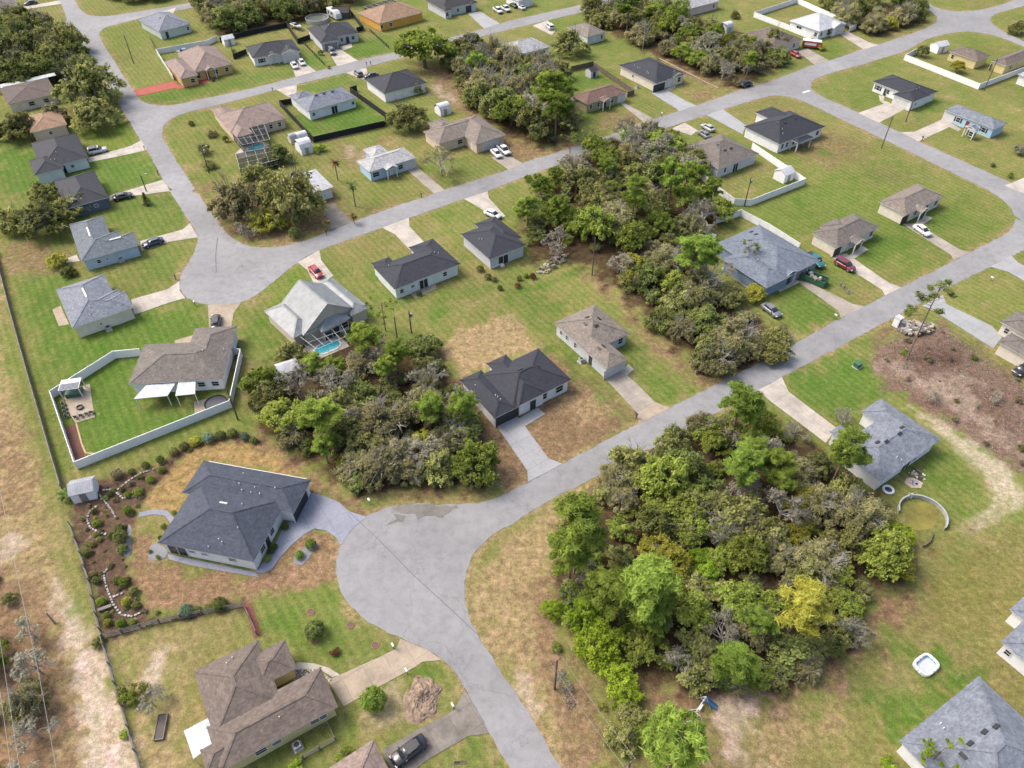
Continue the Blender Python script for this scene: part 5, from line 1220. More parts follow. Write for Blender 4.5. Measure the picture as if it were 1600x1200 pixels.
def rocks(name, label, cat, pts, mats, n, smin, smax, seed, hump=0, parts=False):
    """a heap of separate irregular pieces inside an outline, one heap = one thing"""
    P = [at(p) for p in pts]; c = sum(P, Vector()) / len(P); Q = [(p - c).xy for p in P]
    r = random.Random(seed); m = MB(); xs = [q.x for q in Q]; ys = [q.y for q in Q]; R = max(max(map(abs, xs)), max(map(abs, ys)))
    k = 0; tries = 0
    while k < n and tries < n * 40:
        tries += 1
        x, y = r.uniform(min(xs), max(xs)), r.uniform(min(ys), max(ys))
        ins = False
        for i in range(len(Q)):
            a, b = Q[i], Q[(i + 1) % len(Q)]
            if (a.y > y) != (b.y > y) and x < (b.x - a.x) * (y - a.y) / (b.y - a.y) + a.x: ins = not ins
        if not ins: continue
        k += 1; s = smin + (smax - smin) * r.random() ** 2; z = hump * max(0, 1 - (math.hypot(x, y) / R)) * r.uniform(.6, 1) if hump > .2 else 0
        a = r.uniform(0, 6.28); e = r.uniform(-.5, .5); L = s * r.uniform(1, 2.6)
        d = Vector((math.cos(a) * math.cos(e), math.sin(a) * math.cos(e), math.sin(e)))
        m.bar(Vector((x, y, z + s * .4)) - d * L / 2, Vector((x, y, z + s * .4)) + d * L / 2, s, s * r.uniform(.5, 1), r.randrange(len(mats)))
    o = m.build(name, mats); o.location = c
    return tag(o, label, cat)
RK = [plain('pale_rubble', (.50, .46, .40)), plain('grey_rubble', (.36, .34, .32)), plain('tan_rubble', (.42, .34, .25)), plain('dark_rubble', (.17, .14, .12))]
LOG = [plain('pale_wood', (.42, .36, .29)), plain('grey_branch', (.24, .22, .20)), plain('dark_branch', (.12, .10, .085))]
rocks('rubble_pile', 'pile of pale rubble and broken wood beside the leaning pine', 'rubble', [(1400,510),(1425,505),(1455,505),(1460,518),(1435,525),(1405,521)], RK, 170, .2, .7, 3, .9)
rocks('stump_pile', 'row of pale cut stumps below the garden pines', 'stumps', [(838,425),(866,400),(888,398),(884,410),(862,425),(845,430)], LOG, 90, .18, .5, 4, .8)
rocks('twig_pile', 'long pile of grey cut branches beside the road verge pole', 'branches', [(868,1050),(880,1045),(893,1070),(900,1105),(888,1110),(872,1080)], LOG[1:], 420, .04, .1, 5, 1.0)
def soil_heap():
    P = [at(p) for p in [(632,1088),(650,1070),(675,1072),(684,1098),(668,1118),(645,1112)]]; c = sum(P, Vector()) / 6; rg = random.Random(6)
    t = thing('soil_heap', 'heap of brown soil and roots on the lawn between two drives', 'soil heap', c)
    V, Fc, n, k = [], [], 40, 12; ph = [rg.uniform(0, 6.28) for _ in range(12)]
    for j in range(k + 1):
        for i in range(n):
            a = 6.2832 * i / n; q = j / k; R = 2.7 * (1 + .16 * math.sin(2 * a + ph[0]) + .10 * math.sin(5 * a + ph[1]) + .06 * math.sin(9 * a + ph[2]))
            x, y = q * R * math.cos(a), q * R * math.sin(a)
            z = .75 * (1 - q ** 1.4) * (1 + .35 * math.sin(2.3 * x + ph[3]) * math.sin(2.1 * y + ph[4])) + (rg.uniform(-.09, .12) if 0 < j < k else 0)
            V.append((x, y, max(-.02, z) if j < k else -.03))
    for j in range(k):
        for i in range(n): Fc.append((j * n + i, (j + 1) * n + i, (j + 1) * n + (i + 1) % n, j * n + (i + 1) % n))
    m = MB(); m.add(V, Fc); m.build('mound', plain('brown_soil', (.30, .22, .155), .95, 0, .55, 1.6), t)
    m = MB()
    for _ in range(70):
        a, q = rg.uniform(0, 6.28), rg.uniform(.1, 1.05); b = Vector((2.3 * q * math.cos(a), 2.3 * q * math.sin(a), .7 * (1 - min(1, q)) + .08)); d = Vector((rg.uniform(-1, 1), rg.uniform(-1, 1), rg.uniform(-.2, .3))) * rg.uniform(.2, .6)
        m.tube(b - d, b + d, .03, .015, 4)
    m.build('roots', LOG[1], t)
soil_heap()
rocks('branch_heap', 'scattered dark cut branches before the slate blue house lawn', 'branches', [(1303,440),(1312,442),(1332,458),(1326,460)], LOG[1:], 60, .08, .22, 7, .4)
rocks('brush_litter', 'grey brown brush and twigs strewn over the cleared lot', 'brush', [(1362,560),(1402,525),(1470,508),(1500,530),(1600,596),(1690,670),(1600,740),(1520,690),(1440,635),(1390,600)], LOG + [plain('purple_brush', (.22, .16, .145)), plain('rusty_brush', (.26, .18, .14))], 9000, .03, .10, 8, .1)['kind'] = 'stuff'
rocks('stone_bed', 'bed of brown pebbles beside the curved walk of the yellow house', 'pebbles', [(440,1060),(448,1048),(470,1046),(490,1046),(505,1056),(520,1062),(500,1068),(470,1068)], RK, 380, .08, .2, 9, .05)
rocks('patio_clutter', 'heap of tarps, boxes and toys on the patio behind the grey roofed house', 'clutter', [(1417,738),(1432,728),(1445,735),(1447,752),(1428,762),(1416,752)], [WHITE, PDB, RK[1], RK[2], RK[0], RK[3], BLACK], 34, .15, .45, 10, .2)
t = thing('ring_lounger', 'round white ring lying beside the grey roofed house wall', 'ring', at((12,750,664)))
m = MB(); m.lathe([(.85, 0), (1.0, .15), (.85, .35), (.6, .3), (.6, 0)], 24); m.build('rim', WHITE, t, True); m = MB(); m.lathe([(.59, 0), (.59, .12), (.05, .13)], 20); m.build('basket', PBL, t)
t = thing('play_mat', 'tan hexagonal mat among the patio clutter', 'mat', at((12,910,620)))
m = MB(); m.slab([(1.5 * math.cos(k * 1.047), 1.2 * math.sin(k * 1.047)) for k in range(6)], .03, .10); m.build('mat', RK[2], t); m = MB(); m.slab([(.8 * math.cos(k * 1.047), .7 * math.sin(k * 1.047)) for k in range(6)], .09, .125); m.build('mat_centre', CB, t)
def simple_box(name, label, cat, p, parts, ang=None):
    t = thing(name, label, cat, at(p), GA if ang is None else ang)
    for nm, b, mt in parts: m = MB(); m.box(*b); m.build(nm, mt, t)
    return t
GREEN = plain('utility_green', (.05, .14, .09), .6)
simple_box('utility_cabinet', 'green utility cabinet on the lawn by the lower road', 'cabinet', (8,555,1092), [('casing', (-.6,-.5,.1,.6,.5,.95), GREEN), ('lid', (-.65,-.55,.95,.65,.55,1.03), GREEN), ('base', (-.75,-.65,0,.75,.65,.1), plain('slab_concrete', (.45,.43,.4)))])
simple_box('portable_toilet', 'white portable toilet beside the rubble pile', 'toilet', (8,798,838), [('cabin', (-.6,-.6,.1,.6,.6,2.1), W['white']), ('roof', (-.66,-.66,2.1,.66,.66,2.3), WR), ('door', (-.4,-.63,.15,.4,-.6,1.95), GGREY)])
simple_box('raised_bed', 'timber raised garden bed on the dry lawn of the yellow house', 'garden bed', (13,1010,948), [('side_board', (-.6,-1.6,0,-.52,1.6,.45), WOODG), ('side_board', (.52,-1.6,0,.6,1.6,.45), WOODG), ('end_board', (-.52,-1.6,0,.52,-1.52,.45), WOODG), ('end_board', (-.52,1.52,0,.52,1.6,.45), WOODG), ('soil', (-.51,-1.51,0,.51,1.51,.36), plain('dark_soil', (.07,.05,.04)))], math.radians(8))
simple_box('timber_bench', 'low grey bench in the mulched garden', 'bench', (13,660,208), [('seat', (-.9,-.25,.42,.9,.25,.5), WOODG), ('leg', (-.8,-.2,0,-.65,.2,.42), WOODG), ('leg', (.65,-.2,0,.8,.2,.42), WOODG)], math.radians(25))
simple_box('picnic_set', 'white outdoor sofa by the back door of the pine shaded house', 'sofa', (6,1490,465), [('seat', (-1.2,-.4,0,1.2,.4,.45), WHITE), ('backrest', (-1.2,.3,.45,1.2,.5,.9), WHITE)])
simple_box('picnic_set', 'white outdoor lounger right of the white sofa by the back door', 'lounger', (6,1530,455), [('seat', (-.4,-1,0,.4,1,.4), WHITE), ('backrest', (-.4,.8,.4,.4,1.0,.9), WHITE)])
# grill pergola and patio seats inside the white fence
t = thing('patio_pergola', 'slatted pergola with dark roof panels in the white fenced yard', 'pergola', at((9,470,60)), math.radians(12))
m = MB(); m.box(-1.7,-1.4,2.3,1.7,1.4,2.4)
m.build('frame_roof', WHITE, t)
for k in range(4): m = MB(); m.box(-1.55+k*.8,-1.3,2.42,-.85+k*.8,.2,2.47); m.build('dark_panel', PBL, t)
for x in (-1.6,1.6):
    for y in (-1.3,1.3): m = MB(); m.box(x-.07,y-.07,0,x+.07,y+.07,2.3); m.build('post', WHITE, t)
m = MB(); m.box(-1.3,-1.1,.0,1.3,.9,.9); m.build('hot_tub', GREEN, t)
for k, p in enumerate(((405,135),(412,160),(418,185),(425,208),(480,215),(515,205),(550,195),(580,185))):
    t = thing('patio_chair', 'dark metal patio chair ' + ('along the white fence edge of the paved pad' if k < 4 else 'along the near edge of the paved pad'), 'chair', at((9,*p)), math.radians(10 if k < 4 else 100), 'dark chairs lining the fenced paved pad')
    m = MB(); m.box(-.28,-.28,.4,.28,.28,.46); m.build('seat', BLACK, t); m = MB(); m.box(-.3,-.28,.46,-.24,.28,1.0); m.build('backrest', plain('green_grey_metal',(.12,.17,.16),.5), t)
    for x in (-.24,.24):
        for y in (-.24,.24): m = MB(); m.box(x-.03,y-.03,0,x+.03,y+.03,.4); m.build('leg', BLACK, t)
t = thing('fire_pit', 'small dark fire pit in the middle of the paved pad', 'fire pit', at((9,502,152)))
m = MB(); m.lathe([(.55,0),(.6,.4),(.45,.42),(.4,.1)], 16); m.build('bowl', BLACK, t); m = MB(); m.lathe([(.39,.0),(.39,.2)], 12); m.build('ash', CO, t)
strip('mulch_bed', [(9,440,275),(9,450,350),(9,490,460)], 2.0, .05, concrete('red_mulch', (.16,.065,.045), .4, False)); strip('bed_edging', [(9,478,250),(9,510,370),(9,535,432),(9,605,440)], .25, .1, plain('orange_edging',(.5,.33,.18)))
strip('mulch_bed', [(13,1550,185),(13,1590,300),(402,992)], 1.0, .05, concrete('red_mulch2', (.20,.07,.05), .3, False))
# stone edging lines of the mulched garden: each line of stones is one border
STN = [plain('edge_stone', (.40,.40,.39)), plain('edge_stone_dark', (.24,.24,.235))]
def edging(label, pts, n, tile):
    P = [at((tile,*p)) for p in pts]; c = P[0].copy(); m = MB(); r = random.Random(len(pts))
    Ls = [0]
    for a, b in zip(P, P[1:]): Ls.append(Ls[-1] + (b - a).length)
    k = 0; s = 0.0
    while s < Ls[-1]:
        while k < len(P) - 2 and Ls[k + 1] < s: k += 1
        u = (s - Ls[k]) / max(.01, Ls[k + 1] - Ls[k]); q = P[k].lerp(P[k + 1], u) - c; d = (P[k + 1] - P[k]).normalized()
        m.bar(q - d * .17 + Vector((0,0,.1)), q + d * .17 + Vector((0,0,.1)), r.uniform(.18,.34), .16, r.randrange(2)); s += r.uniform(.4, .62)
    o = m.build('stone_border', STN); o.location = c; tag(o, label, 'stone edging')
edging('stone border beside the white shed running to the lawn tip', [(650,665),(700,662),(740,690),(770,718),(830,705),(895,703)], 0, 9)
edging('stone border looping round the small round bush below the white shed', [(600,770),(560,800),(545,850),(565,900),(620,930),(660,940)], 0, 9)
edging('stone border climbing from the shed towards the clipped bushes', [(740,660),(800,610),(880,560),(960,535)], 0, 9)
edging('stone border crossing below the shed door', [(620,690),(660,740),(700,790),(725,840)], 0, 9)
edging('stone border curving through the lower mulched garden', [(650,0),(670,80),(710,180),(760,245),(830,255),(915,215)], 0, 13)
edging('short stone border beside the lower garden shrubs', [(715,130),(780,105)], 0, 13)
edging('stone border on the left of the lower garden gravel', [(640,1200),(665,1165),(690,1145)], 0, 9)
for l, p in (('mulch ring with no plant nearest the garden tree', (14,342,225)), ('mulch ring in the lawn middle beside the cul de sac', (14,592,308)), ('mulch ring nearest the yellow house drive', (14,745,433)), ('mulch ring round the dark garden tree', (14,365,405))):
    t = thing('tree_ring', l, 'tree ring', at(p)); m = MB(); m.lathe([(.5,0),(.52,.1),(.45,.1),(.45,0)], 20); m.build('edging', plain('brick_edging',(.30,.13,.09)), t); m = MB(); m.lathe([(.45,0),(.45,.05),(.05,.07)], 20); m.build('mulch', plain('ring_mulch',(.13,.06,.045)), t)
# small flag on the lawn at the bottom edge
t = thing('flag_pole', 'flag with red and white stripes on a pole at the bottom edge lawn', 'flag', at((14,1250,1240)))
m = MB(); m.tube((0,0,0),(0,0,4.4),.05,.04,8); m.build('pole', METAL, t)
m = MB()
for k in range(7): m.add([(.03,0,4.2-k*.16),(1.5,.1,4.1-k*.16),(1.5,.1,3.94-k*.16),(.03,0,4.04-k*.16)], [(0,1,2,3)], k % 2)
m.add([(.03,-.02,4.21),(.65,.02,4.17),(.65,.02,3.6),(.03,-.02,3.63)], [(0,1,2,3)], 2); m.build('flag', [TAIL, WHITE, PBL], t)
# ================================================================ trees
def tint_mesh(name, quads, tints, mat):
    n = len(quads); V = np.array(quads).reshape(-1, 3)
    me = bpy.data.meshes.new(name)
    me.vertices.add(n * 4); me.loops.add(n * 4); me.polygons.add(n)
    me.vertices.foreach_set('co', V.ravel()); me.loops.foreach_set('vertex_index', np.arange(n * 4, dtype=np.int32))
    me.polygons.foreach_set('loop_start', np.arange(0, n * 4, 4, dtype=np.int32))
    me.update(calc_edges=True)
    a = me.attributes.new('tint', 'FLOAT', 'FACE'); a.data.foreach_set('value', np.clip(np.array(tints), 0, 1).astype(np.float32))
    me.materials.append(mat); me.validate(); return me
def leaf_cloud(rng, lobes, per, size, spread=.55, aspect=1.0, up=.45, shell=.55):
    """leaf faces scattered in clumps over the lobes (centre, radii, clumps)"""
    Q, T = [], []
    for (c, r, ncl) in lobes:
        lobe_t = rng.normal(.5, .14)
        for k in range(ncl):
            d = rng.normal(size=3); d /= np.linalg.norm(d)
            if d[2] < -.5: d[2] *= -.6
            rad = shell + (1 - shell) * rng.random() ** .5
            cc = np.array(c) + d * np.array(r) * rad
            ct = lobe_t + rng.normal(0, .13)
            n_ = max(3, int(per * rng.uniform(.5, 1.5)))
            P = cc + rng.normal(size=(n_, 3)) * np.array(r) * spread * .33
            for p in P:
                nrm = d * .6 + rng.normal(size=3) * .62; nrm[2] += up + .6; nrm /= np.linalg.norm(nrm)
                t1 = np.cross(nrm, rng.normal(size=3)); t1 /= np.linalg.norm(t1) + 1e-9; t2 = np.cross(nrm, t1)
                s = size * rng.uniform(.6, 1.35); a = t1 * s * aspect; b = t2 * s / aspect
                Q.append([p - a, p - b * .8, p + a, p + b * .8]); T.append(ct + rng.normal(0, .13))
    return Q, T
def limb(mb, p, q, r0, r1, rng, bend=.12, seg=4, n=5):
    p, q = np.array(p, float), np.array(q, float); L = np.linalg.norm(q - p); pr = p; off = rng.normal(size=3) * L * bend
    for k in range(1, seg + 1):
        t = k / seg; x = p + (q - p) * t + off * math.sin(t * math.pi); x0 = r0 + (r1 - r0) * (k - 1) / seg; x1 = r0 + (r1 - r0) * k / seg
        mb.tube(Vector(pr), Vector(x), x0, x1, n, False); pr = x
def branchy(mb, rng, p, d, L, r, depth, tips=None, spread=.6, n=4):
    q = p + d * L; limb(mb, p, q, r, r * .62, rng, .08, 3, n if depth > 1 else 3)
    if depth == 0:
        if tips is not None: tips.append(q)
        return
    for k in range(rng.integers(2, 5)):
        e = d + rng.normal(size=3) * spread; e[2] += .08; e /= np.linalg.norm(e)
        s = rng.uniform(.55, 1.0); branchy(mb, rng, p + (q - p) * s, e, L * rng.uniform(.55, .8), r * .55, depth - 1, tips, spread, n)
BARK = plain('grey_bark', (.16, .14, .12), .95, 0, .35); PBARK = plain('pine_bark', (.17, .125, .10), .95, 0, .35); PALE = plain('pale_dead_wood', (.36, .34, .31), .95, 0, .25); DBARK = plain('dark_bark', (.075, .065, .055), .95)
k_ = 1.0
LM = dict(
 oak=leaf_mat('oak_leaf', (.115, .128, .040), (.365, .375, .140), .45), moss=leaf_mat('mossy_leaf', (.145, .142, .062), (.440, .420, .210), .45),
 dark=leaf_mat('dark_evergreen_leaf', (.08, .105, .030), (.255, .295, .098), .4), pine=leaf_mat('pine_needle', (.10, .150, .026), (.300, .40, .078), .45),
 green=leaf_mat('fresh_green_leaf', (.130, .170, .030), (.350, .420, .095), .46), lime=leaf_mat('lime_leaf', (.150, .240, .022), (.37, .50, .060), .45),
 gold=leaf_mat('golden_leaf', (.22, .225, .034), (.46, .46, .090), .42), bare=leaf_mat('lichen_twig', (.15, .145, .105), (.36, .345, .26), .25),
 brown=leaf_mat('dry_brown_leaf', (.11, .095, .055), (.28, .235, .145), .25), palm=leaf_mat('palm_frond', (.06, .10, .025), (.20, .27, .08), .3), drypalm=leaf_mat('dry_frond', (.14, .10, .045), (.34, .25, .12), .3), bluish=leaf_mat('bluish_leaf', (.08, .13, .085), (.24, .34, .22), .3),
 rust=leaf_mat('rust_leaf', (.12, .05, .03), (.28, .12, .07), .3))
PROTO = {}
def crown_lobes(rng, n, flat=.62, rr=(.30, .48), ncl=(5, 9), low=-.15, wide=.72):
    L = []
    for k in range(n):
        a = rng.uniform(0, 6.283); q = math.sqrt(rng.random()) * wide; z = low + (1 - q * q) * .62 * rng.uniform(.35, 1.05)
        r = rng.uniform(*rr); L.append(((q * math.cos(a), q * math.sin(a), z * flat / .62), (r, r, r * .75), int(rng.integers(*ncl))))
    return L
def proto(kind, v):
    """unit crown (radius 1, centred at the crown's middle) and matching trunk reaching down to the ground"""
    key = (kind, v)
    if key in PROTO: return PROTO[key]
    rng = np.random.default_rng(abs(hash((len(kind) * 131 + ord(kind[0]) * 17 + ord(kind[-1]), v))) % 99991)
    tr = MB(); hc = HC[kind]; base = np.array([0, 0, -hc]); leafm = LM[LEAF[kind]]; bark = BARK
    if kind in ('oak', 'moss', 'green', 'lime', 'gold', 'dark', 'brown'):
        L = crown_lobes(rng, 34, .78, (.14, .38), (4, 9), -.48, .86); per = 44; size = .044
        if kind == 'moss': size = .036; per = 54; bark = PALE
        if kind in ('lime', 'gold'): size = .043
        Q, T = leaf_cloud(rng, L, per, size, .62, 1.0 if kind != 'moss' else 1.5, .4, .45)
        end = np.array((rng.normal() * .05, rng.normal() * .05, -.3)); limb(tr, base, end, .07, .05, rng, 0)
        for (c, r, n) in L[:13]:
            limb(tr, base + (end - base) * rng.uniform(.8, .99), np.array(c) + np.array([0, 0, r[2] * .5]), .045, .010, rng, .16)
        if kind in ('moss', 'oak'):
            for k in range(10 if kind == 'moss' else 4):
                d = rng.normal(size=3); d[2] = abs(d[2]) * .6 + .3; d /= np.linalg.norm(d)
                branchy(tr, rng, base + (end - base) * .97, d, .56, .018, 2, None, .5)
    elif kind == 'pine':
        bark = PBARK; L = []
        limb(tr, base, (0, 0, .75), .075, .02, rng, 0, 6, 7)
        for k in range(38):
            a = rng.uniform(0, 6.283); z = rng.uniform(-.7, .8); q = (1 - .55 * max(0, z)) * rng.uniform(.3, .95) * (1 if z > -.4 else .8)
            c = np.array((q * math.cos(a), q * math.sin(a), z + .08)); r = rng.uniform(.13, .24)
            L.append((c, (r * 1.25, r * 1.25, r * .75), int(rng.integers(5, 9)))); limb(tr, (0, 0, z - .12), c, .018, .007, rng, .08, 3, 4)
        Q, T = leaf_cloud(rng, L, 40, .050, .8, 2.2, .5, .25)
    elif kind == 'bare':
        bark = PALE; tips = []
        limb(tr, base, (0, 0, -.45), .06, .045, rng, 0)
        for k in range(7):
            d = rng.normal(size=3); d[2] = abs(d[2]) + .35; d /= np.linalg.norm(d); branchy(tr, rng, np.array((0, 0, -.5)), d, .55, .032, 3, tips, .5)
        L = [(t, (.10, .10, .08), 2) for t in tips]
        Q, T = leaf_cloud(rng, L, 5, .038, 1.0, 1.8, .2, .2)
    elif kind == 'sparse':
        bark = PBARK; L = []
        limb(tr, base, (0, 0, .7), .045, .015, rng, 0, 7, 6)
        for k in range(15):
            a = rng.uniform(0, 6.283); z = rng.uniform(-.7, .85); q = rng.uniform(.35, .95)
            c = np.array((q * math.cos(a), q * math.sin(a), z)); r = rng.uniform(.12, .2); L.append((c, (r, r, r * .6), 3)); limb(tr, (0, 0, z - .15), c, .016, .006, rng, .1, 3, 4)
        Q, T = leaf_cloud(rng, L, 15, .055, .8, 2.0, .4, .2)
    elif kind in ('shrub', 'thicket'):
        L = crown_lobes(rng, 12, .8, (.28, .46), (4, 8), -.38)
        Q, T = leaf_cloud(rng, L, 34, .058, .65, 1.2, .35, .4)
        for k in range(9):
            d = rng.normal(size=3); d[2] = abs(d[2]) + .5; d /= np.linalg.norm(d); branchy(tr, rng, np.array((0, 0, -hc)), d, .75, .02, 2, None, .45)
        bark = PALE if kind == 'thicket' else BARK
    elif kind == 'ball':
        L = [((0, 0, 0), (.82, .82, .85), 110)]; Q, T = leaf_cloud(rng, L, 28, .062, .28, 1.1, .2, .92); tr.tube((0, 0, -hc), (0, 0, 0), .08, .05, 6)
    elif kind == 'cone':
        bark = DBARK; L = [((0, 0, -1 + k * .22), (.7 * (1 - k / 11), .7 * (1 - k / 11), .2), 9) for k in range(10)]; Q, T = leaf_cloud(rng, L, 20, .07, .6, 1.5, .2, .5); limb(tr, base, (0, 0, 1), .06, .01, rng, 0)
    elif kind in ('palm', 'drypalm', 'palmetto'):
        Q, T = [], []; nf = 30
        for k in range(nf):
            a = rng.uniform(0, 6.283); e = rng.uniform(-.5, 1.2); L_ = rng.uniform(.75, 1.0); pr = np.zeros(3); tt = rng.uniform(.2, .9)
            for s in range(9):
                u = (s + 1) / 9; el = e - u * u * 1.25; d = np.array((math.cos(a) * math.cos(el), math.sin(a) * math.cos(el), math.sin(el))); nx = pr + d * L_ / 9
                sd = np.array((-math.sin(a), math.cos(a), 0)); wd = .20 * math.sin(math.pi * min(1, u * .85 + .12))
                for sg in (-1, 1):
                    for h in range(2):
                        b0 = pr + (nx - pr) * h * .5; Q.append([b0, b0 + d * .03, b0 + sd * sg * wd + d * .12 - np.array((0, 0, .07)), b0 + sd * sg * wd * .7 + d * .02 - np.array((0, 0, .05))]); T.append(tt + rng.normal(0, .1))
                pr = nx
        limb(tr, base, (0, 0, 0), .09, .075, rng, .02, 5, 8); bark = plain('palm_trunk', (.22, .19, .16), .95)
    lm = tint_mesh(kind + '_crown', Q, T, leafm); tm = tr.mesh(kind + '_trunk', bark)
    PROTO[key] = (tm, lm); return PROTO[key]
HC = dict(oak=.74, moss=.74, green=.95, lime=1.0, gold=.95, dark=.72, brown=.72, pine=2.3, bare=1.1, sparse=2.2, shrub=.62, thicket=.72, ball=.85, cone=1.15, palm=3.0, drypalm=1.5, palmetto=.7)
LEAF = dict(oak='oak', moss='moss', green='green', lime='lime', gold='gold', dark='dark', brown='brown', pine='pine', bare='bare', sparse='pine', shrub='dark', thicket='moss', ball='dark', cone='dark', palm='palm', drypalm='drypalm', palmetto='palm')
NAME = dict(oak='oak_tree', moss='mossy_oak', green='leafy_tree', lime='young_tree', gold='golden_tree', dark='evergreen_tree', brown='dry_tree', pine='pine_tree', bare='bare_tree', sparse='slender_pine', shrub='shrub', thicket='shrub', ball='clipped_bush', cone='conifer', palm='palm_tree', drypalm='palm_tree', palmetto='palmetto')
CAT = dict(shrub='shrub', thicket='shrub', ball='bush', palm='palm', drypalm='palm', palmetto='palm')
TR = random.Random(11); NV = 5; COUNT = {}
def plant(kind, w, R, label, group=None, leaf=None, squash=1.0, fit=None, lean=0):
    v = TR.randrange(NV if kind in ('oak', 'moss', 'dark', 'thicket', 'shrub', 'green', 'pine', 'bare') else 2)
    tm, lm = proto(kind, v)
    if leaf:
        key = ('re', kind, v, leaf)
        if key not in PROTO: m2 = lm.copy(); m2.materials[0] = LM[leaf]; PROTO[key] = m2
        lm = PROTO[key]
    t = thing(NAME[kind], label, CAT.get(kind, 'tree'), (w.x, w.y, 0), TR.uniform(0, 6.283), group)
    s = R; t.scale = (s * TR.uniform(.86, 1.14), s * TR.uniform(.86, 1.14), s * squash * TR.uniform(.9, 1.12))
    for nm, me in (('trunk' if CAT.get(kind) not in ('shrub', 'bush') else 'stem', tm), ('crown' if CAT.get(kind) not in ('shrub', 'bush') else 'foliage', lm)):
        o = bpy.data.objects.new(nm, me); COL.objects.link(o); o.parent = t; o.location = (0, 0, HC[kind])
    COUNT[kind] = COUNT.get(kind, 0) + 1
    return t
def tree(kind, p, rpx, label, group=None, leaf=None, squash=1.0):
    """crown seen centred at survey pixel p with a radius of rpx survey pixels"""
    z = 3.0; squash *= 1.22 if kind in ('oak', 'moss', 'dark') else 1.0
    for _ in range(5):
        w = at(p, z); R = rpx * mpp(w); z = HC[kind] * R * squash
    return plant(kind, w, R, label, group, leaf, squash)
def inside(x, y, Q):
    ins = False
    for i in range(len(Q)):
        a, b = Q[i], Q[(i + 1) % len(Q)]
        if (a[1] > y) != (b[1] > y) and x < (b[0] - a[0]) * (y - a[1]) / (b[1] - a[1]) + a[0]: ins = not ins
    return ins
TAKEN = []
def fill(pts, gap, mix, where, seed, rmin=2.2, rmax=4.2, keep=None):
    """a dense wood: individual trees scattered with a minimum gap, each of a kind drawn from mix"""
    Q = [tuple(at(p).xy) for p in pts]; r = random.Random(seed); xs = [q[0] for q in Q]; ys = [q[1] for q in Q]; got = []
    area = (max(xs) - min(xs)) * (max(ys) - min(ys))
    kinds = [k for k, n in mix for _ in range(n)]
    for _ in range(int(area / gap ** 2 * 9)):
        x, y = r.uniform(min(xs), max(xs)), r.uniform(min(ys), max(ys))
        if not inside(x, y, Q) or any((x - a) ** 2 + (y - b) ** 2 < gap ** 2 for a, b in got): continue
        got.append((x, y)); k = r.choice(kinds); leaf = None
        if ':' in k: k, leaf = k.split(':')
        R = r.uniform(rmin, rmax) * (.62 if k in ('shrub', 'thicket') else .72 if k in ('lime', 'gold') else .8 if k == 'pine' else 1)
        adj = ADJ.get((k, leaf)) or ADJ[(k, None)]
        plant(k, Vector((x, y, 0)), R, adj + ' ' + where, (NAME[k].replace('_', ' ') + 's ' + where) if k == 'bare' else adj.split()[0] + ' ' + NAME[k].replace('_', ' ') + 's ' + where, leaf, r.uniform(1.1, 1.5) if k in ('oak', 'moss', 'dark', 'green') else 1.0)
ADJ = {('oak', None): 'grey green oak', ('moss', None): 'pale mossy oak', ('dark', None): 'dark green evergreen tree', ('green', None): 'fresh green leafy tree', ('lime', None): 'small lime green young tree', ('gold', None): 'small golden leaved tree', ('pine', None): 'tall bright green pine', ('bare', None): 'bare grey branched tree', ('brown', None): 'dry brown leaved tree', ('shrub', None): 'low dark green shrub', ('thicket', None): 'low grey twiggy shrub', ('shrub', 'brown'): 'low brown leaved shrub', ('shrub', 'oak'): 'low olive green shrub', ('sparse', None): 'slender sparse pine', ('oak', 'dark'): 'deep green broad oak', ('shrub', 'green'): 'low fresh green shrub'}
MIX = [('oak', 5), ('moss', 3), ('dark', 2), ('bare', 3), ('green', 2), ('shrub', 3), ('thicket', 3), ('shrub:brown', 1), ('shrub:oak', 3), ('shrub:green', 1)]
MIX3 = [('oak', 5), ('moss', 5), ('green', 2), ('dark', 2), ('bare', 2), ('thicket', 1), ('shrub:oak', 1), ('pine', 1)]
fill([(890,815),(965,750),(1100,672),(1200,662),(1265,712),(1335,790),(1390,840),(1400,885),(1350,925),(1335,960),(1300,1015),(1235,1062),(1130,1068),(1045,1065),(965,1025),(905,995),(872,930)], 3.7, MIX + [('green', 4), ('shrub:green', 4), ('pine', 2)], 'in the big lower right wood', 1)
fill([(398,622),(432,586),(478,566),(545,572),(590,560),(675,576),(722,640),(765,730),(735,752),(575,752),(488,715),(425,672)], 3.6, MIX + [('dark', 2), ('pine', 2)], 'in the wood above the lower cul de sac', 2)
fill([(825,335),(855,290),(925,240),(1035,210),(1085,252),(1090,300),(1135,345),(1075,395),(1040,400),(950,400),(900,400),(838,395)], 4.2, MIX + [('pine', 3), ('green', 2)], 'in the middle wood by the main road', 3, 2.6, 4.8)
fill([(950,435),(1000,410),(1060,395),(1120,440),(1150,470),(1205,515),(1222,545),(1160,575),(1100,570),(1035,508)], 4.0, MIX, 'in the wood beside the tan roofed house', 4, 2.4, 4.4)
fill([(705,105),(740,75),(800,95),(860,125),(890,190),(862,228),(800,205),(735,165)], 5.0, MIX3, 'in the upper middle thicket', 5, 4.0, 6.2)
fill([(925,5),(1055,25),(1080,40),(1000,75),(980,62),(925,38)], 5.2, MIX3 + [('green', 2)], 'in the wood at the top', 6, 3.6, 5.4)
fill([(1030,62),(1090,48),(1140,70),(1195,82),(1220,98),(1150,135),(1075,105),(1040,85)], 4.6, MIX3 + [('bare', 2), ('thicket', 3)], 'in the brush beside the upper road', 7, 2.9, 4.8)
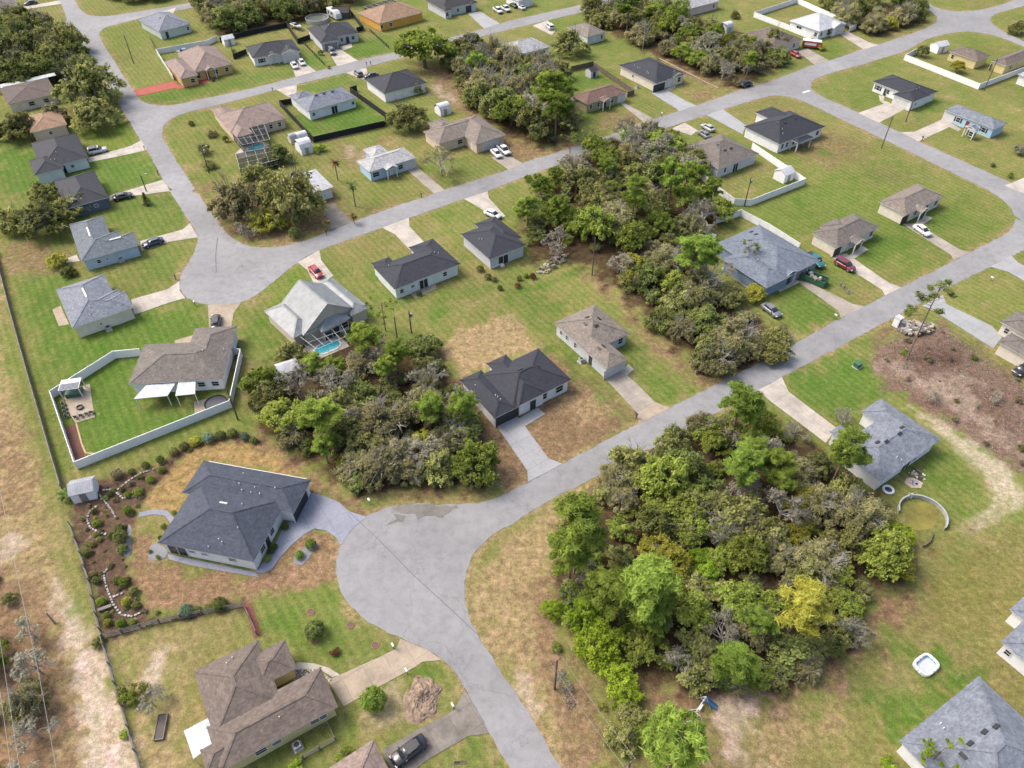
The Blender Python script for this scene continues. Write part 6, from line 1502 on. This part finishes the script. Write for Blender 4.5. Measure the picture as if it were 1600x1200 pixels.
fill([(-40,35),(30,30),(110,68),(140,108),(95,130),(-40,140)], 6.0, [('oak', 5), ('dark', 5), ('moss', 1)], 'in the dark grove at the top left', 8, 4.4, 6.4)
fill([(320,2),(440,-8),(560,0),(540,12),(440,36),(345,52)], 6.2, [('oak', 4), ('dark', 4), ('moss', 2), ('bare', 1)], 'in the woods along the top edge', 9, 4, 6)
fill([(1295,15),(1430,-2),(1432,36),(1370,52),(1305,38)], 5.4, MIX3 + [('gold', 3), ('green', 2)], 'in the grove by the far junction', 10, 3, 5)
fill([(180,-12),(300,-14),(250,0),(190,6)], 7, [('oak', 2), ('dark', 2)], 'across the top left side street', 12, 4, 5)
fill([(-25,985),(20,965),(70,1000),(85,1060),(95,1140),(80,1230),(-25,1230)], 3.9, [('moss', 5), ('green', 2), ('bare', 5), ('thicket', 4)], 'in the bottom left scrub', 13, 1.8, 3.0)
fill([(-20,890),(18,905),(22,950),(-20,960)], 3.2, [('shrub:oak', 2), ('moss', 1)], 'at the left edge beside the sandy strip', 14, 1.8, 2.6)
fill([(1375,565),(1405,530),(1470,515),(1500,535),(1600,600),(1600,735),(1520,682),(1440,628)], 3.4, [('shrub:brown', 5), ('thicket', 3), ('shrub:oak', 1), ('shrub:green', 1), ('bare', 2)], 'on the cleared brushy lot', 21, .3, 1.5)
fill([(125,800),(160,760),(240,740),(285,700),(320,688),(255,735),(215,790),(195,830),(200,900),(222,955),(290,962),(180,990),(160,930)], 1.5, [('shrub:oak', 3), ('shrub:brown', 3), ('shrub:green', 2), ('shrub', 2)], 'in the mulched garden beds', 22, .35, 1.0)
W2 = 'in the big lower right wood'
for a in [
 # lower right wood
 ('pine',(905,832),50,'broad dark green pine at the road verge corner of the lower right wood',None), ('gold',(1037,867),40,'big bright yellow leaved tree in the lower right wood',None),
 ('lime',(1097,868),22,'vivid lime tree just right of the big yellow tree',None), ('lime',(1105,893),24,'lime green tree below right of the big yellow tree',None), ('green',(1127,825),26,'yellow green tree above the vivid lime tree',None),
 ('green',(1057,772),48,'large fresh green tree in the upper part of the lower right wood',None), ('green',(1085,815),38,'mid green tree above the big yellow tree',None), ('pine',(1162,735),32,'tall pine near the middle of the lower right wood',None),
 ('green',(1107,668),28,'olive green tree close to the lower road edge',None), ('pine',(1178,705),28,'pine right of the olive green road edge tree',None), ('moss',(962,742),28,'grey mossy tree at the road side end of the wood',None), ('oak',(1010,730),24,'dull green tree beside the road at the upper wood edge',None), ('moss',(975,775),28,'mossy tree above the broad dark pine',None),
 ('pine',(1220,720),30,'bright pine right of the bare dead trunks in the lower right wood',None), ('pine',(1325,702),36,'tall pine leaning over the white wall of the grey roofed house',None), ('gold',(1252,778),32,'golden tree in the middle of the lower right wood',None), ('gold',(1250,826),26,'smaller golden tree below the golden middle tree',None),
 ('green',(1317,762),22,'fresh green tree below the tall pine at the grey roofed house',None), ('moss',(1350,797),42,'wide grey mossy tree near the sunken round pool',None), ('lime',(1405,828),26,'yellow lime tree over the sunken round pool rim',None), ('gold',(1407,876),28,'yellow green tree at the right tip of the lower right wood',None),
 ('moss',(1287,870),46,'broad silvery mossy tree in the right half of the lower right wood',None), ('moss',(1222,868),30,'silvery tree left of the broad silvery mossy tree',None),
 ('green',(912,958),34,'yellow green tree on the verge side of the lower right wood',None,'lime'), ('green',(940,995),40,'large yellow green tree along the verge of the lower right wood',None,'lime'), ('green',(962,1050),34,'yellow green tree at the lower verge of the wood',None,'lime'), ('green',(978,1085),26,'yellow green tree near the brown clearing',None,'lime'),
 ('pine',(1010,922),48,'large bright pine in the lower left of the wood',None), ('pine',(1018,955),36,'pine below the large bright pine',None), ('green',(1005,1005),36,'dark leafy tree below the pines of the lower wood',None), ('gold',(1097,958),28,'golden tree right of the large bright pine',None), ('lime',(1157,950),17,'small vivid lime sprout among grey trees',None),
 ('bare',(1062,1035),28,'pale drooping bare tree above the swing set clearing',None), ('moss',(1178,975),44,'large silver grey tree in the lower wood middle',None), ('thicket',(1155,1068),20,'pale round shrub at the clearing edge',None), ('dark',(1112,1045),28,'dark evergreen at the lower edge of the wood',None), ('oak',(988,1112),26,'olive tree beside the brown clearing',None), ('oak',(972,1150),28,'olive tree between the verge and the bottom pine',None), ('green',(1000,1140),20,'dark green tree left of the bottom pine',None),
 ('lime',(864,950),20,'light green sapling at the verge corner',None), ('shrub',(871,1012),11,'small green shrub beside the verge pole',None,'green'), ('dark',(897,925),26,'dark tree below the broad verge pine',None), ('shrub',(942,1105),9,'small yellow shrub beside the power cables',None,'gold'),
 ('pine',(1255,948),44,'big yellowish pine at the right edge of the lower wood',None,'gold'), ('green',(1332,940),28,'fresh green tree at the right tip of the wood',None), ('bare',(1337,985),26,'bare grey tree on the lawn side of the wood',None), ('dark',(1237,1015),38,'dark rounded oak at the lower right wood edge',None), ('moss',(1262,1040),28,'grey green tree at the lawn corner of the wood',None), ('dark',(1300,1005),22,'dark green tree beside the open lawn',None), ('shrub',(1215,1072),18,'olive shrub at the litter edge of the wood',None,'oak'),
 ('pine',(1157,632),34,'dense pine at the road end of the concrete drive',None), ('pine',(1060,1165),58,'large round bright pine at the bottom edge',None), ('bare',(1245,672),18,'dead grey trunk beside the concrete drive',None), ('bare',(1320,650),16,'leafless snag before the grey roofed house',None), ('bare',(1140,690),24,'pale dead branched tree above the pines',None), ('bare',(915,895),24,'white barked bare tree beneath the verge pine',None), ('bare',(1160,780),30,'pale bare tree in the wood centre',None),
 # wood above the cul de sac
 ('pine',(497,640),34,'big bright pine at the left of the cul de sac wood',None), ('pine',(518,686),14,'low bright pine tuft below the big bright pine',None), ('gold',(544,717),19,'yellow tree at the front of the cul de sac wood',None,'gold'), ('lime',(646,645),15,'bright lime tree in the cul de sac wood',None), ('lime',(662,682),19,'yellow green tree below the bright lime tree',None,'gold'), ('pine',(722,635),26,'pine beside the new white house wall',None), ('sparse',(725,690),22,'sparse pine at the right end of the cul de sac wood',None), ('moss',(600,650),44,'broad mossy oak in the middle of the cul de sac wood',None), ('moss',(620,705),34,'mossy oak at the front of the cul de sac wood',None), ('oak',(680,720),34,'dull green oak near the cul de sac verge',None), ('dark',(560,750),24,'dark tree at the left front of the cul de sac wood',None), ('moss',(740,735),26,'grey oak at the right front of the cul de sac wood',None),
 ('pine',(572,528),24,'bright pine just below the swimming pool',None), ('pine',(617,550),22,'bright pine right of the pool cage',None), ('pine',(603,572),19,'bright low pine at the back of the cul de sac wood',None), ('sparse',(597,480),22,'thin grey green tree beside the grey metal roof',None), ('oak',(452,545),26,'olive oak over the small white shed',None), ('dark',(660,535),28,'dark oak beside the transformer pole',None), ('oak',(675,570),25,'grey oak beside the straw coloured lot',None), ('oak',(420,610),30,'olive oak at the left end of the cul de sac wood',None), ('bare',(655,590),22,'bare tree behind the new white house lot',None),
 # middle woods
 ('pine',(825,325),20,'left of the two tall garden pines',None), ('pine',(877,323),18,'right of the two tall garden pines',None), ('pine',(1087,390),34,'bright round pine beside the slate blue house',None), ('gold',(992,405),24,'golden tree at the clearing of the middle wood',None), ('gold',(987,430),19,'yellow tree below the golden clearing tree',None), ('moss',(1082,342),28,'silver mossy oak above the bright round pine',None), ('moss',(1097,440),42,'large pale mossy oak left of the slate blue house',None), ('moss',(1150,522),44,'large pale oak by the lower road',None), ('moss',(1120,552),34,'pale oak at the lower tip of the wood by the road',None), ('dark',(1040,492),30,'dark tree at the edge of the tan house lawn',None), ('brown',(1095,562),20,'purple brown bush at the lawn edge',None), ('green',(1037,215),36,'large green oak beside the main road',None), ('oak',(1068,240),30,'oak beside the taupe pyramid roof',None), ('sparse',(925,212),17,'slender pine standing over the main road',None), ('sparse',(892,212),19,'slender pine left of its twin over the main road',None), ('lime',(980,207),13,'lime tree on the main road verge',None), ('lime',(964,220),8,'small lime sapling left of the verge lime tree',None), ('lime',(825,275),8,'small lime sapling at the lower verge of the main road',None), ('lime',(890,277),9,'lime sapling in the middle wood edge',None), ('oak',(950,272),30,'olive oak behind the main road verge',None), ('oak',(1000,262),32,'broad olive oak in the middle wood',None), ('moss',(960,330),34,'wide mossy oak in the middle wood centre',None), ('gold',(1183,452),19,'golden tree before the slate blue house',None), ('sparse',(1172,388),17,'thin pine growing in front of the slate blue roof',None),
 ('sparse',(842,318),14,'slender pine between the two tall garden pines',None), ('sparse',(862,345),13,'low slender pine before the right garden pine',None), ('pine',(845,290),15,'pine standing behind the two tall garden pines',None),
 # single garden trees
 ('green',(660,62),46,'big leafy green tree on the upper street',None), ('oak',(632,172),32,'mossy oak at the back corner of the green fenced lawn',None), ('oak',(646,128),17,'upper limb oak before the long navy roof',None), ('bare',(688,248),26,'grey mossy tree before the tan tiled house',None,'moss'), ('oak',(892,58),30,'dark oak before the black windowed white house',None), ('oak',(873,104),21,'dark oak over the narrow white shed',None),
 ('oak',(125,118),52,'wide oak at the side street corner, left',None), ('oak',(145,168),36,'oak beside the orange brown roof',None), ('oak',(20,190),30,'oak at the left edge before the orange brown roof',None), ('oak',(84,172),22,'oak in front of the faded brown roof',None,'moss'), ('oak',(12,335),30,'oak at the far left edge above the wire fence',None), ('oak',(62,332),42,'broad oak left of the navy blue walled house',None), ('oak',(108,310),28,'oak hiding the navy blue walled house',None), ('oak',(62,290),26,'oak above the broad oak by the navy blue house',None), ('gold',(86,402),16,'small golden tree behind the pale blue house',None), ('dark',(104,422),12,'small dark tree beside the golden tree',None), 
 ('oak',(362,300),42,'left oak of the big pair above the first cul de sac',None,'moss',1.25), ('oak',(445,290),50,'right oak of the big pair above the first cul de sac',None,'oak',1.3), ('oak',(405,275),36,'middle oak behind the big pair above the cul de sac',None), ('oak',(415,335),28,'low oak below the big pair above the cul de sac',None,'gold'), ('shrub',(500,232),10,'lime shrub beside the white barn sheds',None,'lime'),
 ('ball',(460,363),11,'small round dark tree beside the mid street',None), ('bare',(377,357),14,'pale pink bare shrub below the big oaks',None), ('bare',(397,362),9,'small pale bare shrub right of the pink one',None), ('cone',(227,311),9,'small dark conifer beside the navy blue walled house',None), ('palm',(523,252),11,'tall palm beside the white metal roof',None,'drypalm'), ('palm',(550,288),13,'green fan palm beside the pale blue house lawn',None), ('drypalm',(510,347),9,'short brown palm left of the old drive',None), ('drypalm',(552,338),9,'short brown palm right of the old drive',None), ('palmetto',(101,773),16,'green palmetto beside the white garden shed',None),
 ('ball',(491,984),18,'dark green round garden tree on the yellow house lawn',None), ('ball',(583,1093),22,'clipped round green bush beside the yellow house drive',None,'pine'), ('shrub',(523,1018),9,'small red leaved bush on the lawn',None,'rust'), ('shrub',(205,1080),24,'green leafy shrub beside the grey bare tree',None,'green'), ('bare',(233,1092),23,'silver grey bare tree beside the raised bed',None), ('shrub',(195,1147),11,'lime green shrub at the wire fence',None,'lime'), ('shrub',(154,1004),11,'dark shrub growing through the fence corner',None), ('sparse',(1470,1175),34,'sparse bright tree over the bottom right grey roof',None,'lime'), ('shrub',(1392,1197),16,'bright green shrub at the corner of the bottom right house',None,'lime'),
 ('oak',(540,1180),16,'olive bush between the yellow house and the rose roof',None,'green'), ('shrub',(465,1195),14,'yellow green shrub at the bottom edge wall',None,'lime'), ('oak',(330,1200),10,'yellow shrub at the bottom of the carport',None,'gold'),
 ('oak',(1315,105),1,'x',None),
 ('ball',(1243,80),0,'x',None), ('bare',(1222,60),14,'grey bare tree above the red sedan',None), ('oak',(1175,85),26,'broad grey oak in the brush beside the red sedan',None,'moss'), ('oak',(1213,55),22,'oak hiding the dark brown roofed house',None), ('gold',(1498,100),13,'golden brown shrub in the yellow house yard',None), ('ball',(1442,80),10,'olive bush beside the white shed behind the yellow house',None,'oak'), ('gold',(1285,70),8,'yellow shrub beside the red box trailer',None), ('ball',(1579,274),5,'small round dark bush on the right lawn',None), ('shrub',(1553,258),4,'tiny dark bush left of the round one on the right lawn',None),
 ('oak',(1150,20),9,'small dark tree beside the pale barn shed',None), ('oak',(330,205),9,'grey bush beside the side street corner',None,'moss'), ('shrub',(318,232),14,'dark hedge shrub beside the lamp pole',None,'oak'), ('shrub',(325,255),12,'olive hedge shrub below the lamp pole',None,'oak'), ('dark',(432,235),22,'dark shrub behind the white barn sheds',None), ('oak',(1395,130),0,'x',None), ('shrub',(1595,233),12,'grey shrub at the right edge lawn',None,'bare'), ('ball',(705,25),0,'x',None),
 ('dark',(770,110),20,'dark green tree at the left of the upper thicket',None), ('oak',(1594,40),14,'dark oak at the far right edge by the junction',None), ('moss',(1370,30),22,'pale tree at the road end of the junction grove',None), ('shrub',(1505,1015),0,'x',None), ('shrub',(600,105),0,'x',None), ('oak',(720,70),14,'dark tree right of the big leafy green tree',None)]:
    kind, p, r, lab, grp = a[:5]
    if r < 2: continue
    tree(kind, p, r, lab, grp, a[5] if len(a) > 5 else None, a[6] if len(a) > 6 else 1.0)
# the tall pine leaning over the cleared lot
b0 = at((1416,562)); t = thing('leaning_pine', 'tall thin leaning pine standing on the cleared brushy lot', 'tree', b0)
top = at((1474,446), 0); hz = 13.0; tp = at((1470,447), hz) - b0
m = MB(); rng = np.random.default_rng(4); limb(m, (0, 0, 0), tp, .2, .06, rng, .01, 8, 7); L = []
for k, (p, z, r) in enumerate((((1470,445),13,1.0),((1445,470),10.8,1.3),((1425,480),10.2,1.1),((1437,462),11.6,1.0),((1460,462),12,1.1),((1478,455),12.3,1.0),((1490,462),11.6,.9),((1465,485),10.4,1.0),((1452,450),12.6,.9),((1418,490),9.5,.8),((1480,440),13,.8))):
    c = at(p, z) - b0; L.append((np.array(c), (r * .8, r * .8, r * .45), 6)); s = Vector((0, 0, 0)).lerp(tp, min(.97, (z - 1.2) / 13)); limb(m, s, c, .06, .02, rng, .06, 3, 4)
m.build('trunk', PBARK, t); Q, T = leaf_cloud(rng, L, 15, .26, .9, 1.8, .3, .2)
o = bpy.data.objects.new('crown', tint_mesh('leaning_pine_crown', Q, T, LM['dark'])); COL.objects.link(o); o.parent = t
# clipped bushes of the mulched garden
GB = [((9,1375,320),9,'dark'),((9,1450,303),9,'dark'),((9,1300,338),10,'bluish'),((9,1220,358),9,'gold'),((9,1150,388),8,'oak'),((9,1080,418),9,'oak'),((9,1000,473),8,'dark'),((9,910,508),7,'dark'),((9,820,545),6,'dark'),((9,730,562),9,'brown'),((9,1530,330),8,'bluish'),((9,1585,352),7,'dark'),((9,1010,535),7,'green'),((9,940,595),8,'green'),((9,860,675),8,'green'),((9,800,690),6,'green'),((9,797,790),9,'pine'),((9,588,795),5,'dark'),((9,605,868),7,'green'),((9,690,685),5,'dark'),((9,760,655),5,'dark'),((9,755,960),13,'dark'),((9,745,905),9,'dark'),((9,765,1030),9,'dark'),((9,575,1000),6,'oak'),((9,540,1050),8,'oak'),((9,600,940),6,'oak'),((9,580,1185),7,'oak'),
 ((10,270,1068),8,'pine'),((10,340,1000),10,'pine'),((13,600,28),7,'dark'),((13,632,158),8,'pine'),((13,667,245),7,'dark'),((13,675,292),7,'gold'),((13,757,300),9,'pine'),((13,828,288),7,'pine'),((13,735,25),8,'oak'),((13,790,160),9,'gold'),((13,830,95),9,'oak'),((13,770,40),9,'green'),((13,1165,218),11,'bluish'),((13,1235,212),8,'dark'),((13,1300,195),7,'dark'),((13,1370,178),12,'dark'),((13,850,180),7,'oak'),((9,1020,888),5,'green'),((9,1085,800),4,'green'),((10,180,890),7,'dark'),((10,95,1040),6,'dark'),((10,70,1090),6,'green'),((10,120,1015),5,'dark'),((9,935,1045),4,'oak'),((9,985,1080),4,'green'),((9,1000,960),4,'dark'),
 ((6,1400,480),6,'dark'),((6,1450,530),6,'oak'),((6,1490,545),5,'dark'),((6,1525,600),5,'dark'),((7,130,525),6,'rust'),((7,35,585),5,'rust'),((7,85,520),5,'green'),((7,45,540),5,'green'),((6,1100,550),4,'dark'),((6,955,612),4,'dark'),((6,1020,635),5,'dark'),((1,1195,770),5,'oak'),((2,405,330),5,'dark'),((1,1410,870),6,'dark'),((2,455,420),3,'dark'),((4,365,200),8,'rust'),((4,1405,1030),4,'dark'),((1,1330,500),3,'dark')]
COLN = dict(dark='dark green', bluish='bluish green', gold='golden', oak='olive', brown='brown', green='fresh green', pine='bright green', rust='red leaved')
ZN = lambda p: ('on the garden border behind the slate roofed house' if p[0] == 9 and p[2] < 600 else 'in the mulched garden below the white shed' if p[0] in (9, 13) and p[1] < 920 else 'along the low fence of the mulched garden' if p[0] == 13 else 'beside the front of the slate roofed house' if p[0] in (9, 10) else 'in the back garden border of the pine shaded house' if p[0] == 7 or (p[0] == 6 and p[1] > 1300) else 'by the patio of the white navy roofed house' if p[0] == 6 else 'in an upper street front garden')
for p, r, lf in GB:
    tree('ball', p, r, COLN[lf] + ' rounded bush ' + ZN(p), COLN[lf] + ' bushes ' + ZN(p), lf, .85)
# look-alikes are told apart by where they stand within their own wood or bed, as seen in the survey
def seen(o):
    w = o.location; dep = w.y * CP + (CAM_H - w.z) * SP; up = w.y * SP - (CAM_H - w.z) * CP
    return (800 + CAM_F * w.x / dep, 600 - CAM_F * up / dep)
SAME = {}
for o in SC.objects:
    if o.parent is None and o.get('group') and o.get('label') and o['category'] != 'chair': SAME.setdefault(o['label'], []).append(o)
for lab, L_ in SAME.items():
    n = len(L_)
    if n == 1: continue
    P = {o: seen(o) for o in L_}; xs = sorted(L_, key=lambda o: P[o][0]); ys = sorted(L_, key=lambda o: P[o][1])
    for o in L_:
        i, j = xs.index(o), ys.index(o)
        if n == 2: w = ('left one', 'right one')[i]
        elif n == 3: w = ('leftmost one', 'middle one', 'rightmost one')[i]
        else: w = {'middle middle': 'middle one'}.get(('far', 'middle', 'near')[j * 3 // n] + ' ' + ('left', 'middle', 'right')[i * 3 // n], ('far', 'middle', 'near')[j * 3 // n] + ' ' + ('left', 'middle', 'right')[i * 3 // n])
        o['label'] = lab + ', ' + w
print('TREES', COUNT, sum(COUNT.values()))
# ================================================================ camera, light, render
EXPOSURE = 1.2
cam = bpy.data.cameras.new('survey_camera'); co = bpy.data.objects.new('survey_camera', cam); COL.objects.link(co)
cam.sensor_fit = 'HORIZONTAL'; cam.sensor_width = 36; cam.lens = 36 * CAM_F / 1600
cam.clip_start = 1; cam.clip_end = 9000
co.location = (0, 0, CAM_H); co.rotation_euler = (math.pi / 2 - PITCH, 0, 0)
SC.camera = co
SUN_EL, SUN_AZ = math.radians(52), math.radians(290)     # azimuth clockwise from +Y: light from the left, a little beyond
wd = bpy.data.worlds.new('World'); SC.world = wd; wd.use_nodes = True
nt = wd.node_tree; bg = nt.nodes['Background']
sk = nt.nodes.new('ShaderNodeTexSky'); sk.sky_type = 'NISHITA'; sk.sun_disc = False
sk.sun_elevation = SUN_EL; sk.sun_rotation = SUN_AZ; sk.air_density = 1.0; sk.dust_density = 6.0; sk.ozone_density = .5
nt.links.new(sk.outputs[0], bg.inputs[0]); bg.inputs[1].default_value = .15
sl = bpy.data.lights.new('sun', 'SUN'); so = bpy.data.objects.new('sun', sl); COL.objects.link(so)
sl.energy = .95; sl.angle = math.radians(24); sl.color = (1, .965, .91)
d = Vector((math.sin(SUN_AZ) * math.cos(SUN_EL), math.cos(SUN_AZ) * math.cos(SUN_EL), math.sin(SUN_EL)))
so.rotation_euler = d.to_track_quat('Z', 'Y').to_euler(); so.location = (0, 150, 200)
SC.view_settings.view_transform = 'Standard'; SC.view_settings.look = 'None'; SC.view_settings.exposure = EXPOSURE; SC.view_settings.gamma = 1
SC.cycles.max_bounces = 5; SC.cycles.diffuse_bounces = 3; SC.cycles.glossy_bounces = 2; SC.cycles.transmission_bounces = 3; SC.cycles.transparent_max_bounces = 6
SC.cycles.use_adaptive_sampling = True; SC.cycles.adaptive_threshold = .02
